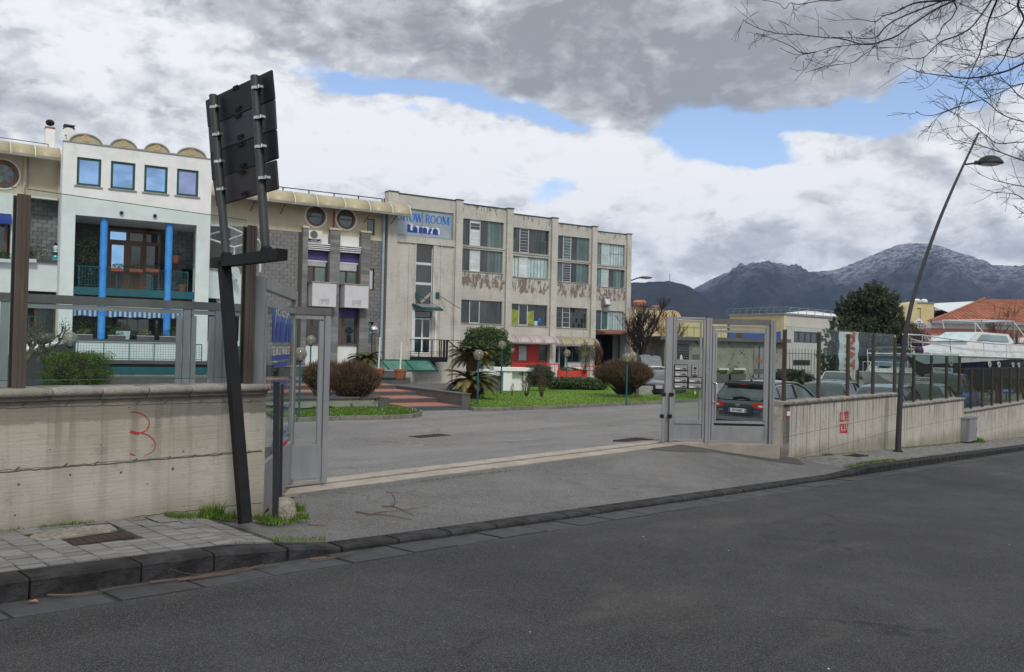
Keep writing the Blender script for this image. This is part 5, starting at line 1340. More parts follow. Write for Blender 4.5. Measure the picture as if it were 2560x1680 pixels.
m = MB(); m.box(h2[0] - .1,h2[1] + .1,1.0,1.1,h2[2] - .1,h2[3] + .1); m.box(h3[0],h3[1],.6,.7,h3[2],h3[3]); m.build('recess_back',M['dark'],T)
window(T,h2[0] + .6,h2[1] - .0,h2[2],h2[3] - .3,.8,'wood',.12,cols=[.5],pm='pane_dark',name='window')
window(T,h3[0],h3[1] - .1,h3[2],h3[3] - .3,.4,'wood',.12,cols=[.5],pm='pane_dark',name='window')
m = MB(); m.box(h2[0],h2[1],.02,.10,h2[2] + .02,h2[2] + .3); m.build('window_planting_trough',M['dark_stone'],T)
railing(T,[(h2[0] + .3,.1,h2[2] + .3),(h2[1] - .8,.1,h2[2] + .3)],.75,'teal',2,name='small_railing')
AWN = fthing(LW,'blue_awning','plain blue fabric awning over the window at the left edge','awning')
a,b = lw(-20,533),lw(28,558); m = MB(); n_ = 16; vs = []
for k in range(n_ + 1): x = h3[0] + (h3[1] - h3[0]) * k / n_; vs += [(x,.0,a[1]),(x,-.28,b[1] + .12),(x,-.28,b[1] + .04 * math.sin(k * 2.1) - .08)]
m.add(vs,[(3 * k + j,3 * k + 3 + j,3 * k + 4 + j,3 * k + 1 + j) for k in range(n_) for j in (0,1)]); m.build('fabric',M['awning_blue'] if 'awning_blue' in M else pmat('royal blue canvas',(.01,.05,.32),None,9,rough=.7),AWN)
for (px,lb) in ((10,'white window box with green plants at the left edge'),(74,'white window box half hidden by the brown post')):
 s_,z_ = lw(px,648); fb_ = thing('flower_box',lb,'flower box',tuple(LW.w(s_ - .4,-.3,z_ - .16)),LW.a); m = MB(); m.box(0,.65,0,.2,0,.16); m.build('box',M['white_paint'],fb_); plants('plant',fb_,(.3,.1,.32),.38,.15,.22,380,.09,'leaf_ivy',px + 3)
s_,z_ = lw(138.5,650); st = thing('ceramic_figure','turquoise and white ceramic bust with dark topknot on the recess sill','figurine',tuple(LW.w(s_,.0,z_ - .02)),LW.a)
m = MB(); m.lathe([(.16,0),(.12,.06),(.14,.16),(.10,.26),(.06,.30)],(0,0,0),12); m.build('base',pmat('turquoise glaze',(.05,.38,.42),None,9,rough=.3),st); m = MB(); m.lathe([(.17,.29),(.18,.33),(.05,.36)],(0,0,0),12); m.build('collar',M['green_frame'],st)
m = MB(); m.lathe([(.05,.36),(.11,.40),(.06,.45),(.10,.54),(.11,.62),(.07,.70),(.02,.72)],(0,0,0),12); m.build('head',M['white_paint'],st,smooth=50); m = MB(); m.ball((0,0,.78),.075,10,6); m.build('topknot',M['dark'],st)
sp_ = thing('leggy_plant','leggy reddish plant growing in front of the block recess','plant',tuple(LW.w(lw(95,640)[0],.2,zB)),LW.a)
m = MB(); rr = random.Random(8)
for k in range(9): x = rr.uniform(-.5,.5); m.tube([(x * .4,0,0),(x * .8,0,.35),(x,rr.uniform(-.1,.1),rr.uniform(.5,.85))],[.012,.009,.005],4)
m.build('stem',M['twig'],sp_,kind='stuff'); plants('foliage',sp_,(0,0,.5),.55,.15,.35,160,.09,'leaf_olive',4)
zc = lw(80,401)[1]; canopy(T,-6,lw(153,405,-1.0)[0],zc,0,1.1,lw(60,374)[1] - zc + .25,'canopy_tan',[0,.5,.75,.87,1])
railing(T,[(-6,1.2,ztop + .3),(e1 - .5,1.2,ztop + .3)],lw(60,352,1.2)[1] - ztop - .3,'dark_grey',2.5,name='roof_railing')
# chimneys and dish on the roof
def chim(px0,px1,pyt,label,F,y,zb,style):
 s0,zt_ = F.sz(px0,pyt,y); s1,_ = F.sz(px1,pyt,y); T = fthing(Frame(tuple(F.w((s0 + s1) / 2,y,0)),F.a),'chimney',label,'chimney'); w = (s1 - s0) / 2
 if style == 0:
  m = MB(); m.box(-w,w,-w,w,zb,zt_ - .55); m.build('stack',M['white_wall'],T); m = MB(); m.box(-w * 1.05,w * 1.05,-w * 1.05,w * 1.05,zt_ - .55,zt_ - .46); m.build('band',M['terra_pot'],T); m = MB(); m.ball((0,0,zt_ - .22),w * 1.0,14,10,.8); m.build('cowl',M['dark'],T,smooth=60)
 else:
  m = MB(); m.box(-w * .9,w * .9,-w * .9,w * .9,zb,zt_ - .5); m.build('stack',M['white_wall'],T)
  for k in range(4): m = MB(); m.box(-w,w,-w,w,zt_ - .5 + k * .13,zt_ - .44 + k * .13); m.build('slab',M['dark_stone'],T)
  m = MB(); m.box(-w * .7,w * .7,-w * .7,w * .7,zt_ - .5,zt_ - .05); m.build('flue',M['dark'],T)
 return T
chim(114,137,294,'tall white chimney with black round cowl on the left wing',LW,2.0,ztop,0)
chim(159,186,309,'short chimney with stacked dark slabs beside the first roof lunette',LW,2.0,ztop,1)
def dish(px,py,r_,Z,label,yaw=.0,pitch=.25,mat='white_paint'):
 p = at(px,py,Z); T = thing('satellite_dish',label,'satellite dish',tuple(p),yaw)
 m = MB(); n_ = 20; prof = [(r_ * math.sin(k * .09 * PI / .9 / 5 * 2.2) if False else r_ * k / 5,.10 * r_ * 2 * (k / 5) ** 2) for k in range(6)]
 prof[0] = (1e-3,0); m.lathe([(a_,-b_2) for a_,b_2 in prof] ,(0,0,0),n_,axis='y'); d_ = m.build('reflector',M[mat],T,smooth=60)
 d_.modifiers.new('s','SOLIDIFY').thickness = .015
 m = MB(); m.tube([(0,.02,0),(0,.12,-r_ * .4),(0,.12,-r_ * 1.25)],.025,6); m.tube([(0,-.05,-r_ * .9),(0,-r_ * .9,-r_ * .15)],.012,5); m.box(-.04,.04,-r_ * .95,-r_ * .8,-r_ * .2,-r_ * .08); m.build('arm',M['alu_dark'],T); return T
dish(172,340,.40,41.5,'white satellite dish on the roof beside the slab chimney',.1)
# == right wing: grey block building with round windows
RW = frame2(524,46.2,965,51.5); RW.o.z = 0; rw_ = RW.sz
q4 = lambda x,y: (480 + x * .2689,560 + y * .2689)
def r4(x,y,d=0.0): return rw_(*q4(x,y),d)
T = fthing(RW,'grey_block_wing','grey concrete block building with two round windows and white balconies','building')
e1 = rw_(957,700)[0]; ztop = rw_(800,489)[1]; zcream = rw_(640,570)[1]; zcr2 = rw_(945,602)[1]
zb = -2.2
xl = rw_(575,600)[0]
xw0,xw1,xw2,xw3 = r4(1058,300)[0],r4(1262,300)[0],r4(1355,300)[0],r4(1550,300)[0]
zwt,zwb = r4(1150,250)[1],rw_(790,716)[1]
zlt,zlb = r4(1150,770)[1],r4(1420,1112)[1]
zA = lambda x,y: r4(x,y)[1]
holesL = [(xw0,xw1,zb,ztop),(xw2,xw3,zb,ztop)]
sw = (r4(1632,500)[0],r4(1690,500)[0],zA(1660,612),zA(1660,412)); sw2 = (r4(1618,1000)[0],r4(1680,1000)[0],zA(1650,1112),zA(1650,912))
sm = (rw_(918,565)[0],rw_(937,565)[0],rw_(928,588)[1],rw_(928,547)[1])
c1_,c2_ = rw_(789,541),rw_(864.6,549); r1 = abs(rw_(813,541)[0] - c1_[0])
circ = lambda c: (c[0] - r1 * .8,c[0] + r1 * .8,c[1] - r1 * .8,c[1] + r1 * .8)
zc_ = (c1_[1] + c2_[1]) / 2; c1_ = (c1_[0],zc_); c2_ = (c2_[0],zc_)
m = MB(); m.wall(xl - 4,e1,zcream,ztop,0,.3,[circ(c1_),circ(c2_),(sm[0],sm[1],sm[2],sm[3])]); m.build('upper_wall',M['cream_wall'],T)
m = MB(); m.wall(xl - 4,e1,zb,zcream,.0,.3,holesL + [sw,sw2]); m.build('block_bed',M['joint'],T)
m = MB(); m.box(xl - 4,e1,6,9,zb,ztop); m.box(xl - 4,e1,.3,9,ztop - .3,ztop - .1); m.box(e1 - .3,e1,.3,9,zb,ztop); m.build('rear_block',M['cream_wall'],T)
blockwork(T,xl,xw0 - .45,zb + 1.0,zcream,.0,(),.43,.215,230)
blockwork(T,xw3 + .6,e1,zb + 1.0,zcr2,.0,[sw,sw2],.43,.215,60)
m = MB(); m.box(xw3 + .6,e1,-.02,0,zcr2,zcream); m.build('cream_band',M['cream_wall'],T)
# pilasters of block
for (a,b,yt) in ((1010,1058,40),(1262,1355,60),(1550,1635,85)):
 s0,s1 = r4(a,500)[0],r4(b,500)[0]; zt_ = zA((a + b) / 2,yt); m = MB(); m.box(s0,s1,-.30,0,zb,zt_); m.build('pilaster',M['grey_block'],T); m = MB(); m.box(s0 - .05,s1 + .05,-.35,0,zt_,zt_ + .12); m.build('pilaster_cap',M['cream_wall'],T)
 for j in range(int((zt_ - zb) / .215)):
  m = MB(); m.box(s0 + .006,s1 - .006,-.315,-.30,zb + j * .215 + .006,zb + (j + 1) * .215 - .006); m.build('block',M['grey_block'],T)
# bays between pilasters
for k,(xa,xb) in enumerate(((xw0,xw1),(xw2,xw3))):
 zt2 = zA(1150,180) if k == 0 else zA(1450,205); zt2 = (zA(1150,180) + zA(1450,205)) / 2
 zpu,zpd = (zA(1150,250) + zA(1450,272)) / 2,(zA(1150,338) + zA(1450,355)) / 2
 zwf0 = (zA(1150,530) + zA(1450,550)) / 2; zwf1 = zpd
 m = MB(); m.box(xa,xb,.0,.3,zt2,zcream + .0); m.build('white_panel',M['white_wall'],T)
 for j in range(4): z_ = zpu + (zt2 - zpu) * j / 4; m = MB(); m.box(xa - .03,xb + .05,-.22 - .03 * j,-.02,z_ + .03,z_ + (zt2 - zpu) / 4 - .02); m.build('louvre_band',M['white_paint'],T)
 m = MB(); m.box(xa,xb,.10,.16,zpd,zpu); m.build('purple_panel',M['purple'],T)
 m = MB(); m.box(xa,xb,.3,.35,zb,zcream); m.build('back_fill',M['room'],T)
 zsh = (zwf1 - zwf0) * (.72 if k == 0 else .60) + zwf0
 m = MB(); n_ = 9
 for j in range(n_): z_ = zsh + (zwf1 - .10 - zsh) * j / n_; m.box(xa + .1,xb - .08,.10,.12,z_ + .004,z_ + (zwf1 - .1 - zsh) / n_ - .004)
 m.box(xa,xb,.08,.14,zwf1 - .09,zwf1); m.build('roller_shutter',M['lavender'],T,kind='stuff')
 window(T,xa,xb,zwf0 - .15,zwf1,.14,'green_frame',.04,pm=None,name='window_surround')
 window(T,xa + .04,xb - .04,zwf0 - .15,zsh,.16,'wood',.07,cols=[.42,.5] if k else [.38,.46],pm=(lambda i,j,k=k: ['pane_teal',None,'pane_teal'][i] if k else ['pane_dark',None,'pane_teal'][i]))
 # balcony
 bx0,bx1 = (r4(1120,600,-.95)[0],r4(1343,600,-.95)[0]) if k == 0 else (r4(1422,600,-.95)[0],r4(1643,600,-.95)[0])
 bz0,bz1 = (zA(1230,768),zA(1230,538)) if k == 0 else (zA(1530,780),zA(1530,556)); yb_ = -.95
 bz0 = r4(1230 if k == 0 else 1530,767 if k == 0 else 779,yb_)[1]; bz1 = r4(1230 if k == 0 else 1530,545 if k == 0 else 566,yb_)[1]
 m = MB(); m.box(bx0,bx1,yb_,yb_ + .1,bz0,bz1); m.box(bx0,bx0 + .1,yb_ + .1,0,bz0,bz1); m.box(bx1 - .1,bx1,yb_ + .1,0,bz0,bz1); m.box(bx0 + .1,bx1 - .1,yb_ + .1,0,bz0,bz0 + .15); bo = m.build('balcony',M['lavender'],T)
 m = MB(); m.box(bx0 - .05,bx1 + .05,yb_ - .05,yb_ + .14,bz1,bz1 + .05); m.box(bx0 - .05,bx0 + .14,yb_ + .14,0,bz1,bz1 + .05); m.box(bx1 - .14,bx1 + .05,yb_ + .14,0,bz1,bz1 + .05); m.build('capping',M['concrete'],bo)
 cx_ = (bx0 + bx1) / 2; m = MB()
 for w_ in (.26,.18,.10): m.box(cx_ - w_,cx_ + w_,yb_ - .012,yb_,bz0 + .18 + w_ * .9,bz0 + .20 + w_ * .9); m.box(cx_ - w_ - .01,cx_ - w_ + .01,yb_ - .012,yb_,bz0 + .1,bz0 + .2 + w_ * .9); m.box(cx_ + w_ - .01,cx_ + w_ + .01,yb_ - .012,yb_,bz0 + .1,bz0 + .2 + w_ * .9)
 m.build('relief_emblem',M['concrete'],bo)
 # ground floor window
 z0_,z1_ = (zlb,(zA(1150,830) + zA(1430,900)) / 2); zp1 = (zA(1150,775) + zA(1430,785)) / 2
 m = MB(); m.box(xa,xb,.08,.14,z1_,zp1); m.build('purple_panel',M['purple'],T)
 window(T,xa,xb,z0_,z1_,.12,'wood',.05,cols=[.33,.42],pm=lambda i,j: ['pane_dark','wood','pane_dark'][i])
 m = MB(); m.box(xa - .05,xb + .05,-.12,.1,z0_ - .07,z0_ - .005); m.build('sill',M['dark_stone'],T)
 m = MB(); m.box(xa,xb,.0,.3,zb,z0_ - .07); m.build('white_panel',M['white_wall'],T)
for (c_,k) in ((c1_,0),(c2_,1)):
 m = MB(); m.ring(c_,r1 * .78,r1 * 1.0,-.06,.12,36); fo = m.build('round_window',M['wood'],T)
 m = MB(); m.ring(c_,r1 * 1.01,r1 * 1.2,-.08,.02,36); m.build('surround',M['white_wall'],fo)
 m = MB(); m.lathe([(r1 * .8,.04),(r1 * .8,.05)],(c_[0],0,c_[1]),32,axis='y'); m.build('pane',M['pane_teal'],fo)
 m = MB(); m.box(c_[0] - r1 * .78,c_[0] + r1 * .78,-.0,.04,c_[1] - .03,c_[1] + .02); m.build('glazing_bar',M['alu_dark'],fo)
window(T,sm[0],sm[1],sm[2],sm[3],.1,'wood',.06,pm='pane_teal')
for w in (sw,sw2): window(T,w[0],w[1],w[2],w[3],.12,'green_frame',.05,rows=[.35] if w is sw2 else None,pm='pane_teal')
m = MB()
for j in range(14): z_ = sw[2] + .05 + (sw[3] - sw[2] - .1) * j / 14; m.box(sw[0] + .05,sw[1] - .05,.09,.12,z_,z_ + (sw[3] - sw[2]) / 16)
m.build('roller_shutter',M['lavender'],T,kind='stuff')
# pipes
for px,mt in ((854,'red'),):
 s_ = rw_(832,550)[0]; m = MB(); m.tube([(s_,-.2,zA(1300,10) - .1),(s_,-.2,rw_(832,525)[1])],.05,6); m.lathe([(.03,.0),(.12,-.22)],(s_,-.2,zA(1300,20)),8); m.build('red_downpipe',M['graffiti'],T)
dpx = rw_(958.5,700)[0]; m = MB(); m.tube([(dpx - .12,-.16,zb + .5),(dpx - .12,-.16,ztop - 1.2),(dpx - .12,-.1,ztop)],.085,8); m.build('downpipe',pmat('pale blue pipe',(.30,.40,.46),None,3,rough=.4),T,smooth=60)
# canopy
zc = (rw_(614,495.5,-1.2)[1] + rw_(955,531,-1.2)[1]) / 2
canopy(T,rw_(520,490,-1.2)[0],rw_(1028,540,-1.2)[0],zc,0,1.2,rw_(800,488)[1] - zc,'canopy_tan',[0,.12,.27,.40,.51,.65,.78,.90,1.0],brackets=7)
railing(T,[(rw_(640,480,1.5)[0],1.5,ztop - .1),(rw_(955,510,1.5)[0],1.5,ztop - .1)],(rw_(800,479,1.5)[1] - ztop) + .1,'dark_grey',1.6,name='roof_railing',r=.03)
# AC unit
s0,z1_ = r4(1085,48,-.3); s1,z0_ = r4(1208,145,-.3); ac = thing('air_conditioner','white air conditioner under the left round window','air conditioner',tuple(RW.w(s0,-.35,z0_)),RW.a)
m = MB(); m.box(0,s1 - s0,0,.33,0,z1_ - z0_ - .05); m.build('casing',M['white_paint'],ac); m = MB(); m.ring(((s1 - s0) * .38,(z1_ - z0_) * .46),.0,.22,-.012,-.002,24); m.build('fan_grille',M['alu_dark'],ac)
for x in (.1,s1 - s0 - .15): m = MB(); m.box(x,x + .05,.0,.35,-.06,-.005); m.build('bracket',M['dark'],ac)
# terrace wall and pergola between house and wing
TW = frame2(516,40.3,640,43.0); tw = TW.sz
T = fthing(TW,'terrace_wall','white terrace wall with dark openings right of the white house','wall')
t4 = lambda x,y,d=0.0: tw(*q4(x,y),d)
xa,xb = t4(110,600)[0] - .4,t4(590,600)[0]
ztw = t4(250,432)[1]
o1 = (t4(135,900)[0],t4(262,900)[0],t4(200,1090)[1],t4(200,690)[1]); o2 = (t4(400,900)[0],t4(475,900)[0],t4(440,1090)[1],t4(440,800)[1])
m = MB(); m.wall(xa,xb,-2.2,ztw,0,.3,[o1,o2]); m.build('wall_body',M['white_wall'],T)
m = MB(); m.box(xa,xb,-.06,.36,ztw,ztw + .07); m.build('capping',M['concrete'],T)
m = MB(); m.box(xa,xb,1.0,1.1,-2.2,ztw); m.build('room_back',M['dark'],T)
m = MB(); m.box(xa,t4(480,900)[0],2.4,2.6,ztw - .5,t4(200,200)[1]); m.build('shuttered_back',M['cane'] if 'cane' in M else pmat('cane screen',(.10,.075,.03),(.07,.05,.02),6,rough=.9,stretch=(1,1,9)),T)
m = MB(); m.box(t4(100,1200)[0],t4(425,1200)[0],-1.2,-1.15,t4(200,1300)[1],t4(200,1130)[1]); m.build('grey_hatch',M['dark_stone'],T)
m = MB(); m.box(t4(105,1400)[0],t4(185,1400)[0],-1.6,-1.3,-2,t4(150,1310)[1]); m.box(t4(255,1400)[0],t4(290,1400)[0],-1.6,-1.5,-2,t4(270,1316)[1]); m.build('white_pier',M['white_wall'],T)
PG = fthing(TW,'pergola_frame','white tubular pergola frame above the terrace wall','pergola')
def pt_(x,y,d): a = t4(x,y,d); return (a[0],d,a[1])
tubes = [[pt_(325,20,.2),pt_(620,150,.2),pt_(640,190,.2),pt_(632,445,.2)],[pt_(165,140,.2),pt_(390,215,.2),pt_(392,300,.2)],[pt_(165,100,1.2),pt_(270,70,.2)],[pt_(340,150,1.4),pt_(500,90,.2)],[pt_(390,215,.2),pt_(560,175,1.6)],[pt_(170,12,.2),pt_(325,20,.2)],[pt_(392,300,.2),pt_(392,445,.2)]]
for q in tubes: m = MB(); m.tube(q,.05,8); m.build('tube',M['white_paint'],PG,smooth=60)
p = at(*q4(400,455),42.0); dish(q4(400,455)[0],q4(400,455)[1],.33,41.3,'white satellite dish on the terrace wall beside the leaning post',-.3)
s_,z_ = t4(162,1088,-.05); pt = thing('plant_pot','orange terracotta pot on the terrace wall opening, left of the leaning post','plant pot',tuple(TW.w(s_,.1,z_)),TW.a); m = MB(); m.lathe([(.13,0),(.19,.28),(.21,.28),(.21,.33)],(0,0,0),12); m.build('pot',M['terra_pot'],pt); plants('plant',pt,(0,0,.42),.2,.2,.12,120,.08,'leaf_ivy',4)
# == main building: five stepped bays of flaking concrete
P0 = hp(967,51.6)
MF = Frame((P0.x,P0.y,0),math.atan2(.53,.848))
PX = [967,1138,1266,1378.6,1480,1567.7]; PXR = [991,1154.5,1281,1393,1492,1578]
PZ = [51.6,54.1,57.3,61.0,64.8,68.6]
PY = [478,499,522,545,567,585.6]
off = [0.0]
for k in range(1,6): off.append(MF.loc(hp(PXR[k],PZ[k]))[1])
off[1] = 0.0; print('offsets',off)
T = fthing(MF,'factory_building','long flaking concrete factory building with five stepped bays and a showroom sign','building')
zb = -2.0
# top heights
zt = [MF.sz(PX[k] + 8,PY[k],off[max(1,k)] - .2)[1] for k in range(6)]; ZT = sum(zt) / 6; print('tops',zt)
pil = []
for k in range(6):
 y = off[max(1,k)]; a,b = MF.sz(PX[k],700,y - .22)[0],MF.sz(PXR[k],700,y - .22)[0]; pil.append((a,b,y))
 m = MB(); m.box(a,b,y - .22,y + .4,zb,ZT); m.build('pilaster',M['facade2'],T)
 m = MB(); m.box(a - .03,b + .04,y - .27,y + .42,ZT,ZT + .05); m.build('pilaster_cap',M['green_frame'] if False else M['dark_grey'],T)
def mz(x,y,d): return MF.sz(x,y,d)
BW = {2: [(1154,545,611,1259),(1154,620,675.6,1257),(1148.5,748.2,806.6,1255.6)],
      3: [(1281.6,567.4,628.8,1373),(1279,638.4,690.8,1371),(1275.5,758.4,812,1368.6)],
      4: [(1392.6,587.5,646,1473.6),(1391,653.8,702.7,1472.6),(1388,767,818,1468)],
      5: [(1491,605.8,659.5,1562),(1490,669,715,1562),(1487.5,775,823.6,1559)]}
bayx = {}
for k in range(1,6):
 y = off[k]; s0 = pil[k - 1][1] if k == 1 else MF.sz(PXR[k - 1] - 4,700,y)[0] - 1.3; s1 = pil[k][0]
 bayx[k] = (s0,s1,y); holes = []
 if k >= 2:
  vis0 = MF.sz(PXR[k - 1],700,y)[0]
  wl_ = []
  for (xl_,yt,yb,xr_) in BW[k]:
   a,c = mz(xl_,yt,y),mz(xr_,0,y)[0]; b = mz(xl_,yb,y)
   x0 = vis0 - .9 if True else a[0]
   wl_.append((max(s0 + .2,a[0] - .25),mz(xr_,(yt + yb) / 2,y)[0],b[1],a[1]))
  holes = list(wl_)
 ZP = ZT - .05
 if k == 1:
  sg_ = (mz(990,590,y)[0] - .02,mz(1133,590,y)[0],mz(990,587,y)[1],mz(992,517,y)[1])
  sgd = (mz(1040,650,y)[0],mz(1083,650,y)[0],mz(1060,762,y)[1],mz(1042,602.7,y)[1])
  dr = (mz(1035,850,y)[0],mz(1078,850,y)[0],mz(1050,884.5,y)[1],mz(1050,777,y)[1])
  bs = mz(1050,900,y)[1]
  holes = [sg_,sgd,dr]
 if k == 3: dh = (mz(1281,880,y)[0] - .5,mz(1370,880,y)[0],zb,mz(1330,862,y)[1]); holes.append(dh)
 if k == 4: dh4 = (mz(1385,880,y)[0] - .4,mz(1455,880,y)[0],zb,mz(1420,866,y)[1]); holes.append(dh4)
 if k == 5: dh5 = (mz(1486,880,y)[0] - .4,mz(1556,880,y)[0],zb,mz(1520,837,y)[1]); holes.append(dh5)
 m = MB(); m.wall(s0,s1,zb,ZP,y,.35,holes); m.build('bay_wall',M['facade' if k > 1 else 'facade2'],T)
 m = MB(); m.box(s0,s1 - .005,y - .04,y + .45,ZP,ZP + .07); m.build('parapet_flashing',M['green_frame'],T)
 m = MB(); m.box(s1 + .3,s1 + .58,y + .4,y + 12,zb,ZT); m.box(s0,s1,y + 11.7,y + 12,zb,ZP); m.box(s0,s1 + .3,y + .36,y + 11.7,ZP - .5,ZP - .3); m.build('shell',M['facade'],T)
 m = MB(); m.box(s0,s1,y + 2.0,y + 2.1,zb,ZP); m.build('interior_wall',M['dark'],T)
 m = MB(); rr = random.Random(k); x = s0 + .2
 if k >= 2:
  for wi,w in enumerate(wl_):
   lay = {(2,0): ('pane_dark','pane_white','pane_teal'),(2,1): ('pane_dark','pane_white','pane_teal'),(2,2): ('pane_dark','pane_dark','pane_dark'),
                   (3,0): ('pane_dark','pane_dark','pane_dark'),(3,1): ('pane_pale','pane_white','pane_pale'),(3,2): ('pane_dark','pane_dark','pane_dark'),
                   (4,0): ('pane_dark','pane_teal','pane_teal'),(4,1): ('pane_teal','pane_dark','pane_teal'),(4,2): ('pane_dark','pane_dark','pane_dark'),
                   (5,0): ('pane_teal','pane_pale','pane_pale'),(5,1): ('pane_teal','pane_pale','pane_teal'),(5,2): ('pane_teal','pane_teal','pane_pale')}[(k,wi)]
   x0,x1,z0,z1 = w; f1,f2 = (.27,.50) if wi < 2 else (.30,.52)
   xa,xb = x0 + (x1 - x0) * f1,x0 + (x1 - x0) * f2
   m1 = M['alu']
   # strips left and right of the louvre section
   rows = [.55] if (k,wi) in ((3,0),(5,0)) else ([.25,.5,.75] if (k,wi) == (4,2) else None)
   def strip_pm(base,nn):
    def f(i,j):
     if base == 'pane_teal': return 'pane_dark' if i < nn * .3 else 'pane_teal'
     return base
    return f
   nl,nr_ = (3,6) if wi < 2 else (2,6 if k != 3 else 2)
   window(T,x0,xa,z0,z1,y + .14,'alu_dark',.03,cols=[q / nl for q in range(1,nl)],rows=rows,pm=strip_pm(lay[0],nl),bars=.03,name='window')
   window(T,xb,x1,z0,z1,y + .14,'alu_dark',.03,cols=[q / nr_ for q in range(1,nr_)],rows=rows,pm=strip_pm(lay[2],nr_),bars=.03,name='window')
   nlv = 8 if (wi < 2) else (4 if k == 4 else 1)
   if lay[1] == 'pane_white' and k == 2 and wi == 0: pmf = lambda i,j: 'pane_dark' if j in (5,6) else 'pane_white'
   else: pmf = lay[1]
   window(T,xa,xb,z0,z1,y + .10,'lavender',.05,rows=[q / nlv for q in range(1,nlv)] if nlv > 1 else None,pm=pmf,bars=.02,name='louvre_window')
   m2 = MB(); m2.box(x0,x1 + .05,y - .05,y + .1,z0 - .06,z0 - .003); m2.build('sill',M['concrete'],T)
 if k >= 2:   # band between the two upper window rows
  z_a,z_b = wl_[1][3],wl_[0][2]; m2 = MB(); m2.box(wl_[0][0] + .1,wl_[0][1] + .12,y - .06,y + .0,z_b - .12,z_b - .065); m2.build('ledge',M['facade'],T)
# ---- bay 1: sign window, stair window, door
y = 0.0
w = window(T,sg_[0],sg_[1],sg_[2],sg_[3],y + .06,'alu',.07,cols=[.46],pm=None,name='sign_window')
M['sign_glass'] = pmat('cloudy reflecting sign glass',(.20,.27,.33),(.33,.38,.42),.35,rough=.08,spec=.9,metal=.25)
m = MB(); m.box(sg_[0] + .07,sg_[1] - .07,y + .10,y + .11,sg_[2] + .07,sg_[3] - .07); m.build('pane',M['sign_glass'],w)
sc_ = lambda x,y_: MF.sz(980 + x * .0768,500 + y_ * .0768,0)
def serif_text(txt,pts,mat,parent,y):
 """narrow roman capitals made of stems, hairlines and serifs; pts = (x0,x1,z0,z1) per letter"""
 for ch,(x0,x1,z0,z1) in zip(txt,pts):
  m = MB(); w = x1 - x0; h = z1 - z0; th,tn = w * .22,w * .09
  bar_ = lambda a,b,t_: ribbon(m,[(x0 + a[0] * w,z0 + a[1] * h),(x0 + b[0] * w,z0 + b[1] * h)],[t_,t_],y)
  def arc(cx,cz,rx,rz,a0,a1,t0,t1=None,n_=14):
   P_ = [(x0 + (cx + rx * math.cos(a0 + (a1 - a0) * i / n_)) * w,z0 + (cz + rz * math.sin(a0 + (a1 - a0) * i / n_)) * h) for i in range(n_ + 1)]
   W_ = [tn + (t0 - tn) * abs(math.cos(a0 + (a1 - a0) * i / n_)) for i in range(n_ + 1)]
   ribbon(m,P_,W_,y)
  ser = lambda cx,cz,ww=.34: bar_((cx - ww / 2,cz),(cx + ww / 2,cz),h * .045)
  if ch == 'O': arc(.5,.5,.42,.47,0,2 * PI,th)
  elif ch == 'S': arc(.5,.73,.36,.24,.25,PI * 1.5,th * .9); arc(.5,.27,.38,.25,PI / 2,-PI * .85,th * .9); bar_((.86,.98),(.86,.74),tn); bar_((.1,.02),(.1,.28),tn)
  elif ch == 'H': bar_((.2,0),(.2,1),th); bar_((.8,0),(.8,1),th); bar_((.2,.52),(.8,.52),tn); [ser(a,b) for a in (.2,.8) for b in (.02,.98)]
  elif ch == 'W': bar_((.08,1),(.3,0),th); bar_((.3,0),(.5,.95),tn); bar_((.48,1),(.7,0),th); bar_((.7,0),(.92,1),tn); ser(.08,.98,.25); ser(.48,.98,.2); ser(.92,.98,.2)
  elif ch == 'R': bar_((.2,0),(.2,1),th); ser(.2,.02); ser(.14,.98,.25); arc(.35,.74,.42,.24,PI / 2,-PI / 2,th); bar_((.2,.98),(.4,.98),tn); bar_((.2,.5),(.4,.5),tn); bar_((.42,.5),(.88,0),th); ser(.9,.02,.2)
  elif ch == 'M': bar_((.12,0),(.12,1),tn); bar_((.12,1),(.5,.08),th); bar_((.5,.08),(.88,1),tn); bar_((.88,0),(.88,1),th); ser(.12,.02,.26); ser(.88,.02,.28); ser(.12,.98,.2); ser(.88,.98,.2)
  m.build('letter',M[mat],parent)
Lt = [('S',205,350,0,0),('H',375,545,0,0),('O',575,770,0,0),('W',770,1010,0,0),('R',1110,1270,0,0),('O',1270,1450,0,0),('O',1470,1650,0,0),('M',1655,1885,0,0)]
zl0 = (sc_(1180,745)[1] + sc_(450,665)[1]) / 2; zl1 = (sc_(1180,480)[1] + sc_(650,415)[1]) / 2
pts = [(sc_(a,600)[0],sc_(b,600)[0],zl0,zl1) for _,a,b,_,_ in Lt]
serif_text('SHOWROOM',pts,'text_blue',w,y + .092)
xl0,xl1 = sc_(515,950)[0],sc_(1525,1000)[0]; zlo = (sc_(600,1050)[1] + sc_(1450,1120)[1]) / 2
logo(w,xl0,zlo,(xl1 - xl0) / 5.4,y + .094,M['logo_blue'],M['text_white'],off=(.34,.17),ysign=-1,szz=.93)
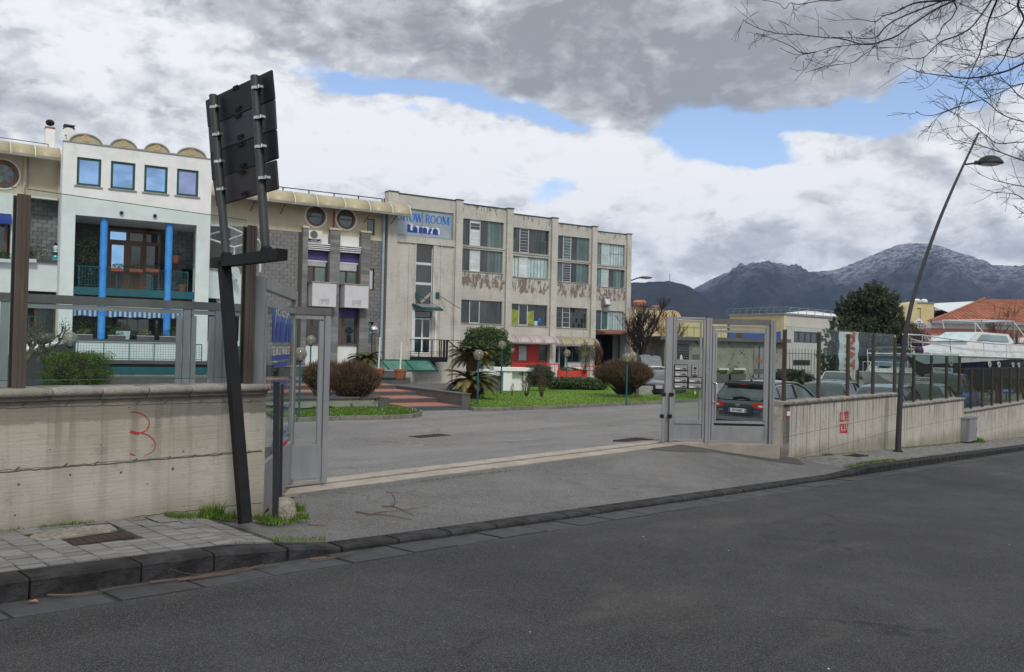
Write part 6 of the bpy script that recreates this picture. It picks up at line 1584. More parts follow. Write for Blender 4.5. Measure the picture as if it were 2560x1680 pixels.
# stair window with three lights
zc = [mz(1060,q,y)[1] for q in (758,709,701.6,659,652.6,604)]
m = MB(); m.box(sgd[0] - .10,sgd[0],y - .05,y + .2,dr[3],sgd[3] + .1); m.box(sgd[1],sgd[1] + .35,y - .05,y + .2,dr[3],sgd[3] + .1); m.build('pier',M['facade2'],T)
window(T,sgd[0],sgd[1],sgd[2],sgd[3],y + .12,'lavender',.05,rows=[(zc[1] - sgd[2]) / (sgd[3] - sgd[2]),(zc[3] - sgd[2]) / (sgd[3] - sgd[2])],pm='pane_dark',bars=.16,name='stair_window')
m = MB(); a,b = mz(1045,757,.5),mz(1080,725,.5); m.bar((a[0],y + .13,a[1]),(b[0],y + .13,b[1]),.10,.16); m.build('stair_string',M['concrete'],T)
m = MB(); z_ = mz(1060,590,y)[1]; m.box(bayx[1][0],bayx[1][1],y - .10,y,sg_[2] - .42,sg_[2] - .02); m.build('sign_ledge',M['facade'],T)
m = MB(); m.box(bayx[1][0],sgd[0] - .4,y + .0,y + .0,0,0) if False else None
for (xa,xb) in ((bayx[1][0] + .02,sgd[0] - .45),(sgd[1] + .55,bayx[1][1] - .02)):
 m = MB(); m.box(xa - .02,xa + .05,y - .05,y,bs + 1,sg_[2] - .42); m.box(xb - .05,xb + .03,y - .05,y,bs + 1,sg_[2] - .42); m.build('panel_margin',M['facade2'],T)
# door
D_ = window(T,dr[0],dr[1],dr[2],mz(1050,795,y)[1],y + .10,'white_paint',.09,cols=[.5],rows=[.44],pm='pane_dark',bars=.10,name='double_door')
window(T,dr[0],dr[1],mz(1050,794,y)[1],dr[3],y + .10,'dark_grey',.03,pm='pane_dark',name='transom_window')
m = MB(); m.box(mz(1028,850,y)[0],dr[0],y - .06,y + .1,dr[2] - .1,dr[3]); m.box(dr[1] + .22,mz(1090,850,y)[0],y - .06,y + .1,dr[2] - .1,dr[3]); m.build('door_pier',M['white_paint'],T)
ca,cb = mz(1031,770,-.9),mz(1124,778,-.9)
m = MB(); x0c,x1c = mz(1030,770,-.0)[0],mz(1090,778,-1.2)[0]; zc_ = mz(1075,776,-1.2)[1]; zcw = mz(1032,765,0)[1]
m.add([(x0c,-.0,zcw + .0),(x1c + .2,0,zcw),(x1c + .5,-1.2,zc_),(x0c + .3,-1.2,zc_),(x0c,0,zcw + .16),(x1c + .2,0,zcw + .16),(x1c + .5,-1.2,zc_ + .12),(x0c + .3,-1.2,zc_ + .12)],[(0,1,2,3),(7,6,5,4),(3,2,6,7),(0,3,7,4),(1,5,6,2)])
co_ = m.build('door_canopy',M['green_frame'],T)
m = MB(); m.add([(x0c + .05,-.05,zcw + .165),(x1c + .15,-.05,zcw + .165),(x1c + .45,-1.15,zc_ + .125),(x0c + .35,-1.15,zc_ + .125)],[(0,1,2,3)]); m.build('canopy_top',M['alu'],co_)
for (px,py,qx) in ((1042,738,.9),(1093,738,1.0)):
 a = mz(px,py,-.05); m = MB(); m.box(a[0] - .12,a[0] + .12,-.12,0,a[1] - .2,a[1] + .18); m.build('wall_box',M['green_frame'],T)
 m = MB(); m.bar((a[0] + .1,-.06,a[1]),(a[0] + 1.2,-1.15,zc_ + .15),.03); m.build('tie_rod',M['dark'],co_)
# steel balcony
y0 = -1.3; a,b = mz(1027,895,y0),mz(1118,900,y0); zb0,zb1 = (mz(1060,902,y0)[1],mz(1060,893,y0)[1])
xbl,xbr = mz(1028,890,0)[0] - .1,mz(1118,895,y0)[0]
zfl = dr[2] - .15
m = MB(); m.box(xbl,xbr,y0,0,zfl - .05,zfl); bal = m.build('balcony_deck',M['concrete'],T)
m = MB(); m.box(xbl,xbr,y0 - .06,y0,zfl - .30,zfl - .02); m.box(xbl,xbl + .06,y0,0,zfl - .30,zfl - .06); m.build('fascia',M['black'],bal)
m = MB(); m.box(xbl + .1,xbr,y0,-.05,zfl - .32,zfl - .06); m.build('soffit',M['black'],bal)
rl_ = 1.05
m = MB(); m.tube([(xbl,0,zfl + rl_),(xbl,y0,zfl + rl_),(xbr + .8,y0,zfl + rl_)],.02,5)
for h in (.18,.30): m.tube([(xbl,0,zfl + h),(xbl,y0,zfl + h),(xbr,y0,zfl + h)],.015,5)
m.build('handrail',M['black'],bal)
for f_ in (0,.45,.72,.78,.86,.90,.96,1.0): m = MB(); x = xbl + (xbr - xbl) * f_; m.box(x - .03,x + .03,y0 - .02,y0 + .02,zfl - .2,zfl + rl_); m.build('post',M['black'],bal)
m = MB(); m.bar((xbr,y0,zfl + rl_),(xbr + .9,y0,zfl + .4),.05); m.build('stair_rail',M['black'],bal)
m = MB(); x0 = mz(1036,908,0)[0]; x1 = mz(1085,908,0)[0]; za,zb_ = mz(1060,905,-.4)[1],mz(1060,921,-.4)[1]
m.add([(x0 + .2,-.0,za),(x1,0,za),(x1 - .1,-.7,zb_),(x0 - .1,-.7,zb_)],[(0,3,2,1)]); m.build('corrugated_hood',M['alu_dark'],T)
# ---- bay 3: red shop front and pinkish canopy
s0,s1,y = bayx[3]; x0,x1,_,zt_ = dh
def d3(x,yy,d): return MF.sz(1260 + x * .2049,740 + yy * .2049,d)
m = MB(); dz = lambda yy: d3(300,yy,y + .1)[1]
wA = (d3(168,700,y + .1)[0],d3(285,700,y + .1)[0],dz(800),dz(600)); wB = (d3(412,700,y + .1)[0],d3(530,700,y + .1)[0],dz(800),dz(600))
m.wall(x0,x1,zb,zt_,y + .10,.2,[wA,wB]); m.build('red_shopfront',M['red'],T)
for w_,nm in ((wA,'pane_white'),(wB,'pane_teal')): window(T,w_[0],w_[1],w_[2],w_[3],y + .08,'red_brown' if 'red_brown' in M else 'terra_pot',.08,pm=nm,name='shop_window')
yc_ = y; zc3 = d3(350,575,y - 1.2)[1]; canopy(T,d3(72,560,y - 1.2)[0] - .6,d3(665,580,y - 1.2)[0],zc3,y - .02,1.2,d3(400,480,y)[1] - zc3,'canopy_pink',[0,.30,.54,.77,1.0])
# ---- bay 4
s0,s1,y = bayx[4]; zc4 = d3(900,605,y - 1.2)[1]; canopy(T,d3(600,600,y - 1.2)[0] - .2,d3(1160,610,y - 1.2)[0],zc4,y - .02,1.2,d3(900,500,y)[1] - zc4,'canopy_brown',[0,.27,.51,.77,1.0])
x0,x1,_,zt_ = dh4
m = MB(); wC = (d3(612,700,y + .1)[0],d3(668,700,y + .1)[0],dz(812),dz(615)); xd0,xd1 = d3(680,700,y + .1)[0],d3(745,700,y + .1)[0]; wD = (d3(760,700,y + .1)[0],d3(935,700,y + .1)[0],d3(850,812,y + .1)[1],d3(850,605,y + .1)[1])
m.wall(x0,x1,zb,zt_,y + .08,.2,[wC,wD,(xd0,xd1,zb,wC[3])]); m.build('entrance_wall',M['white_wall'],T)
window(T,*wC,y + .1,'alu',.06,pm='pane_dark'); window(T,*wD,y + .1,'alu',.07,cols=[.42],pm='pane_dark'); window(T,xd0,xd1,zb + .4,wC[3],y + .15,'dark_grey',.06,rows=[.4],pm='pane_dark',name='glass_door')
# ---- bay 5: open portal, rusty flat canopy
s0,s1,y = bayx[5]; x0,x1,_,zt_ = dh5
m = MB(); m.box(x0,x1,y + 3.5,y + 3.6,zb,zt_ + .3); m.box(x0 - .2,x0,y + .36,y + 3.5,zb,zt_ + .3); m.box(x1,x1 + .2,y + .36,y + 3.5,zb,zt_ + .3); m.box(x0,x1,y + .36,y + 3.5,zt_ + .02,zt_ + .3); m.build('portal_room',M['room'],T)
for q in range(5): m = MB(); xq = d3(1330 + q * 24,600,y + .5)[0]; m.box(xq,xq + .22,y + .5,y + .58,zb,zt_); m.build('folding_gate_leaf',M['alu'],T)
m = MB(); a = d3(1107,455,y - .0); b = d3(1625,470,y - 1.3); m.prism([(y,a[1] + .1),(y - 1.3,b[1] - .02),(y - 1.3,b[1] + .1),(y,a[1] + .3)],'x',d3(1110,450,y)[0],b[0]); m.build('rusty_canopy',pmat('rusty sheet',(.22,.07,.04),(.30,.12,.07),3,rough=.7),T)
m = MB(); a,b = d3(1447,625,y),d3(1522,690,y); m.box(a[0],b[0],y - .26,y - .23,b[1],a[1]); m.build('notice_board',M['plate_white'],T)
m = MB()
for q in range(4): z_ = b[1] + (a[1] - b[1]) * (.2 + .2 * q); m.box(a[0] + .12,b[0] - .12 - .1 * (q % 2),y - .265,y - .26,z_,z_ + .03)
m.build('notice_lines',M['alu'],T)
a = d3(1250,75,y - .3); FLd = thing('floodlight','grey floodlight on the last bay above the third row of windows','floodlight',tuple(MF.w(a[0],y - .05,a[1])),MF.a)
m = MB(); m.prism([(-.45,-.22),(.05,-.35),(.12,.2),(-.3,.3)],'x',-.3,.35); m.build('housing',M['alu'],FLd); m = MB(); m.add([(-.2,-.46,-.16),(.25,-.46,-.16),(.25,-.33,.24),(-.2,-.33,.24)],[(0,1,2,3)]); m.build('lens',M['chrome'],FLd)
m = MB(); m.tube([(-.2,-.05,-.3),(-.15,0,-.7),(.6,0,-.8),(5.0,0,-.85)],.02,4); m.build('cable',M['concrete'],FLd)
p5 = hp(1575,68.8); ln = thing('wall_lantern','arm-mounted street lantern on the far corner of the factory','lamp',(p5.x,p5.y,at(1577,699,68.6).z),0)
m = MB(); m.tube([(-.1,0,-.1),(.5,0,.15),(.9,0,.2)],.05,6); m.build('arm',M['dark_grey'],ln); m = MB(); m.lathe([(.02,-.0),(.22,.05),(.30,.18),(.12,.26)],(1.2,0,.08),12,sx=1.9); m.build('head',M['alu'],ln)
s0,s1,y = bayx[3]; m = MB(); pts_ = [(78,165,355),(95,160,358),(165,172,352),(235,160,350),(300,190,345),(365,180,352)]; vs = []
for (x,ya,yb) in pts_: a,b = d3(x,ya,y + .12),d3(x,yb,y + .12); vs += [(a[0],y + .125,a[1]),(b[0],y + .125,max(b[1],wl_[2][2]))]
M['yel'] = pmat('lime yellow cloth',(.30,.34,.06),(.2,.24,.05),3,rough=.9)
m.add(vs,[(2 * k,2 * k + 1,2 * k + 3,2 * k + 2) for k in range(5)]); m.build('yellow_banner',M['yel'],T)
m = MB(); a,b = d3(412,270,y + .1),d3(450,325,y + .1); m.box(a[0],b[0],y + .10,y + .13,b[1],a[1]); m.build('blue_placard',M['text_blue'],T)
m = MB(); a,b = d3(370,305,y + .1),d3(408,360,y + .1); m.box(a[0],b[0],y + .10,y + .13,b[1],a[1]); m.build('pale_placard',M['pane_pale'],T)
# == garden
def lotpt(px,py,guess=-.8,n_=8):
 q = gz(px,py,guess)
 for _ in range(n_): q = gz(px,py,z_lot(q.x,q.y))
 return q
def poly_fill(mb,pts,z,skirt):
 n_ = len(pts); c = (sum(p[0] for p in pts) / n_,sum(p[1] for p in pts) / n_)
 mb.add([(p[0],p[1],z(p)) for p in pts] + [(c[0],c[1],z(c))],[(i,(i + 1) % n_,n_) for i in range(n_)])
def kerbed(pts,name,label):
 """row of small kerb stones along an open polyline of ground points"""
 T = thing(name,label,'kerb',(pts[0].x,pts[0].y,0)); 
 for i in range(len(pts) - 1):
  a,b = pts[i],pts[i + 1]; L = (b - a).length; k = max(1,int(L / 1.0))
  for j in range(k):
   p,q = a.lerp(b,j / k),a.lerp(b,(j + 1) / k); d = (q - p).normalized(); p2,q2 = p + d * .01,q - d * .01
   nn = Vector((-d.y,d.x,0)) * .14; z0,z1 = z_lot(p.x,p.y),z_lot(q.x,q.y); o = pts[0]
   m = MB(); vs = []
   for (v,z_) in ((p2,z0),(q2,z1),(q2 + nn,z1),(p2 + nn,z0)): vs += [(v.x - o.x,v.y - o.y,z_ - .05),(v.x - o.x,v.y - o.y,z_ + .13)]
   m.add(vs,[(1,3,5,7),(0,2,3,1),(2,4,5,3),(4,6,7,5),(6,0,1,7)]); m.build('kerb_stone',M['gstone'],T)
 return T
M['gstone'] = pmat('garden kerb concrete',(.20,.19,.16),(.13,.125,.105),4,rough=.95,bump=.4,rand=.1)
# right lawn
RK = [lotpt(*p) for p in ((1174,1025),(1185,1028),(1260,1027),(1400,1022),(1530,1015),(1652,1009),(1760,1003))]
kerbed(RK,'lawn_kerb','low concrete kerb along the front of the right lawn')
back = [hp(1790,46),hp(1700,60),hp(1480,56),hp(1300,50),hp(1180,41),hp(1165,36)]
def lawn(front,backp,name,z_up=.10):
 n_ = 40; m_ = 14
 def along(P_,t_):
  seg = [(P_[i + 1] - P_[i]).length for i in range(len(P_) - 1)]; L = sum(seg) * t_
  for i,s_ in enumerate(seg):
   if L <= s_ or i == len(seg) - 1: return P_[i].lerp(P_[i + 1],min(1,L / max(s_,1e-6)))
   L -= s_
 mb = MB(); rr = random.Random(4)
 for i in range(n_ + 1):
  a,b = along(front,i / n_),along(backp,i / n_)
  for j in range(m_ + 1):
   p = a.lerp(b,j / m_); h = .08 if j == 0 else z_up + .05 * math.sin(p.x * .9) * math.sin(p.y * .5) + .04 * min(1,j / 4)
   mb.v.append((p.x,p.y + (.12 if j == 0 else 0),z_lot(p.x,p.y) + h))
 for i in range(n_):
  for j in range(m_): k = i * (m_ + 1) + j; mb.f.append((k,k + m_ + 1,k + m_ + 2,k + 1)); mb.m.append(0)
 o = struct(mb.build(name,M['grass'],smooth=80)); 
 # blades
 rg = np.random.RandomState(2); N = 26000; V_ = np.array(mb.v).reshape(n_ + 1,m_ + 1,3)
 u = rg.uniform(0,n_ - 1e-3,N); v = rg.uniform(0,1,N) ** 1.4 * (m_ - 1e-3); iu,iv = u.astype(int),v.astype(int); fu,fv = (u - iu)[:,None],(v - iv)[:,None]
 p = V_[iu,iv] * (1 - fu) * (1 - fv) + V_[iu + 1,iv] * fu * (1 - fv) + V_[iu,iv + 1] * (1 - fu) * fv + V_[iu + 1,iv + 1] * fu * fv
 th = rg.uniform(0,PI,N); h = rg.uniform(.015,.06,N) * (1 + .8 * (rg.uniform(0,1,N) > .95)); dx = np.stack([np.cos(th),np.sin(th),0 * th],1) * .012
 tip = p + np.stack([rg.normal(0,.03,N),rg.normal(0,.03,N),h],1)
 g = bpy.data.objects.new('grass',npmesh('grass',np.stack([p - dx,p + dx,tip],1),None,M['blade'],3)); C.objects.link(g); g['kind'] = 'stuff'; g['label'] = 'short green grass blades on the ' + name.replace('_',' ')
 k_ = rg.choice(N,90); w_ = p[k_] + np.array([0,0,.05]); dd = .014
 g = bpy.data.objects.new('daisies',npmesh('daisies',np.stack([w_ + [-dd,0,0],w_ + [0,-dd,.02],w_ + [dd,0,0],w_ + [0,dd,.03]],1),None,M['text_white'],4)); C.objects.link(g); g['kind'] = 'stuff'; g['label'] = 'tiny white daisies in the grass'
 return o
lawn(RK,[Vector(q) for q in reversed(back)],'right_lawn')
LK = [lotpt(*p) for p in ((690,1056),(742,1055),(850,1051),(960,1049),(1030,1046),(1050,1042),(1054,1038))]
kerbed(LK,'lawn_kerb','low concrete kerb around the left lawn, in front of the big brown shrub')
lawn(LK,[Vector(q) for q in (hp(640,31),hp(800,31.5),hp(900,32),hp(985,31),hp(1030,29))],'left_lawn')
# stairs
SF = Frame(tuple(hp(1158,31.4)),MF.a)
T = fthing(SF,'garden_steps','broad terracotta tiled steps with dark stone risers between low walls','steps')
zl = z_lot(SF.o.x,SF.o.y)
for k in range(5):
 y0,y1 = k * 1.95,(k + 1) * 1.95; x0 = -2.95 if k < 2 else -6.0; z1 = zl + .155 * (k + 1)
 m = MB(); m.box(x0,0,y0,y1 + .3,zl - .3,z1 - .02); so = m.build('step',M['step_stone'],T)
 m = MB(); m.box(x0,0,y0 + .22,y1,z1 - .02,z1 + .0); m.build('tile_field',M['terracotta'],so)
 m = MB(); m.box(x0,0,y0 - .02,y0 + .22,z1 - .05,z1 + .006); m.build('nosing',M['step_stone'],so)
wt = at(1174,984,31.4).z
T = fthing(SF,'step_wall','long low dark stone wall along the right side of the steps','wall')
for k in range(5): m = MB(); m.box(.01,.36,k * 1.7,(k + 1) * 1.7 - .01,zl - .2,wt - .04); m.build('wall_panel',M['dark_stone'],T)
m = MB(); m.box(-.01,.39,-.03,8.6,wt - .04,wt); m.build('wall_cap',M['dark_stone'],T)
T = fthing(SF,'step_wall','short dark pier and stained render wall at the left foot of the steps','wall')
wz = at(1000,989,31).z; m = MB(); m.box(-3.35,-2.96,-.1,.8,zl - .2,wz); m.build('pier',M['dark_stone'],T)
m = MB(); m.box(-7.5,-3.36,-.05,.15,zl - .2,wz - .02); m.build('render_panel',M['hut'],T); m = MB(); m.box(-7.5,-3.3,-.12,.25,wz - .02,wz + .04); m.build('wall_cap',M['dark_stone'],T)
m = MB(); m.tube([(-7.4,-.10,wz - .2),(-6.2,-.1,wz - .35),(-5.2,-.1,wz - .28),(-4.2,-.1,wz - .5),(-3.5,-.1,wz - .35)],.03,6); m.build('hose',M['black'],T)
# raised terrace behind the steps
TZ = zl + .155 * 5
T = fthing(SF,'raised_terrace','raised planting terrace edged with dark stone walls in front of the factory','terrace')
m = MB(); m.box(-14,2.5,9.8,20.5,zl - .5,TZ); m.build('terrace_base',M['dark_stone'],T)
m = MB(); m.box(.37,3.2,4.5,9.8,zl - .3,wt - .12); m.build('planter_wall',M['dark_stone'],T)
for (x0,x1,y0,h) in ((-5.2,1.0,11.5,.45),(-10,-5.4,13.0,.5),(-2.6,2.2,9.7,.32)):
 m = MB(); m.box(x0,x1,y0,y0 + .3,TZ,TZ + h); m.build('planter_wall',M['dark_stone'],T); m = MB(); m.box(x0 - .03,x1 + .03,y0 - .04,y0 + .34,TZ + h,TZ + h + .05); m.build('planter_cap',M['concrete'],T)
def rod(Tn,name,mat,pts,r,n_=6): m = MB(); m.tube(pts,r,n_); return m.build(name,M[mat],Tn)
# green glass skylight
a,b = at(937,928,47.5),at(1040,930,47.5); c = at(946,898,48.6)
sk = thing('skylight','green glazed ridge skylight on the terrace beside the factory','skylight',(a.x,a.y,TZ),MF.a)
Lk = 4.6; wk = 1.35; hk = at(990,901,49).z - TZ
for side in (-1,1):
 for j in range(3):
  x0,x1 = Lk * j / 3 - .6,Lk * (j + 1) / 3 - .6
  m = MB(); m.add([(x0,side * wk + wk,.1),(x1,side * wk + wk,.1),(x1,wk,hk),(x0,wk,hk)],[(0,1,2,3)]); m.build('glass_pane',pmat('green skylight glass',(.045,.16,.13),(.09,.22,.18),2,rough=.2) if (side,j) == (-1,0) else bpy.data.materials['green skylight glass'],sk)
  m = MB(); m.bar((x0,side * wk + wk,.1),(x0,wk,hk),.07); m.build('rafter',M['green_frame'],sk)
m = MB(); m.bar((-.65,wk,hk),(Lk - .55,wk,hk),.09); m.bar((Lk - .6,0,.1),(Lk - .6,wk,hk),.08); m.bar((Lk - .6,2 * wk,.1),(Lk - .6,wk,hk),.08); m.bar((Lk - .6,wk,.1),(Lk - .6,wk,hk),.06); m.bar((-.6,0,.1),(Lk - .6,0,.1),.1); m.build('frame',M['green_frame'],sk)
m = MB(); m.add([(Lk - .6,0,.1),(Lk - .6,2 * wk,.1),(Lk - .6,wk,hk)],[(0,1,2)]); m.build('gable_pane',bpy.data.materials['green skylight glass'],sk)
def pot(px,py,Z,r,h,label,stem=.0,mat='terra_pot',leaf=None):
 p = at(px,py,Z); T = thing('plant_pot',label,'plant pot',tuple(p)); m = MB(); m.lathe([(r * .65,0),(r * .95,h * .8),(r * 1.05,h * .8),(r * 1.05,h),(r * .9,h)],(0,0,0),14); m.build('pot',M[mat],T)
 if stem: rod(T,'stake','white_paint',[(0,0,h),(.03,0,stem)],.035)
 if leaf: plants('plant',T,(0,0,h + .2),.25,.25,.25,160,.12,leaf,int(px))
pot(946,943,40,.27,.42,'orange pot with a white stake left of the skylight',1.9); pot(1000,947,38.5,.27,.45,'pinkish pot with a thin stake in front of the skylight',1.7)
# flue pipe beside the left cycad
p = at(932,915,49); fl = thing('flue_pipe','tall rusty flue pipe with shiny round cap','flue',(p.x,p.y,TZ - .3)); zt_ = at(934,824,49).z - TZ + .3
m = MB(); m.lathe([(.16,0),(.14,zt_ - .3),(.15,zt_ - .3)],(0,0,0),12); m.build('pipe',pmat('rusty flue',(.10,.06,.035),(.16,.14,.11),2,rough=.5,metal=.4),fl,smooth=50); m = MB(); m.ball((0,0,zt_),.27,12,8); m.build('cap',M['chrome'],fl,smooth=60)
# white concrete table / barbecue
p = lotpt(1300,972); a = at(1262,970,43.5)
cb = thing('concrete_counter','white concrete counter with open front on the right lawn','counter',(hp(1262,43.5).x,43.5,z_lot(0,43.5)),.25)
hh = at(1290,919,43.5).z - z_lot(0,43.5)
m = MB(); m.box(-.05,.42,-.1,.7,0,hh - .18); m.build('pier',M['white_wall'],cb); m = MB(); m.box(1.05,1.25,-.1,.7,0,hh - .18); m.box(.42,1.05,.2,.7,0,hh - .18); m.build('back_panel',M['white_wall'],cb); m = MB(); m.box(-.6,1.55,-.2,.8,hh - .18,hh); m.build('top_slab',M['white_wall'],cb); m = MB(); m.box(-1.6,-.05,.3,.5,0,hh - .45); m.build('side_wall',M['dark_stone'],cb)
# red planter, railings
p = lotpt(1400,948); Z = 58.0
def rz(px,py,Z): q = at(px,py,Z); return q
a,b = rz(1397,947,Z),rz(1452,949,Z); t0 = rz(1397,930,Z).z; gz0 = z_lot(a.x,a.y)
rp = thing('red_planter','red painted planter box with herbs in front of the glazed entrance','planter',(a.x,a.y,gz0),.12)
Lp = b.x - a.x
m = MB(); m.box(0,Lp,0,.9,.1,t0 - gz0 + .1); m.box(Lp - .0,Lp + .5,.02,2.2,.1,t0 - gz0 + .18); m.build('box',M['red'],rp); plants('plant',rp,(Lp / 2,.4,t0 - gz0 + .2),Lp / 2,.4,.16,500,.12,'leaf_hedge',6)
rp2 = thing('red_railing','red tubular railing behind the red planter','railing',(a.x + .6,a.y + 1.2,gz0),.12)
zt_ = rz(1440,916,Z).z - gz0
for (x0,x1) in ((.4,2.1),(2.3,4.2)): m = MB(); m.tube([(x0,0,.5),(x0,0,zt_),(x1,0,zt_),(x1,0,.5)],.035,6); m.tube([(x0,0,zt_ - .28),(x1,0,zt_ - .28)],.03,6); m.build('rail',M['red'],rp2)
a = rz(1280,909,56); b = rz(1397,909,57.6); rp3 = thing('red_railing','long red railing with white panel in front of the red shopfront','railing',(a.x,a.y,z_lot(a.x,a.y)),math.atan2(b.y - a.y,b.x - a.x)); L = (b - a).length; zt_ = a.z - z_lot(a.x,a.y)
m = MB(); m.bar((0,0,zt_),(L,0,zt_),.06); m.bar((L,0,0),(L,0,zt_),.08); m.build('rail',M['red'],rp3); m = MB(); m.box(L - 1.9,L - .1,.02,.05,.35,zt_ - .1); m.build('white_panel',M['lavender'],rp3)
for k in range(5): m = MB(); m.bar((L - .3 - k * .35,0,.1),(L - .3 - k * .35,0,zt_),.03); m.build('baluster',M['red'],rp3)
# garden globe lamps
def globe_lamp(px,pyb,pyt,h,label,r=.20):
 Z = h * FPX / ((pyb - pyt)); q = at(px,pyb,Z)
 T = thing('globe_lamp',label,'lamp',(q.x,q.y,q.z),R.uniform(0,3),'globe lamps in the garden')
 m = MB(); m.lathe([(.035,-.3),(.032,h - 2 * r - .03)],(0,0,0),10); m.build('pole',M['teal_pole'],T,smooth=60)
 m = MB(); m.lathe([(.03,0),(.085,.02),(.085,.045),(.06,.05)],(0,0,h - 2 * r - .05),14); m.build('collar',M['black'],T)
 m = MB(); m.lathe([(.05,0),(.055,.12),(.03,.14)],(0,0,h - 2 * r + .0),12); m.build('lamp_holder',M['plate_white'],T)
 m = MB(); m.ball((0,0,h - r),r,24,16); m.build('globe',M['globe'],T,smooth=80); return T
for px,yb,yt,h,lb in ((747,1049,868,2.2,'globe lamp between the open gate leaf and the lettered panel, nearest to the gate'),(773,1018,838,3.0,'globe lamp rising behind the left brown shrub'),(1193.5,1016,874,2.2,'globe lamp at the right end of the step wall'),(1252.5,973,852,2.35,'globe lamp in front of the ivy mound'),(1278,950,868,2.2,'small globe lamp in front of the red shopfront'),
                          (1416,964,874,2.0,'globe lamp beside the red planter'),(1566,1004,882,2.1,'globe lamp in front of the brown shrub near the gate'),(1581,985,880,2.2,'globe lamp half hidden behind the nearest one at the right brown shrub'),(169,1062,829,2.55,'globe lamp in front of the clipped hedge, behind the glass screen'),(112,1004,834,2.5,'globe lamp left of the clipped hedge')):
 globe_lamp(px,yb,yt,h,lb)
def twiggy(name,label,px,pyb,Z,w,h,seed,nst=70,ntw=2600,mat='twig',cat='shrub',flat=.75,leaf=None,density=1.0,stemr=.012):
 q = at(px,pyb,Z); T = thing(name,label,cat,tuple(q)); rg = np.random.RandomState(seed); rr = random.Random(seed)
 m = MB()
 for _ in range(nst):
  th = rr.uniform(0,2 * PI); rad = rr.uniform(.1,.98) ** .6; ex,ey = math.cos(th) * rad * w / 2,math.sin(th) * rad * w / 2 * .8; ez = h * (flat * math.sqrt(max(0,1 - rad ** 2)) + (1 - flat) + .1) * rr.uniform(.6,.95); ez = max(ez,h * .5)
  b = (ex * .12 + rr.uniform(-.06,.06) * w,ey * .12,0); mid = (ex * .50,ey * .5,ez * .42)
  m.tube([b,mid,(ex * .85 + rr.gauss(0,.04),ey * .85,ez * .8),(ex,ey,ez)],[stemr * 1.6,stemr,stemr * .6,stemr * .3],4,cap=False)
 m.build('stems',M['bark_dark'],T,kind='stuff')
 N = ntw; d = rg.normal(size=(N,3)); d[:,2] = d[:,2] * .9 + .15; d /= np.linalg.norm(d,axis=1)[:,None]; r_ = rg.uniform(.55,1.0,N)[:,None]
 p = d * r_ * np.array([w / 2,w / 2 * .8,h * .42]) + np.array([0,0,h * .56])
 keep = p[:,2] > h * rg.uniform(.22,.44,len(p)); p,d = p[keep],d[keep]; tz = np.clip((p[:,2] / h - .22) / .34,0,1)[:,None]; p[:,:2] *= .62 + .38 * tz + .05 * np.sin(np.arctan2(d[:,1:2],d[:,:1]) * 5 + seed)
 dirv = d * .7 + np.array([0,0,.8]) + rg.normal(0,.38,p.shape); dirv /= np.linalg.norm(dirv,axis=1)[:,None]
 L = rg.uniform(.10,.26,len(p))[:,None] * (h / 2.0 + .4); side = np.cross(dirv,rg.normal(size=p.shape)); side /= np.linalg.norm(side,axis=1)[:,None]; wd = .006 + .004 * (Z / 30)
 a = p - dirv * L * .5; b = p + dirv * L * .5
 npm = npmesh('twigs',np.stack([a - side * wd,a + side * wd,b],1),None,M[mat],3); o = bpy.data.objects.new('twigs',npm); C.objects.link(o); o.parent = T; o['kind'] = 'stuff'
 if leaf: plants('foliage',T,(0,0,h * .55),w * .46,w * .36,h * .42,leaf[1],leaf[2],leaf[0],seed)
 return T
twiggy('round_shrub','large round brown winter shrub on the left lawn beside the steps',880,1022,29.5,2.05,1.75,3,110,13000)
twiggy('round_shrub','brown winter shrub half hidden behind the open gate leaf',806,1000,29.8,1.55,1.45,4,80,8000)
twiggy('round_shrub','wide dark brown winter shrub on the right lawn by the letterbox panel',1560,986,41,3.0,1.75,5,150,20000,stemr=.016)
LATE = 1
twiggy('rose_bush','bare rose bush on the lawn in front of the counter',1316,990,37,.55,.85,7,16,160,'twig',stemr=.010)
twiggy('rose_bush','second bare rose bush, right of the first, thin green stems',1354,992,36.5,.5,.95,8,14,160,'twig',leaf=('leaf_hedge',60,.05),stemr=.010)
twiggy('rose_bush','tiny sapling on the lawn below the counter, left',1280,990,36,.22,.6,9,5,40,'twig',stemr=.008)
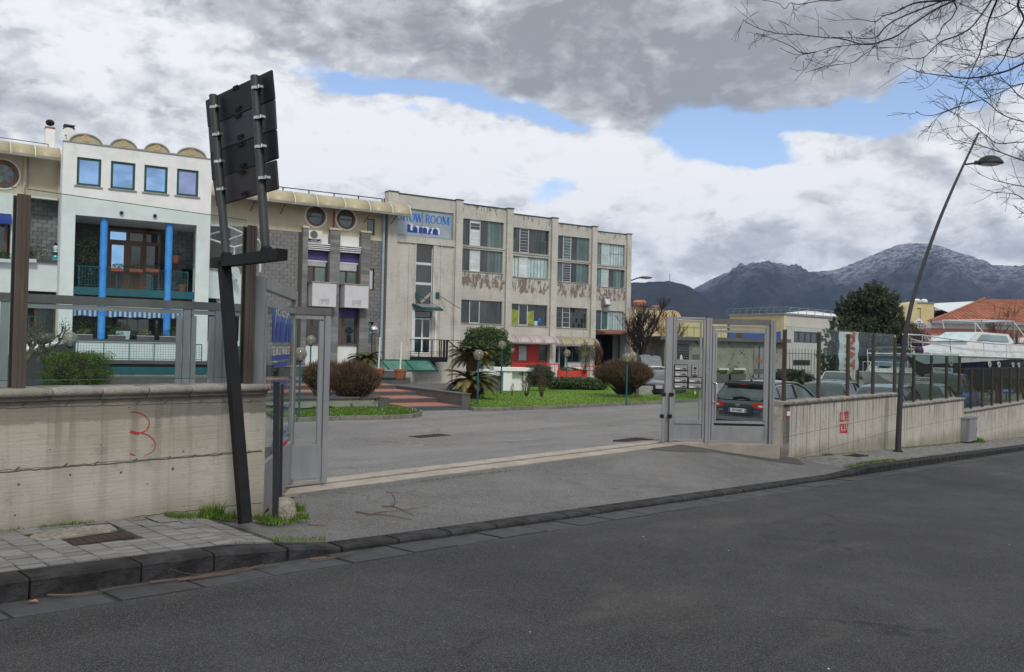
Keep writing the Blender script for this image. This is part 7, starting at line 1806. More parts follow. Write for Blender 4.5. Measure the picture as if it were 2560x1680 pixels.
def bushy(name,label,px,pyb,Z,rx,ry,rz,n_,size,mat,seed,cat='shrub',squareness=0,lean=0.0,stem=True,mat2=None):
 q = at(px,pyb,Z); T = thing(name,label,cat,tuple(q)); rg = np.random.RandomState(seed)
 d = rg.normal(size=(n_,3)); d /= np.linalg.norm(d,axis=1)[:,None]
 if squareness: mx_ = np.abs(d).max(axis=1)[:,None]; d = d / (mx_ ** squareness)
 lump = 1 + .12 * np.sin(d[:,:1] * 7 + seed) * np.sin(d[:,1:2] * 6) + .08 * np.sin(d[:,2:3] * 11)
 r_ = rg.uniform(.62,1.0,(n_,1)) ** .7 * lump + (rg.uniform(0,1,(n_,1)) > .96) * .07
 p = d * r_ * np.array([rx,ry,rz]) + np.array([0,0,rz]); p[:,0] += lean * p[:,2]
 p = p[p[:,2] > .02]
 o = bpy.data.objects.new('foliage',npmesh('foliage',leafquads(p,size,rg),None,M[mat],4)); C.objects.link(o); o.parent = T; o['kind'] = 'stuff'
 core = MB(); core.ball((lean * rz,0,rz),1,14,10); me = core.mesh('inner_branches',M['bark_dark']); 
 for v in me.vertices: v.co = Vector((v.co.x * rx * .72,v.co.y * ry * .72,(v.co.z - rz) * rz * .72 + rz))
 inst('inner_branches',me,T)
 if mat2:
  k_ = rg.choice(len(p),len(p) // 4); o = bpy.data.objects.new('pale_foliage',npmesh('pale_foliage',leafquads(p[k_] * 1.03,size,rg),None,M[mat2],4)); C.objects.link(o); o.parent = T; o['kind'] = 'stuff'
 return T
bushy('ivy_mound','tall ivy covered mound against the factory between the cycads and the red shopfront',1214,925,47,1.45,1.1,1.24,14000,.11,'leaf_ivy',3,'ivy',mat2='leaf_hedge')
bushy('ivy_mound','lower trailing part of the ivy at the right of the tall mound',1245,930,47,.75,.9,.85,3500,.12,'leaf_ivy',4,'ivy')
bushy('clipped_hedge','square clipped green hedge behind the left glass screen',188,1010,17.5,.58,.50,.555,30000,.036,'leaf_hedge',5,'hedge',squareness=.93)
bushy('round_bush','olive brown round bush right of the white counter',1345,968,44,.86,.7,.62,9000,.065,'leaf_olive',6,mat2='twig')
for k,(px,py,Z,rx,lb) in enumerate(((1400,975,47,1.1,'low variegated hedge on the lawn edge, left part'),(1445,975,46.5,1.1,'low variegated hedge on the lawn edge, middle part'),(1485,978,46,.8,'low variegated hedge tucked under the brown shrub'))):
 bushy('low_hedge',lb,px,py,Z,rx,.6,.38,3000,.10,'leaf_ivy',7 + k,'hedge',mat2='leaf_var')
twiggy('leggy_shrub','yellow-green bamboo-like shrub by the glazed entrance',1461,935,58,.9,2.4,11,14,120,'twig_pale',leaf=('leaf_hedge',380,.12),stemr=.012)
twiggy('leggy_shrub','reddish bare shrub in front of the dark portal',1490,935,60,1.0,2.6,12,20,500,'twig',leaf=('terracotta',60,.1),stemr=.014)
# gnarled pollarded tree in front of the white house
def pollard(px,pyb,Z,h,seed,label,spread=.5):
 q = at(px,pyb,Z); T = thing('gnarled_tree',label,'tree',tuple(q)); rr = random.Random(seed); m = MB(); tips = []
 def grow(p,d,L,r,lev):
  pts = [p]; k = 4
  for i in range(k):
   d = (d + Vector((rr.gauss(0,.28),rr.gauss(0,.28),rr.gauss(0.05,.15)))).normalized(); p = p + d * L / k; pts.append(p)
  m.tube(pts,[r * (1 - .35 * i / k) for i in range(k + 1)],6,cap=False)
  if lev == 0: tips.append(p); return
  for _ in range(rr.choice([2,3])): grow(p,(d + Vector((rr.gauss(0,spread),rr.gauss(0,spread),rr.gauss(.1,.3)))).normalized(),L * rr.uniform(.55,.8),r * .62,lev - 1)
 grow(Vector((0,0,-.2)),Vector((.05,0,1)),h * .36,.10,4); m.build('trunk',M['lichen_bark'],T,smooth=60)
 p = np.array([tuple(t_) for t_ in tips for _ in range(14)]) + np.random.RandomState(seed).normal(0,.07,(len(tips) * 14,3))
 o = bpy.data.objects.new('buds',npmesh('buds',leafquads(p,.05,np.random.RandomState(1)),None,M['leaf_olive'],4)); C.objects.link(o); o.parent = T; o['kind'] = 'stuff'
pollard(172,952,22,1.9,5,'gnarled lichen-covered tree behind the clipped hedge',.62)
pollard(60,905,22,1.3,9,'gnarled small tree beside the left brown post')
def cycad(px,pyb,Z,trunk,r,nf,seed,label,yellow=.0,lean=0.0,tr=.22):
 q = at(px,pyb,Z); T = thing('cycad',label,'palm',tuple(q)); rr = random.Random(seed)
 m = MB(); prof = [(tr * .8,-.2)] + [(tr * (1 + .12 * (k % 2)),trunk * k / 8) for k in range(9)] + [(tr * .5,trunk + .1)]
 m.lathe(prof,(0,0,0),12); m.build('trunk',pmat('cycad trunk',(.09,.045,.02),(.05,.03,.015),14,rough=1,bump=1,bscale=30) if 'cycad trunk' not in bpy.data.materials else bpy.data.materials['cycad trunk'],T)
 for f_ in range(nf):
  th = 2 * PI * f_ / nf * 2.4 + rr.uniform(-.2,.2); el_ = rr.uniform(-.35,.60); L = r * rr.uniform(.85,1.1); d = Vector((math.cos(th),math.sin(th),0)); m = MB(); n_ = 15
  pts = []
  for k in range(n_ + 1):
   s_ = k / n_; droop = (1.1 - el_ * .35) * s_ ** 2 * .38
   pts.append(Vector((0,0,trunk + .05)) + d * (L * s_ * math.cos(el_ * (1 - s_ * .6))) + Vector((0,0,L * (math.sin(el_) * s_ - droop * .8 * s_))))
  m.tube(pts,[.016 * (1 - .8 * k / n_) for k in range(n_ + 1)],3,cap=False)
  side = d.cross(Vector((0,0,1)))
  for k in range(1,n_):
   for half in (0,.5):
    p = pts[k].lerp(pts[min(n_,k + 1)],half); s_ = (k + half) / n_; ll = r * .23 * math.sin(PI * min(1,s_ * .95 + .08)) ** .6; tan = (pts[min(n_,k + 1)] - pts[k - 1]).normalized()
    for sd in (-1,1):
     tip = p + (side * sd * .8 + tan * .55 + Vector((0,0,.18))).normalized() * ll; w = tan * .030 * (Z / 35)
     m.add([p - w,p + w,tip],[(0,1,2)])
  mt = 'cycad_y' if rr.random() < yellow else 'cycad'; m.build('frond',M[mt],T)
 return T
cycad(1178,984,35.5,.55,1.20,70,3,'lower big cycad with yellowish drooping fronds beside the steps',.22,tr=.40)
cycad(1178,966,40.0,1.45,1.28,60,5,'taller cycad behind the lower one, browned fronds',.25,tr=.25)
cycad(913,922,46.0,.55,1.05,44,7,'small dark green cycad beside the flue pipe',.0)
p = at(1222,940,46.8); st = thing('white_urn','white carved stone ornament between the cycad and the ivy mound','ornament',tuple(p)); m = MB()
for k in range(5): m.lathe([(.40 + .05 * (k % 2),k * .22),(.46,k * .22 + .1),(.36,k * .22 + .2)],(0,0,0),14)
m.build('body',M['white_wall'],st)
# == vehicles
def lerp_tab(tab,x):
 for i in range(len(tab) - 1):
  if x <= tab[i + 1][0]:
   a,b = tab[i],tab[i + 1]; t_ = (x - a[0]) / max(1e-9,b[0] - a[0]); t_ = max(0,min(1,t_)); return a[1] + (b[1] - a[1]) * t_
 return tab[-1][1]
def car(label,pos,heading,color,kind='hatch',rear=False,plate=None,group=None,sign=None,name='parked_car',front=False,cat='car',glass='gloss_dark'):
 """local x = forward, y = left, z = up, origin on the ground under the middle"""
 K = {'suv': dict(L=4.38,W=1.80,H=1.59,belt=[(-2.19,.98),(-1.5,1.02),(0,.96),(1.2,.93),(2.19,.80)],deck=[(-2.19,.74),(-2.13,1.02),(-1.95,1.09),(.85,1.06),(1.0,1.06),(1.9,.93),(2.14,.78),(2.19,.55)],
                  roof=[(-2.06,1.08),(-1.82,1.50),(-1.6,1.56),(-.6,1.59),(.1,1.56),(.55,1.42),(1.05,1.08)],wb=1.32,wr=.35),
         'hatch': dict(L=4.0,W=1.70,H=1.46,belt=[(-2,.9),(0,.9),(2,.75)],deck=[(-2.0,.62),(-1.95,.92),(-1.8,.98),(.95,.96),(1.75,.82),(1.96,.65),(2,.5)],
     roof=[(-1.92,.96),(-1.6,1.36),(-1.3,1.43),(-.3,1.46),(.2,1.42),(1.05,.96)],wb=1.24,wr=.30),
         'van': dict(L=4.1,W=1.70,H=1.75,belt=[(-2.05,.95),(0,.95),(2.05,.8)],deck=[(-2.05,.6),(-2.03,.98),(-1.9,1.05),(.95,1.02),(1.8,.85),(2.0,.65),(2.05,.5)],
                  roof=[(-2.0,1.04),(-1.9,1.55),(-1.7,1.72),(-.3,1.75),(.3,1.68),(1.15,1.02)],wb=1.28,wr=.30),
         'sedan': dict(L=4.3,W=1.65,H=1.40,belt=[(-2.15,.84),(0,.86),(2.15,.78)],deck=[(-2.15,.5),(-2.13,.84),(-2.05,.88),(-1.1,.90),(.8,.90),(2.05,.82),(2.13,.78),(2.15,.42)],
     roof=[(-1.25,.89),(-.85,1.34),(-.5,1.39),(.0,1.40),(.25,1.36),(.85,.89)],wb=1.28,wr=.30)}[kind]
 T = thing(name,label,cat,tuple(pos),heading,group)
 pm_ = color; L,W = K['L'],K['W']; hl = L / 2
 boxy = kind == 'sedan'
 xs = sorted(set([-hl,-hl + .05,-hl + .14,-hl + .3,hl - .3,hl - .14,hl - .05,hl] + [round(-hl + .3 + (L - .6) * i / 16,3) for i in range(17)]))
 def hw_(x):
  e_ = min(x + hl,hl - x); c = .35 if not boxy else .15
  k_ = 1 - (max(0,c - e_) / c) ** 2 * (.17 if not boxy else .05); return W / 2 * k_
 m = MB(); sec = 8
 arch_r = K['wr'] + .06
 for x in xs:
  w = hw_(x); d = lerp_tab(K['deck'],x); b = min(lerp_tab(K['belt'],x),d - .02)
  zb_ = .24
  for wx in (-K['wb'] - .0,K['wb']):
   if abs(x - wx) < arch_r: zb_ = max(zb_,K['wr'] - .02 + math.sqrt(arch_r ** 2 - (x - wx) ** 2))
  e_ = min(x + hl,hl - x); zb_ = max(zb_,.24 + max(0,.12 - e_) * .6)
  zb_ = min(zb_,b - .1)
  half = [(0,zb_ if zb_ < .5 else .3),(w * .80,zb_ if zb_ < .5 else .3),(w * .985,zb_),(w * 1.0,(zb_ + b) * .5 + .05),(w * .985,b),(w * .93,(b + d) / 2 + .01),(w * .80,d),(0,d + .035)]
  for y_,z_ in half: m.v.append((x,y_,z_))
  for y_,z_ in reversed(half[1:-1]): m.v.append((x,-y_,z_))
 ns_ = 14
 for i in range(len(xs) - 1):
  for j in range(ns_): k = i * ns_; m.f.append((k + j,k + (j + 1) % ns_,k + ns_ + (j + 1) % ns_,k + ns_ + j)); m.m.append(0)
 m.f += [tuple(range(ns_ - 1,-1,-1)),tuple((len(xs) - 1) * ns_ + j for j in range(ns_))]; m.m += [0,0]
 body = m.build('body',pm_,T,smooth=35)
 # greenhouse
 rf = K['roof']; gx = [p[0] for p in rf]; gx = sorted(set(gx + [gx[0] + (gx[1] - gx[0]) * .5]));
 m = MB(); xr0,xr1 = gx[0],gx[-1]
 bw,tw_ = W / 2 * .90,W / 2 * (.66 if not boxy else .74)
 rows = []
 for x in gx:
  z_ = lerp_tab(rf,x); d = lerp_tab(K['deck'],x) - .03; f = max(0,min(1,(z_ - d) / (K['H'] - d)))
  wt = bw + (tw_ - bw) * f
  rows.append([(x,bw * (.97 if x in (xr0,xr1) else 1),d),(x,wt,z_ - .035 * f),(x,wt * .8,z_),(x,0,z_ + .012)])
 vs = []
 for r_ in rows:
  vs += r_ + [(p[0],-p[1],p[2]) for p in reversed(r_[:3])]
 nq = 7; fs = []; mi = []
 for i in range(len(rows) - 1):
  slope = abs(lerp_tab(rf,gx[i + 1]) - lerp_tab(rf,gx[i])) / max(.01,gx[i + 1] - gx[i])
  for j in range(nq - 1):
   fs.append((i * nq + j,(i + 1) * nq + j,(i + 1) * nq + j + 1,i * nq + j + 1))
   mi.append(1 if (j in (0,5)) else (1 if slope > .45 else 0))
 m.v = vs; m.f = fs; m.m = mi
 gh = m.build('greenhouse',[pm_,M[glass]],T,smooth=50)
 # pillars and window trims
 def side_pt(x,f,s_): z_ = lerp_tab(rf,x); d = lerp_tab(K['deck'],x); ff = f; zz_ = d + (z_ - .035 - d) * f; full = max(0,min(1,(z_ - d) / (K['H'] - d))); wt = bw + (tw_ - bw) * full; return (x,s_ * (bw + (wt - bw) * f + .008),zz_)
 ps = [gx[1] + .15,-.15 if kind != 'sedan' else -.30,.5 if kind == 'suv' else .62]
 for s_ in (1,-1):
  for x in ps[:2] if kind != 'suv' else (-1.28,-.28):
   m = MB(); m.bar(side_pt(x,0.0,s_),side_pt(x + .04,.98,s_),.07,.012); m.build('pillar',pm_ if kind == 'suv' and x < -1 else M['black'],T)
  m = MB(); P_ = [side_pt(gx[0] + .06,.0,s_)] + [side_pt(x,.97,s_) for x in gx[1:-1]] + [side_pt(gx[-1] - .03,.05,s_)]
  m.tube(P_,.028,5); m.build('roof_rail',pm_,T)
  if kind == 'suv':
   m = MB(); m.tube([side_pt(-1.72,.30,s_),side_pt(-1.60,.10,s_),side_pt(-1.0,.05,s_),side_pt(.9,.03,s_)],.013,5); m.tube([side_pt(-1.72,.30,s_),side_pt(-1.62,.62,s_),side_pt(-1.2,.82,s_),side_pt(0,.9,s_),side_pt(.5,.88,s_),side_pt(.95,.2,s_)],.013,5); m.build('chrome_trim',M['chrome'],T)
   m = MB(); m.ball((.72,s_ * (W / 2 + .09),1.02),.11,10,8,.8); m.build('wing_mirror',pm_,T,smooth=60)
   m = MB(); m.box(-hl + .35,hl - .3,s_ * W / 2 - .02,s_ * W / 2 + .0,.24,.40); m.build('sill_trim',M['black_soft'],T)
   m = MB(); m.box(-.45,-.25,s_ * (W / 2 + .002) - .012,s_ * (W / 2 + .002) + .012,.86,.885); m.box(-1.25,-1.05,s_ * (W / 2) - .01,s_ * (W / 2) + .012,.88,.905); m.build('door_handle',pm_,T)
 for wx in (-K['wb'],K['wb']):
  for s_ in (1,-1):
   m = MB(); r = K['wr'] + .02; m.lathe([(r * .6,-.10),(r * .95,-.10),(r,-.07),(r,.07),(r * .95,.10),(r * .6,.10)],(wx,s_ * (W / 2 - .12),r),24,axis='y'); wo_ = m.build('wheel',M['tyre'],T,smooth=50)
   m = MB(); m.lathe([(r * .60,-.04),(r * .60,.06),(r * .2,.09),(.01,.09)] if s_ > 0 else [(.01,-.09),(r * .2,-.09),(r * .60,-.06),(r * .60,.04)],(wx,s_ * (W / 2 - .11),r),16,axis='y'); m.build('rim',M['alloy'],wo_,smooth=50)
 if rear:
  X = -hl
  m = MB(); prof_ = [(X + .02,-.78),(X - .035,-.6),(X - .045,0),(X - .035,.6),(X + .02,.78)]
  def curved(y_): return X - .045 + .10 * (abs(y_) / .85) ** 2.5
  def strip_(z0,z1,off,mat,nm,y0=-.80,y1=.80,out=0.0,z0b=None):
   mm = MB(); n_ = 12; vs = []
   for i in range(n_ + 1):
    y_ = y0 + (y1 - y0) * i / n_; vs += [(curved(y_) - off - out,y_,z0),(curved(y_) - off,y_,z1)]
   mm.add(vs,[(2 * i,2 * i + 1,2 * i + 3,2 * i + 2) for i in range(n_)]); return mm.build(nm,mat,T,smooth=40)
  strip_(.20,.46,.075,M['black_soft'],'lower_bumper',-.82,.82,-.03); strip_(.46,.49,.08,M['dark_grey'],'bumper_crease'); strip_(.49,.60,.05,pm_,'bumper',-.83,.83,.035)
  strip_(.60,.64,.015,pm_,'bumper_shelf',-.83,.83,.05)
  strip_(.64,.95,.02,pm_,'tailgate',-.70,.70,-.02); strip_(.95,1.04,.0,pm_,'tailgate_top',-.72,.72,.02)
  # number plate recess + plate
  m = MB(); m.box(curved(0) - .035,curved(0) - .02,-.42,.42,.665,.86); m.build('plate_recess',M['dark_grey'],T)
  m = MB(); m.box(curved(0) - .048,curved(0) - .035,-.26,.26,.715,.825); pl_ = m.build('number_plate',M['plate_white'],T)
  for s_ in (1,-1): m = MB(); m.box(curved(0) - .0495,curved(0) - .034,s_ * .215 - .04 * (s_ < 0) - .0 * s_,s_ * .215 + .04 * (s_ > 0),.717,.823); m.build('plate_band',M['plate_blue'],pl_)
  if plate:
   o = text_mesh(plate,.098,M['ink'],pl_,(curved(0) - .0515,.0,.770),rot=(PI / 2,0,-PI / 2),sx=.74,bold=.002)
  m = MB(); m.ring((0,0),.040,.052,-.008,.008,20); m.box(-.068,.068,-.010,.010,-.010,.010); e_ = m.build('emblem',M['chrome'],T); e_.rotation_euler = (0,0,PI / 2); e_.location = (curved(0) - .035,0,.925); 
  for v in e_.data.vertices: pass
  # tail lights wrap round the corners
  for s_ in (1,-1):
   pts_ = [(.42,.90,.97),(.55,.845,.985),(.70,.82,1.0),(.80,.83,1.01)]
   m = MB(); vs = [];
   for (yy,za,zb_) in pts_: vs += [(curved(yy) - .035,s_ * yy,za),(curved(yy) - .035,s_ * yy,zb_)]
   vs += [(X + .22,s_ * .895,.90),(X + .22,s_ * .895,1.0),(X + .38,s_ * .905,.985),(X + .36,s_ * .905,1.0)]
   m.add(vs,[(2 * i,2 * i + 1,2 * i + 3,2 * i + 2) for i in range(5)]); tl = m.build('tail_light',M['lamp_red'],T)
   m = MB(); vs = [(curved(.58) - .040,s_ * .58,.905),(curved(.64) - .040,s_ * .64,.885),(curved(.79) - .040,s_ * .79,.885),(curved(.79) - .040,s_ * .79,.93),(curved(.62) - .040,s_ * .62,.935)]
   m.add(vs,[(0,1,2,3,4)]); m.build('clear_lens',M['lamp_clear'],tl)
   m = MB(); vs = [(X + .02,s_ * .83,.90),(X + .18,s_ * .902,.93),(X + .28,s_ * .908,.97),(X + .02,s_ * .84,.945)]; m.add(vs,[(0,1,2,3)]); m.build('clear_lens',M['lamp_clear'],tl)
  # rear screen surround, spoiler, wiper, aerial
  def rz_(z_): return -2.19 + (z_ - 1.02) / (1.50 - 1.02) * .40 + .02
  m = MB(); vs = [(rz_(1.06) - .03,-.62,1.06),(rz_(1.06) - .03,.62,1.06),(rz_(1.16) - .025,.74,1.17),(rz_(1.42) - .02,.56,1.42),(rz_(1.42) - .02,-.56,1.42),(rz_(1.16) - .025,-.74,1.17)]; m.add(vs,[(0,1,2,3,4,5)]); m.build('rear_window',M['gloss_dark'],T)
  m = MB(); vs = [(-1.93,-.60,1.50),(-1.93,.60,1.50),(-1.60,.62,1.575),(-1.60,-.62,1.575),(-1.93,-.56,1.43),(-1.93,.56,1.43)]; m.add(vs,[(0,3,2,1),(0,1,5,4)]); m.build('spoiler',M['black'],T)
  m = MB(); m.box(-1.935,-1.925,-.12,.12,1.475,1.49); m.build('brake_light',M['lamp_red'],T)
  m = MB(); m.lathe([(.04,0),(.03,.03)],(rz_(1.1) - .06,.18,1.10),8); m.tube([(rz_(1.1) - .06,.20,1.11),(rz_(1.13) - .06,-.05,1.135),(rz_(1.1) - .06,-.30,1.10)],.022,5); m.build('rear_wiper',M['black'],T)
  m = MB(); m.tube([(-1.5,0,1.57),(-1.72,0,1.92)],[.008,.004],5); m.lathe([(.04,0),(.015,.05)],(-1.49,0,1.57),8); m.build('aerial',M['black'],T)
  for (y0,y1,mt) in ((.46,.60,'alu'),(-.60,-.44,'text_blue')): m = MB(); m.box(curved(.5) - .028,curved(.5) - .018,y0,y1,.755,.775); m.build('badge',M[mt],T)
 if front:
  X = hl
  m = MB(); m.box(X - .02,X + .015,-.36,.36,.52,.74); m.build('grille',M['black'],T)
  for s_ in (1,-1): m = MB(); m.box(X - .06,X + .012,s_ * .62 - .17,s_ * .62 + .17,.55,.73); m.build('headlight',M['lamp_clear'],T); m = MB(); m.box(X - .1,X + .008,s_ * .79 - .02,s_ * .79 + .03,.55,.70); m.build('indicator',M['orange'],T)
  m = MB(); m.box(X - .05,X + .08,-.78,.78,.36,.48); m.build('bumper',M['black_soft'] if kind == 'sedan' else pm_,T)
  m = MB(); m.box(X + .08,X + .09,-.2,.2,.37,.47); m.build('number_plate',M['plate_white'],T)
 if sign:
  m = MB(); z0 = K['H'] + .01; m.box(sign[0] - .01,sign[0] + .01,-.36,.36,z0,z0 + .22); so = m.build('roof_sign',M['ink'],T)
  m = MB(); m.box(sign[0] - .015,sign[0] - .011,-.345,.345,z0 + .012,z0 + .208); m.build('sign_face',M['plate_white'],so)
  text_mesh('OCCASIONE',.155,M['ink'],so,(sign[0] - .019,0,z0 + .11),rot=(PI / 2,0,-PI / 2),sx=.68,bold=.004)
 return T
UA = S.a
def carpos(px,Z,dz=0.0):
 q = hp(px,Z); return (q.x,q.y,z_lot(q.x,q.y) + dz)
def rearpos(px,Z,L,head):
 q = hp(px,Z); c = q + Vector((math.cos(head),math.sin(head),0)) * L / 2; return (c.x,c.y,z_lot(c.x,c.y))
hd = UA + math.radians(5)
M['suv_grey'] = pmat('metallic graphite paint',(.055,.062,.070),(.050,.056,.064),40,rough=.3,metal=.5,coat=.9)
car('graphite grey car behind the pedestrian gate, red tail lights and EW 064SY plate',rearpos(1851,23.4,4.38,hd - .11),hd - .11,M['suv_grey'],'suv',rear=True,plate='EW 064SY')
car('dark green car parked just beyond the graphite car',rearpos(2052,28.5,4.0,hd),hd,paint('dark green car paint',(.015,.03,.03)),'hatch')
car('silver blue car whose roof shows above the wall left of the lamp post',rearpos(2195,26.5,4.0,hd),hd,paint('silver blue car paint',(.20,.24,.28),metal=.4),'hatch')
car('dark teal car with an OCCASIONE roof sign right of the lamp post',rearpos(2295,28.2,4.0,hd),hd,paint('dark teal car paint',(.025,.045,.05)),'hatch',sign=(-1.2,))
car('bright blue small van with an OCCASIONE roof sign',rearpos(2352,32.5,4.1,hd),hd,paint('bright blue car paint',(.01,.07,.40)),'van',sign=(-1.5,))
q = hp(2092,50.5); ch_ = math.radians(-118)
car('old white saloon car facing left of camera beside the smaller boat',(q.x,q.y,z_lot(q.x,q.y)),ch_,paint('old white car paint',(.62,.65,.62)),'sedan',front=True)
q = hp(1640,52); car('white hatchback half hidden between the brown shrub and the letterbox panel',(q.x,q.y,z_lot(q.x,q.y)),math.radians(35),paint('white car paint',(.66,.68,.70)),'hatch')
q = hp(1655,45); car('navy blue car facing the camera behind the letterbox panel post',(q.x,q.y,z_lot(q.x,q.y) - .1),math.radians(-120),paint('navy car paint',(.012,.016,.05)),'hatch',front=True)
# == boats
def boat(label,bow,stern,beam,sheer_b,sheer_s,keel,hull_m,name='motor_boat',dark_from=0.0,bulw=.0,wheel_z=-.85,seed=0):
 """bow, stern: plan points; sheer heights (world z) at bow and stern; keel world z"""
 B_,S_ = Vector((*bow,0)),Vector((*stern,0)); L = (B_ - S_).length; ang = math.atan2(B_.y - S_.y,B_.x - S_.x)
 T = thing(name,label,'boat',(S_.x,S_.y,0),ang)          # x from stern (0) to bow (L)
 n_ = 22; rows = []
 for i in range(n_ + 1):
  s_ = i / n_; x = L * s_; w = beam / 2 * (1 - max(0,(s_ - .45) / .55) ** 2.2) * (.92 + .08 * min(1,s_ * 4)); w = max(w,.015)
  sh = sheer_s + (sheer_b - sheer_s) * s_ ** 1.6; kz = keel + (sh - keel) * max(0,(s_ - .62) / .38) ** 2.1 * .97; chz = kz + (sh - kz) * .38; 
  wc = w * (.86 - .35 * max(0,s_ - .5) * 2 * .8)
  midz = sh - (sh - chz) * .30 
  rows.append((x,w,wc,sh,kz,chz,midz))
 def shell(sel,mat,nm):
  m = MB(); k = len(sel(rows[0]))
  for r_ in rows: m.v += [tuple(p) for p in sel(r_)]
  for i in range(n_):
   for j in range(k - 1): m.f.append((i * k + j,i * k + j + 1,(i + 1) * k + j + 1,(i + 1) * k + j)); m.m.append(0)
  return m.build(nm,mat,T,smooth=50)
 split = lambda r_: max(r_[5] + .02,r_[3] - .06 - dark_from * max(0,(r_[0] / L - .35) / .65))
 wat = lambda r_,z_: r_[2] + (r_[1] - r_[2]) * (z_ - r_[5]) / max(1e-6,(r_[3] - r_[5]))
 for s_ in (1,-1):
  shell(lambda r_: [(r_[0],s_ * r_[1],r_[3]),(r_[0],s_ * wat(r_,split(r_)),split(r_))],M['gelcoat'],'topside')
  shell(lambda r_: [(r_[0],s_ * wat(r_,split(r_)),split(r_)),(r_[0],s_ * r_[2],r_[5])],hull_m,'hull_side')
  shell(lambda r_: [(r_[0],s_ * r_[2],r_[5]),(r_[0],0,r_[4])],M['antifoul'] if dark_from else M['gelcoat'],'bottom')
  m = MB(); m.tube([(r_[0],s_ * (r_[1] + .01),r_[3]) for r_ in rows],.035,5); m.build('rubbing_strake',M['gelcoat'],T)
 r0 = rows[0]; m = MB(); m.add([(0,r0[1],r0[3]),(0,-r0[1],r0[3]),(0,-r0[2],r0[5]),(0,0,r0[4]),(0,r0[2],r0[5])],[(0,1,2,3,4)]); m.build('transom',hull_m,T)
 shell(lambda r_: [(r_[0],r_[1],r_[3] - .02),(r_[0],0,r_[3] + .04),(r_[0],-r_[1],r_[3] - .02)],M['gelcoat'],'deck')
 # cradle
 for f_ in (.15,.45,.70):
  r_ = rows[int(f_ * n_)]; g = z_lot(S_.x,S_.y) - .1
  for s_ in (1,-1): m = MB(); m.bar((r_[0],s_ * beam * .42,g),(r_[0],s_ * r_[2] * .75,r_[5] - .02),.10); m.build('cradle_leg',M['rust_iron'],T)
  m = MB(); m.bar((r_[0],-beam * .42,g + .1),(r_[0],beam * .42,g + .1),.12); m.build('cradle_beam',M['rust_iron'],T)
  m = MB(); m.bar((r_[0],0,g),(r_[0],0,r_[4]),.2); m.build('keel_block',M['wood'],T)
 return T,L,rows,n_
# bigger boat, dark blue, stern to the right
bowp,sternp = hp(2266,36.5),hp(2530,42.5)
zS = at(2400,884,39.5).z; zB = at(2266,888,36.5).z; zK = at(2330,963,38).z - .25
T,L,rows,n_ = boat('large motor yacht with navy hull, round portholes and white deck on a cradle',(bowp.x,bowp.y),(sternp.x,sternp.y),3.1,zB + .05,zS - .15,zK,M['navy'],dark_from=.40)
sheer = lambda x: lerp_tab([(r_[0],r_[3]) for r_ in rows],x); halfb = lambda x: lerp_tab([(r_[0],r_[1]) for r_ in rows],x)
def cabin(T,pts,w0,w1,mat,nm,glass=None):
 """pts: (x, z_bottom, z_top) stations"""
 m = MB()
 for (x,za,zb_,w) in pts: m.v += [(x,w,za),(x,w * w1,zb_),(x,-w * w1,zb_),(x,-w,za)]
 for i in range(len(pts) - 1):
  for j in range(3): m.f.append((i * 4 + j,i * 4 + j + 1,i * 4 + 5 + j,i * 4 + 4 + j)); m.m.append(0)
 m.f += [(0,3,2,1),tuple((len(pts) - 1) * 4 + j for j in range(4))]; m.m += [0,0]
 return m.build(nm,mat,T,bevel=.02)
dk = sheer(L * .5)
cabin(T,[(L * .10,dk,dk + .60,1.25),(L * .55,dk,dk + .62,1.2),(L * .72,dk,dk + .42,.9),(L * .88,dk + .05,dk + .15,.45)],1,.82,M['gelcoat'],'trunk_cabin')
cabin(T,[(L * .22,dk + .58,dk + 1.12,1.0),(L * .50,dk + .60,dk + 1.15,.98),(L * .62,dk + .50,dk + .66,.85)],1,.80,M['gelcoat'],'wheelhouse')
for s_ in (1,-1):
 m = MB(); m.add([(L * .26,s_ * .99,dk + .74),(L * .50,s_ * .97,dk + .76),(L * .56,s_ * .90,dk + .74),(L * .50,s_ * .86,dk + 1.04),(L * .26,s_ * .87,dk + 1.02)],[(0,1,2,3,4)]); m.build('cabin_window',M['pane_teal'],T)
m = MB(); m.add([(L * .515,-.76,dk + 1.14),(L * .515,.76,dk + 1.14),(L * .625,.82,dk + .70),(L * .625,-.82,dk + .70)],[(0,1,2,3)]); m.build('windscreen',M['pane_pale'],T)
for s_ in (1,-1):
 m = MB(); P_ = [(L * f,s_ * (halfb(L * f) - .08),sheer(L * f) + h) for f,h in ((.08,.55),(.2,.62),(.4,.6),(.6,.62),(.8,.72),(.93,.85),(.99,.85))]; m.tube(P_,.028,6); m.build('guard_rail',M['chrome'],T,smooth=60)
 m = MB(); m.tube([(p[0],p[1],p[2] - .32) for p in P_],.014,5); m.build('lower_rail',M['chrome'],T)
 for p in P_: m = MB(); m.bar((p[0],p[1],p[2]),(p[0] - .05,p[1],p[2] - .62 if p[0] < L * .9 else p[2] - .85),.035); m.build('stanchion',M['chrome'],T)
m = MB(); m.tube([(L * .99,-.2,zB + .9),(L * 1.03,0,zB + .9),(L * .99,.2,zB + .9)],.03,6); m.build('pulpit',M['chrome'],T)
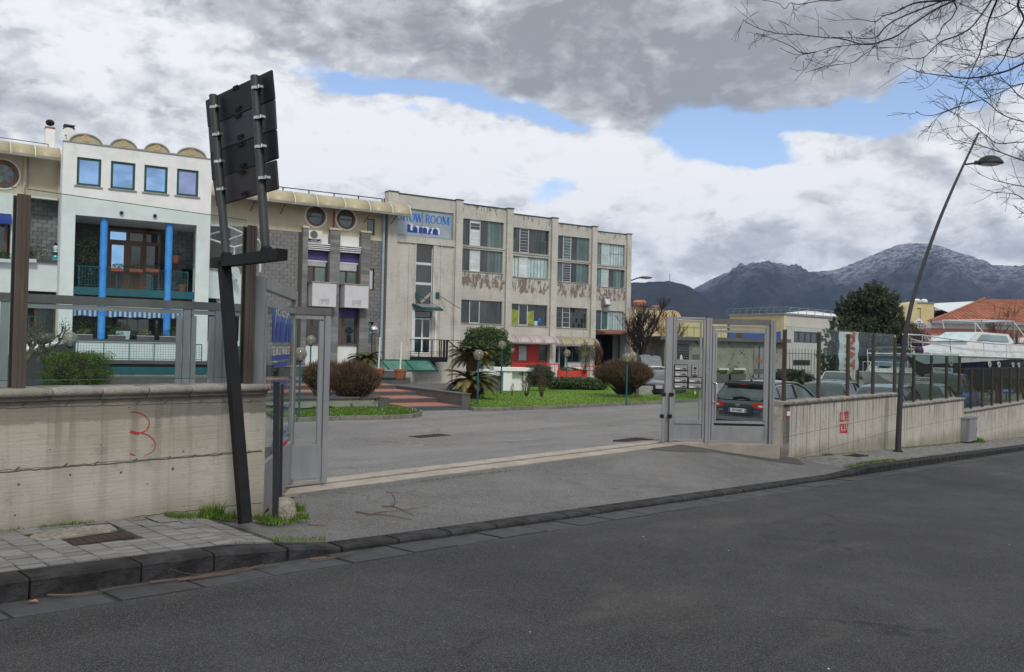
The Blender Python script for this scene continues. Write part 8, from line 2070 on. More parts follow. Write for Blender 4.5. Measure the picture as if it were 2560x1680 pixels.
for (a_,b_2) in (((L * .18,-.9,dk + .7),(L * .20,-.9,dk + 1.75)),((L * .18,.9,dk + .7),(L * .20,.9,dk + 1.75)),((L * .5,-.9,dk + 1.3),(L * .52,-.9,dk + 1.7)),((L * .5,.9,dk + 1.3),(L * .52,.9,dk + 1.7)),((L * .20,-.9,dk + 1.75),(L * .52,-.9,dk + 1.7)),((L * .20,.9,dk + 1.75),(L * .52,.9,dk + 1.7)),((L * .2,-.9,dk + 1.75),(L * .2,.9,dk + 1.75)),((L * .52,-.9,dk + 1.7),(L * .52,.9,dk + 1.7)),((L * .02,.9,dk + .75),(L * .20,.9,dk + 1.75)),((L * .02,-.9,dk + .75),(L * .20,-.9,dk + 1.75))):
 m = MB(); m.tube([a_,b_2],.03,6); m.build('bimini_tube',M['chrome'],T)
side = -1 if (T.matrix_basis @ Vector((0,-1,0))).y < (T.matrix_basis @ Vector((0,1,0))).y else 1
for f in (.20,.28,.34,.48,.56,.80):
 x = L * f; r_ = .13 if f > .4 else .11; w = halfb(x); zc_ = sheer(x) - .33
 m = MB(); m.ring((0,0),r_ * .68,r_,-.02,.015,18); o = m.build('porthole_rim',M['gelcoat'],T); o.location = (x,side * (w - .035),zc_); o.rotation_euler = (0,0,0 if side < 0 else PI)
 m = MB(); m.lathe([(r_ * .7,-.004),(r_ * .7,0)],(0,0,0),14,axis='y'); m.build('porthole_glass',M['brass'] if 'brass' in M else M['wood'],o)
m = MB(); m.lathe([(.05,-.28),(.13,-.22),(.14,0),(.13,.22),(.05,.28)],(L * .12,side * (halfb(L * .12) + .16),sheer(L * .12) - .45),12); m.build('fender',M['yellow_wall'],T,smooth=60)
m = MB(); m.ball((L * .93,side * .2,sheer(L * .93) + .18),.19,14,10); m.build('purple_buoy',pmat('purple plastic',(.035,.018,.06),None,5,rough=.6),T,smooth=60)
text_mesh('SUNNY',.26,M['gelcoat'],T,(-.01,side * .45,sheer(0) - .35),rot=(PI / 2,0,-PI / 2),sx=.7)
# smaller boat, bow toward the camera
bowp,sternp = hp(2190,44.5),hp(2252,51.0)
zsh = at(2215,934,46.5).z; zkl = at(2205,975,45).z - .2
T,L,rows,n_ = boat('smaller weathered white cabin boat with canvas top, bow toward the car park',(bowp.x,bowp.y),(sternp.x,sternp.y),2.9,zsh + .12,zsh,zkl,M['gelcoat'])
sheer = lambda x: lerp_tab([(r_[0],r_[3]) for r_ in rows],x); halfb = lambda x: lerp_tab([(r_[0],r_[1]) for r_ in rows],x)
dk = sheer(0)
cabin(T,[(L * .15,dk,dk + .35,1.2),(L * .58,dk,dk + .38,1.15),(L * .85,dk,dk + .22,.6)],1,.85,M['gelcoat'],'trunk_cabin')
m = MB(); m.add([(L * .52,-1.0,dk + .36),(L * .52,1.0,dk + .36),(L * .42,.9,dk + 1.0),(L * .42,-.9,dk + 1.0)],[(0,1,2,3)]); m.add([(L * .52,-1.0,dk + .36),(L * .42,-.9,dk + 1.0),(L * .2,-1.05,dk + .95),(L * .2,-1.15,dk + .36)],[(0,1,2,3)]); m.add([(L * .52,1.0,dk + .36),(L * .42,.9,dk + 1.0),(L * .2,1.05,dk + .95),(L * .2,1.15,dk + .36)],[(0,3,2,1)])
m.build('windscreen',pmat('bluish windscreen',(.07,.13,.20),(.14,.2,.26),1.5,rough=.08),T)
m = MB(); m.tube([(L * .52,-1.0,dk + .36),(L * .42,-.9,dk + 1.0),(L * .42,.9,dk + 1.0),(L * .52,1.0,dk + .36)],.03,5); m.build('screen_frame',M['gelcoat'],T)
zt0,zt1 = at(2225,884,48.5).z,at(2225,868,48.5).z
m = MB(); vs = []
for k in range(9): y_ = -1.2 + 2.4 * k / 8; vs += [(L * .1,y_,zt1 - .16 * (y_ / 1.2) ** 2),(L * .50,y_,zt1 - .03 - .16 * (y_ / 1.2) ** 2)]
m.add(vs,[(2 * k,2 * k + 2,2 * k + 3,2 * k + 1) for k in range(8)]); m.add([(L * .50,-1.2,zt1 - .2),(L * .50,1.2,zt1 - .2),(L * .5,1.2,zt0),(L * .5,-1.2,zt0)],[(0,1,2,3)]) if False else None
o = m.build('canvas_top',pmat('dull green canvas',(.16,.17,.13),(.10,.11,.09),4,rough=.9),T); o.modifiers.new('s','SOLIDIFY').thickness = .05
for y_ in (-1.15,1.15):
 for (x0,x1) in ((.12,.12),(.50,.46)): m = MB(); m.tube([(L * x0,y_,zt1 - .18),(L * x1,y_,dk + .3)],.028,5); m.build('top_pole',M['white_paint'],T)
m = MB(); m.tube([(L * .50,-1.15,zt0),(L * .50,1.15,zt0)],.03,5); m.build('cross_tube',M['white_paint'],T)
P_ = [(L * f,s_ * max(.1,halfb(L * f) - .12),sheer(L * f) + .55) for s_,f in ((1,.55),(1,.7),(1,.85),(1,.97),(-1,.97),(-1,.85),(-1,.7),(-1,.55))]
m = MB(); m.tube(P_,.024,5); m.build('guard_rail',M['chrome'],T)
for p in P_: m = MB(); m.bar(p,(p[0],p[1],p[2] - .55),.03); m.build('stanchion',M['chrome'],T)
m = MB(); m.box(L * .62,L * .72,-.3,.3,dk + .36,dk + .42); m.build('hatch',M['dark'],T)
# == far buildings
GZ = -.95
def bld(px0,Z0,px1,Z1,name,label,cat='building'):
 F = frame2(px0,Z0,px1,Z1); F.o.z = 0; L = (hp(px1,Z1) - hp(px0,Z0)).length; return F,L,fthing(F,name,label,cat)
# ochre hall with round gable
F,L,T = bld(1560,108,1830,116,'ochre_building','long ochre hall with a round gable and orange roof tanks behind the bare tree')
zA_ = F.sz(1600,772)[1]; s1 = F.sz(1661,780)[0]; zB_ = F.sz(1740,799)[1]; cxm,r_ = F.sz(1676,800)[0],F.sz(1698,800)[0] - F.sz(1676,800)[0]
m = MB(); m.box(-3,s1,0,14,GZ - 2,zA_); m.build('tall_block',M['ochre_wall'],T)
m = MB(); m.box(s1,L,1,14,GZ - 2,zB_); m.build('low_block',M['yellow_wall'],T)
zg = F.sz(1676,776)[1]; m = MB(); m.prism([(cxm - r_,GZ)] + [(cxm - r_ * math.cos(PI * k / 16),zg - r_ + r_ * math.sin(PI * k / 16)) for k in range(17)] + [(cxm + r_,GZ)],'y',-.6,12); m.build('round_gable',M['ochre_wall'],T,smooth=40)
m = MB(); m.box(-3.1,s1 + .1,-.1,14,zA_,zA_ + .15); m.build('roof_edge',M['alu'],T)
for px in (1594,1604.5): s_,z_ = F.sz(px,764,3); m = MB(); m.lathe([(.45,0),(.62,.45),(.35,.75)],(s_,3,z_),12,axis='z'); m.box(s_ - .2,s_ + .2,2.8,3.2,zA_,z_ + .1); m.build('roof_tank',M['orange'],T)
for px in (1636,1642): s_,z_ = F.sz(px,770,3); m = MB(); m.lathe([(.3,0),(.36,.2),(.2,.35)],(s_,3,z_),10); m.build('roof_tank',M['orange'],T)
m = MB(); m.box(F.sz(1652,870)[0] - .3,F.sz(1662,870)[0],-.7,-.5,GZ,F.sz(1650,868)[1]); m.box(F.sz(1635,862)[0],F.sz(1650,862)[0],-1.5,0,F.sz(1640,868)[1],F.sz(1640,862)[1]); m.build('doorway',M['dark'],T)
# yellow and blue hall with pale side and white roof
F,L,T = bld(1824,86,1959,80,'yellow_blue_hall','yellow and blue painted hall with pale side wall, white roof and roof railing')
zt_ = F.sz(1959,786.5)[1]; zy = F.sz(1930,829)[1]; zb2 = F.sz(1930,846)[1]
m = MB(); m.box(0,L,0,.28,zy,zt_); m.build('yellow_wall',M['yellow_wall'],T); m = MB(); m.box(0,L - .02,.02,.26,GZ - 1.5,zy); m.build('blue_wall',M['blue_wall'],T)
m = MB(); a = F.sz(1841,831)[0]; b = F.sz(1856,831)[0]; m.box(a,b,-.02,.02,F.sz(1850,845)[1],F.sz(1850,831)[1]); m.build('brown_window',M['wood'],T)
F2 = frame2(1959,80,2140,88.5); F2.o.z = 0; ang = F2.a - F.a; o = F.loc(hp(1959,80)); L2 = (hp(2140,88.5) - hp(1959,80)).length
def part2(name,mats,mb):
 ob = mb.build(name,mats,T); ob.location = (o[0],o[1],0); ob.rotation_euler = (0,0,ang); return ob
w1 = (F2.sz(1985,829)[0],F2.sz(2046,829)[0],F2.sz(2015,857)[1],F2.sz(2015,829.5)[1]); w2 = (F2.sz(1983,900)[0],F2.sz(2026,900)[0],F2.sz(2005,914)[1],F2.sz(2005,900)[1])
m = MB(); m.wall(.02,L2,GZ - 1.5,zt_,0,.3,[w1,w2]); part2('pale_wall',M['pale_wall'],m)
m = MB(); m.box(-.1,L2,-.12,.5,zt_,zt_ + .18); part2('roof_gutter',M['alu'],m); m = MB(); m.box(-.05,L + .05,-.12,.4,zt_ + .001,zt_ + .18); m.build('roof_gutter',M['alu'],T)
for w in (w1,w2):
 m = MB(); m.box(w[0],w[1],.15,.2,w[2],w[3]); part2('window_glass',M['pane_dark'],m)
 for k in range(5): m = MB(); x = w[0] + (w[1] - w[0]) * k / 4; m.box(x - .06,x + .06,.06,.14,w[2],w[3]); part2('mullion',M['pole_grey'],m)
 m = MB(); m.box(w[0],w[1],.05,.12,w[2],w[2] + .12); m.box(w[0],w[1],.05,.12,w[3] - .12,w[3]); part2('window_frame',M['pole_grey'],m)
a = F2.sz(1966,785,.5); zrg = F2.sz(2050,775.5,6)[1]
sA,sB = F2.sz(2014,776,8)[0],F2.sz(2040,776,16)[0]; m = MB(); m.add([(.5,.5,zt_ + .18),(L2 + 6,.5,zt_ + .18),(L2 + 6,8,zrg),(sA,8,zrg),(L2 + 6,16,zt_),(sB,16,zt_)],[(0,1,2,3),(3,2,4,5),(0,3,5)]); part2('white_roof',M['roof_white'],m)
for k in range(17):
 x = L * k / 8 if k < 9 else None; m = MB(); h = .75
 if x is not None: m.tube([(x - .45,.0,zt_ + .15),(x - .45,-.0,zt_ + h * .7),(x - .1,.0,zt_ + h),(x + .35,0,zt_ + h)],.03,4); m.build('roof_rail_hoop',M['alu'],T)
 else: x = L2 * (k - 8) / 9; m.tube([(x - .4,.1,zt_ + .15),(x - .4,.1,zt_ + h * .7),(x,.1,zt_ + h),(x + .35,.1,zt_ + h)],.03,4); part2('roof_rail_hoop',M['alu'],m)
m = MB(); m.tube([(0,0,zt_ + .75),(L,0,zt_ + .75)],.03,4); m.tube([(0,0,zt_ + .48),(L,0,zt_ + .48)],.02,4); m.build('roof_rail',M['alu'],T); m = MB(); m.tube([(0,.1,zt_ + .75),(L2,.1,zt_ + .75)],.03,4); m.tube([(0,.1,zt_ + .48),(L2,.1,zt_ + .48)],.02,4); part2('roof_rail',M['alu'],m)
# transformer hut
F,L,T = bld(1662,66,1962,67.5,'transformer_hut','low mould-stained concrete substation hut with flat roof seen through the gate')
zt_ = F.sz(1800,853)[1]; ztr = F.sz(1800,844)[1]
m = MB(); m.box(0,L,0,6,GZ - 1,zt_); m.build('hut_wall',M['hut'],T); m = MB(); m.box(-.5,L + .3,-.5,6.5,zt_,ztr); m.build('flat_roof',M['dark_stone'],T)
def hb(px0,py0,px1,py1,y0,y1,nm,mt): a,b = F.sz(px0,py0),F.sz(px1,py1); m = MB(); m.box(a[0],b[0],y0,y1,b[1],a[1]); return m.build(nm,M[mt],T)
hb(1693,859,1722,900,-.06,0,'louvre_door','pole_grey'); hb(1731,886,1750,902,-.06,0,'grey_door','alu_dark'); hb(1885,863,1909,946,-.06,0,'steel_door','alu'); hb(1896,865,1897,944,-.08,-.05,'door_gap','dark')
hb(1885,922,1909,934,-.09,-.06,'vent','alu_dark')
for k in range(6): hb(1694,863 + k * 6,1721,865 + k * 6,-.09,-.06,'louvre','alu_dark')
for (px,py,c) in ((1892.5,898,1),(1701.5,894,0)):
 a = F.sz(px - 3.5,py); b = F.sz(px + 4.5,py); c_ = F.sz(px + .5,py - 9); m = MB(); m.add([(a[0],-.1,a[1]),(b[0],-.1,b[1]),(c_[0],-.1,c_[1])],[(0,1,2)]); wo_ = m.build('warning_triangle',M['orange'] if c else M['plate_white'],T); m = MB(); m.box(a[0] + .02,b[0] - .02,-.1,-.09,F.sz(px,py + 9)[1],a[1] - .02); m.build('warning_plate',M['orange'] if c else M['plate_white'],T)
hb(1902,897,1906,906,-.1,-.06,'small_notice','orange')
for (x0,x1,lb) in ((1790,1822,'left concrete trough with grass against the substation hut'),(1828,1864,'right concrete trough with grass against the substation hut')):
 a,b = F.sz(x0,935,-1.5),F.sz(x1,948,-1.5); T2 = thing('concrete_trough',lb,'planter',tuple(F.w(a[0],-1.5,z_lot(*F.w(a[0],-1.5)[:2]))),F.a); h = a[1] - T2.location.z
 m = MB(); m.box(0,b[0] - a[0],0,.8,0,max(.3,h)); m.build('trough',M['dark_stone'],T2); plants('grass',T2,((b[0] - a[0]) / 2,.4,max(.3,h) + .1),(b[0] - a[0]) / 2,.35,.16,260,.14,'blade',x0)
 c = F.sz(x0 + 3,921,-.1),F.sz(x1 - 6,925,-.1); hb(x0 + 4,920,x1 - 3,925,-.3,-.02,'white_plate','plate_white')
# kerb strip in front of hut
# iron fences
def iron_fence(px0,Z0,px1,Z1,ytop,label,step=.13,mat='rust_iron',h=None,name='iron_fence'):
 F = frame2(px0,Z0,px1,Z1); F.o.z = 0; L = (hp(px1,Z1) - hp(px0,Z0)).length; T = fthing(F,name,label,'fence'); zt_ = F.sz((px0 + px1) / 2,ytop)[1]
 zb_ = GZ if h is None else zt_ - h; k = 0; x = 0; rest = MB()
 while x < L:
  m = rest if k >= 260 else MB(); m.bar((x,0,zb_),(x,0,zt_),.035); 
  if k < 260: m.build('bar',M[mat],T)
  x += step; k += 1
 if rest.v: rest.build('bars',M[mat],T,kind='stuff')
 for f_ in (.12,.86): m = MB(); m.bar((0,0,zb_ + (zt_ - zb_) * f_),(L,0,zb_ + (zt_ - zb_) * f_),.05); m.build('rail',M[mat],T)
iron_fence(1572,72,1662,76,866,'dark iron fence behind the tarpaulin, left of the substation hut',.25)
iron_fence(1960,74,2148,70,873,'rusty iron fence in front of the pale hall wall',.27)
iron_fence(1700,90,1822,92,815,'wire fence on the wall behind the substation hut',.85,h=1.6)
iron_fence(2505,56,2650,58,872,'rusty iron fence behind the stern of the large yacht',.28)
# tarpaulin heap, low wall
a = hp(1598,60); T = thing('tarpaulin','grey tarpaulin over a long heap by the iron fence','tarpaulin',(a.x,a.y,GZ),.1); Lt_ = hp(1648,60).x - a.x; ht = at(1620,888,60).z - GZ
m = MB(); rr = random.Random(3); vs = []
for i in range(15):
 x = Lt_ * i / 14
 for k in range(9): th = PI * k / 8; vs.append((x,-math.cos(th) * 1.2,max(0,math.sin(th)) ** .6 * (ht + rr.uniform(-.08,.05))))
m.add(vs,[(i * 9 + k,(i + 1) * 9 + k,(i + 1) * 9 + k + 1,i * 9 + k + 1) for i in range(14) for k in range(8)] + [tuple(range(8,-1,-1))]); m.build('cover',M['tarp'],T,smooth=60)
a = hp(1600,42.6); b = hp(1668,43.6); T = thing('low_wall','low pale concrete wall right of the brown shrub','wall',(a.x,a.y,z_lot(a.x,a.y)),math.atan2(b.y - a.y,b.x - a.x)); m = MB(); m.box(0,(b - a).length,0,.2,-.1,at(1630,965,43).z - z_lot(a.x,a.y)); m.build('wall_body',M['concrete'],T)
# yellow tower
F,L,T = bld(2262,92,2334,92,'yellow_tower','yellow square tower with curved shoulder and small doorway, behind the lamp post')
zt_ = F.sz(2300,758)[1]; xr_ = F.sz(2258,800)[0]
m = MB(); m.box(F.sz(2280,800)[0],L,0,6,GZ,zt_); m.build('tower_block',M['yellow_wall'],T); m = MB(); m.box(F.sz(2279,800)[0],L + .1,-.1,6.1,zt_,zt_ + .12); m.build('roof_edge',M['alu'],T)
zc_ = F.sz(2265,754)[1]; m = MB(); r_ = 1.2; x0,x1 = F.sz(2251,800)[0],F.sz(2281,800)[0]; m.prism([(x0,GZ),(x0,zc_ - r_)] + [(x0 + r_ - r_ * math.cos(PI / 2 * k / 8),zc_ - r_ + r_ * math.sin(PI / 2 * k / 8)) for k in range(9)] + [(x1,zc_),(x1,GZ)],'y',-1,5); m.build('curved_shoulder',M['yellow_wall'],T,smooth=40)
a,b = F.sz(2285,782),F.sz(2298,812); m = MB(); m.box(a[0],b[0],-.04,.0,b[1],a[1]); m.build('door',M['pale_wall'],T); a = F.sz(2284,767); b = F.sz(2303,770); m = MB(); m.box(a[0],b[0],-.12,0,b[1],a[1]); m.box(b[0] - .1,b[0],-.12,0,F.sz(2300,812)[1],b[1]); m.build('moulding',M['yellow_wall'],T)
a = F.sz(2290,754,2); m = MB(); m.lathe([(.35,0),(.5,.3),(.3,.5)],(a[0],2,a[1] - .2),10); m.lathe([(.35,0),(.4,.3),(.2,.5)],(a[0] + .9,2,a[1] - .2),10); m.box(a[0] - .1,a[0] + 1,1.9,2.1,zt_,a[1]); m.build('roof_fan',M['white_paint'],T)
# diamond board on a post
p = at(2298,806,80); T = thing('diamond_board','white diamond shaped board on a post left of the tiled roof house','sign',(p.x,p.y,GZ)); r_ = 13.5 / 2100 * 80; z_ = p.z - GZ
m = MB(); m.prism([(-r_,z_),(0,z_ + r_ * .85),(r_,z_),(0,z_ - r_ * .85)],'y',0,.06); m.build('board',M['plate_white'],T); m = MB(); m.bar((0,.1,0),(0,.1,z_),.12); m.build('post',M['alu'],T)
for k in range(3): m = MB(); m.box(-r_ * .35,r_ * .3,-.012,0,z_ + .05 - k * .2,z_ + .12 - k * .2); m.build('print_line',M['alu_dark'],T)
T = thing('white_shed','white container shed between the tower and the tiled house','shed',tuple(hp(2280,78)) ); zt_ = at(2300,819,78).z; Ls = hp(2326,78).x - hp(2280,78).x
m = MB(); m.box(0,Ls,0,4,GZ,zt_); m.build('shed_wall',M['gelcoat'],T); 
for k in range(5): m = MB(); x = Ls * (k + .3) / 5; m.box(x,x + .08,-.04,0,GZ,zt_ - .1); m.build('shed_rib',M['alu'],T)
# white sheds far right
F,L,T = bld(2334,130,2600,132,'white_roofed_shed','wide industrial shed with white sheet roof behind the tiled house'); z0,z1 = F.sz(2450,779)[1],F.sz(2450,762)[1]
m = MB(); m.add([(0,0,F.sz(2334,776)[1]),(L + 12,0,F.sz(2334,776)[1]),(L + 12,30,z1 + .3),(3,30,z1 - .8)],[(0,1,2,3)]); m.build('sheet_roof',M['roof_white'],T)
m = MB(); m.box(0,L + 12,-.4,0,F.sz(2334,782)[1],F.sz(2334,776)[1]); m.build('eaves_band',M['alu_dark'],T); m = MB(); m.box(0,L + 12,.5,28,GZ,F.sz(2334,782)[1]); m.build('shed_wall',M['dark'],T)
F,L,T = bld(2387,112,2600,114,'white_roofed_shed','nearer pale grey industrial shed roof sloping up to the right'); m = MB(); m.add([(0,0,F.sz(2392,787)[1]),(L + 10,0,F.sz(2392,787)[1]),(L + 10,26,F.sz(2560,757,20)[1] + .4),(14,26,F.sz(2500,762,20)[1] + .2)],[(0,1,2,3)]); m.build('sheet_roof',M['roof_white'],T); m = MB(); m.box(0,L + 10,-.3,0,F.sz(2392,791)[1],F.sz(2392,786.9)[1]); m.build('eaves_band',M['alu_dark'],T); m = MB(); m.box(.5,L + 10,.3,24,GZ,F.sz(2392,790)[1]); m.build('shed_wall',M['dark'],T)
# tiled house
F,L,T = bld(2328,66,2600,66,'tiled_roof_house','low pink and white house with terracotta tiled hip roof behind the large yacht')
ze = F.sz(2420,809)[1]; L += 6
M['roof_tile'] = pmat('terracotta roof tile',(.34,.125,.07),(.22,.08,.048),1.2,rough=.85,rand=.30,c3=(.30,.20,.13),s3=4)
def wb(z0,z1,nm,mt,y=0.0): m = MB(); m.box(0,L,y,8,z0,z1); m.build(nm,M[mt],T)
wb(F.sz(2420,822)[1],ze - .05,'upper_band','white_wall'); wb(F.sz(2420,841)[1],F.sz(2420,822)[1],'pink_band','pink_wall',.02); wb(F.sz(2420,855)[1],F.sz(2420,841)[1],'lower_band','white_wall'); wb(GZ,F.sz(2420,855)[1],'base_wall','pink_wall',.03)
m = MB(); m.box(-.3,L + .3,-.75,-.62,ze - .05,ze + .14); m.build('gutter',M['alu'],T)
m = MB(); m.box(-.3,L,-.62,0,ze - .05,ze); m.build('soffit',M['white_wall'],T)
zt_end = F.sz(2560,763,7.5)[1]; run = 9.0; rise_per = (F.sz(2560,763,7.0)[1] - ze) / 7.6
tm = MB(); n_ = 8
for k in range(n_ + 1): pass
tp = [(-math.cos(PI * k / 6) * .5,math.sin(PI * k / 6) * .32) for k in range(7)]
tl = .50; tw2 = .36; tm = MB(); vs = []
for yy,sc2,dz2 in ((0,1.0,.03),(tl,.9,0)):
 vs += [(p[0] * tw2 * sc2,yy,p[1] * tw2 * sc2 + dz2) for p in tp]
tm.add(vs,[(k,k + 1,8 + k,7 + k) for k in range(6)] + [tuple(range(6,-1,-1))]); tme = tm.mesh('roof_tile',M['roof_tile'],smooth=60)
sl = math.atan(rise_per); cnt = 0; rest = MB(); m = MB()
m.add([(-.3,-.62,ze),(L + 8,-.62,ze),(L + 8,run,ze + rise_per * (run + .6)),(run * 1.02,run,ze + rise_per * (run + .6))],[(0,1,2,3)]); m.build('roof_deck',M['roof_tile'],T)
for j in range(int((run + .6) / (.45 * math.cos(sl)))):
 y_ = -.66 + j * .45 * math.cos(sl); x = -.3 + max(0,y_ + .6) * 1.05
 while x < L + 2:
  px_ = F.w(x,y_).x / F.w(x,y_).y * FPX + 1280
  if px_ < 2575:
   z_ = ze + rise_per * (y_ + .62) + .01
   if cnt < 300: inst('roof_tile',tme,T,(x,y_,z_),(sl,0,R.uniform(-.02,.02))); cnt += 1
   else:
    b_0 = len(rest.v); cs,sn = math.cos(sl),math.sin(sl)
    rest.add([(x + v[0],y_ + v[1] * cs - v[2] * sn,z_ + v[1] * sn + v[2] * cs) for v in tm.v],tm.f)
  x += tw2 * 1.02
rest.build('roof_tiles',M['roof_tile'],T,kind='stuff')
m = MB(); m.tube([(-.3,-.62,ze + .1),(run * 1.02,run,ze + rise_per * (run + .6) + .1)],.14,6); m.build('hip_ridge',M['roof_tile'],T)
# banner between tree and boat
F = frame2(2098,53,2144,53.5); F.o.z = 0; T = fthing(F,'hanging_banner','white hanging banner with big faded red letters in front of the dark tree','banner')
a,b = F.sz(2097,829),F.sz(2144,925); Wb = b[0] - a[0]; Hb = a[1] - b[1]; n_ = 12; m = MB(); vs = []
for i in range(n_ + 1):
 for j in range(7): vs.append((Wb * j / 6,.05 * math.sin(i * 1.1 + j),a[1] - Hb * i / n_))
m.add(vs,[(i * 7 + j,(i + 1) * 7 + j,(i + 1) * 7 + j + 1,i * 7 + j + 1) for i in range(n_) for j in range(6)]); m.build('cloth',pmat('off-white cloth',(.45,.50,.49),(.34,.40,.39),4,rough=.9),T,smooth=60)
M['fade_red'] = pmat('faded red print',(.38,.07,.045),(.45,.12,.09),6,rough=.8)
text_mesh('TVAT',Wb * .66,M['fade_red'],T,(Wb * .50,-.10,a[1] - Hb * .47),rot=(PI / 2,PI / 2,0),sx=.95,bold=.03)
m = MB(); m.bar((-.1,.1,a[1] + .02),(Wb + .1,.1,a[1] + .02),.05); m.bar((-.1,.1,GZ),(-.1,.1,a[1]),.08); m.bar((Wb + .1,.1,GZ),(Wb + .1,.1,a[1]),.08); m.build('pole_frame',M['dark_grey'],T)
# == trees
def leafy_tree(label,px,pyb,Z,trunk_h,blobs,n_,size,mat,seed,name='evergreen_tree',up=None,stems=26):
 q = hp(px,Z); T = thing(name,label,'tree',(q.x,q.y,GZ)); rg = np.random.RandomState(seed); rr = random.Random(seed)
 m = MB(); m.tube([(0,0,-.3),(.1,0,trunk_h * .5),(.05,.1,trunk_h)],[.28,.2,.16],8); m.build('trunk',M['bark'],T,smooth=60)
 m = MB(); P_ = []; tot = sum(b[3] * b[4] for b in blobs)
 for (bx,by,bz,rx,rz) in blobs:
  m.tube([(0,0,trunk_h * .8),(bx * .5,by * .5,(trunk_h + bz) / 2),(bx,by,bz)],[.12,.07,.03],5)
  k = int(n_ * rx * rz / tot); d = rg.normal(size=(k,3)); d /= np.linalg.norm(d,axis=1)[:,None]
  ns2 = max(8,k // 55); sc3 = rg.normal(size=(ns2,3)); sc3 /= np.linalg.norm(sc3,axis=1)[:,None]; sc3 *= rg.uniform(.35,1.08,(ns2,1)) ** .6
  idx = rg.randint(0,ns2,k); c = sc3[idx] * np.array([rx,rx * .85,rz]) + np.array([bx,by,bz]); out = sc3[idx] * .45 + np.array([0,0,.38])
  t_ = rg.uniform(0,1,(k,1)); P_.append(c + out * t_ * rx * .6 + rg.normal(0,.085,(k,3)) * rx * (.55 + .3 * (1 - t_)))
 m.build('limbs',M['bark_dark'],T,kind='stuff')
 p = np.concatenate(P_); o = bpy.data.objects.new('crown',npmesh('crown',leafquads(p,size,rg,.35,up),None,M[mat],4)); C.objects.link(o); o.parent = T; o['kind'] = 'stuff'
 return T
u_ = lambda px,py,Z=58.0: ((px - 2170) / 2100 * Z,at(px,py,Z).z - GZ)
bl = []
for (px,py,rpx) in ((2170,800,52),(2130,775,34),(2215,780,40),(2180,755,36),(2150,850,50),(2215,840,48),(2100,830,30),(2195,745,22),(2145,748,22),(2235,820,32),(2250,855,25)):
 a = u_(px,py); r_ = rpx / 2100 * 58; bl.append((a[0],R.uniform(-.7,.7),a[1],r_,r_))
leafy_tree('big dark olive-green evergreen tree behind the boats',2170,900,58,2.2,bl,70000,.17,'leaf_olive',3,up=np.array([0,0,.6]))
bl = []
for (px,py,rpx) in ((2085,850,26),(2105,880,30),(2075,900,28),(2095,925,30),(2060,930,16),(2110,850,26)):
 a = ((px - 2085) / 2100 * 56,at(px,py,56).z - GZ); r_ = rpx / 2100 * 56; bl.append((a[0],R.uniform(-.3,.3),a[1],r_,r_))
leafy_tree('lower dark evergreen bush left of the big tree, in front of the pale hall',2085,900,56,.8,bl,24000,.12,'leaf_dark',5)
cycad(2000,958,62,.5,1.3,26,9,'small palm under the pale hall window, behind the glass fence',.1)
bushy('ground_bush','dark creeping bush at the foot of the substation hut',1975,960,63,1.8,.8,.6,1500,.16,'leaf_dark',6)
bushy('dry_bush','brown dry bush right of the big evergreen tree',2270,900,62,1.6,.9,1.5,2600,.14,'twig',8)
def bare_tree(label,base,h,seed,r0=.16,levels=5,mat='bark_dark',spread=.42,name='bare_tree',upb=.10,minr=.008,first=.30,nside=3):
 T = thing(name,label,'tree',tuple(base)); rr = random.Random(seed); m = MB(); tw = MB()
 def grow(p,d,L,r,lev,mm):
  pts = [p]; k = 4
  for i in range(k): d = (d + Vector((rr.gauss(0,.10),rr.gauss(0,.10),rr.gauss(upb,.05)))).normalized(); p = p + d * L / k; pts.append(p)
  mm.tube(pts,[max(minr,r * (1 - .35 * i / k)) for i in range(k + 1)],5 if lev > 2 else 3,cap=False)
  if lev == 0: return
  for j in range(nside if lev > 1 else nside + 1):
   q = pts[rr.choice([2,3,4])] if j else p
   grow(q,(d + Vector((rr.gauss(0,spread),rr.gauss(0,spread),rr.gauss(.05,.2)))).normalized(),L * rr.uniform(.6,.85),r * .58,lev - 1,tw if lev <= 3 else mm)
 grow(Vector((0,0,-.1)),Vector((rr.gauss(0,.08),0,1)),h * first,r0,levels,m); m.build('trunk',M[mat],T,smooth=60); tw.build('branches',M[mat],T,kind='stuff'); return T
q = hp(1607,66); bare_tree('bare dark-branched tree in front of the ochre hall',(q.x,q.y,GZ),7.8,4,.22,5,spread=.52,first=.27,minr=.012,nside=4)
q = hp(1672,82); bare_tree('second bare tree behind the letterbox panel, slimmer',(q.x,q.y,GZ),8.2,9,.14,5,'twig',spread=.40,first=.28,minr=.016)
q = hp(2560,60); bare_tree('reddish bare tree behind the yacht at the right edge',(q.x,q.y,GZ),6.2,12,.12,5,'twig',spread=.5,minr=.012)
q = hp(2490,63); bare_tree('thin twiggy bare tree in front of the pink wall',(q.x,q.y,GZ),6.8,15,.10,5,'twig',spread=.35,minr=.010)
q = hp(2545,46); bushy('dark_bush','dark green bush under the yacht stern, right edge',2545,985,46,2.6,1.2,1.1,4000,.14,'leaf_dark',12)
q = hp(2460,49); bushy('dark_bush','dark bush behind the yacht cradle',2440,990,50,2.4,1.0,1.2,3500,.15,'leaf_dark',14)
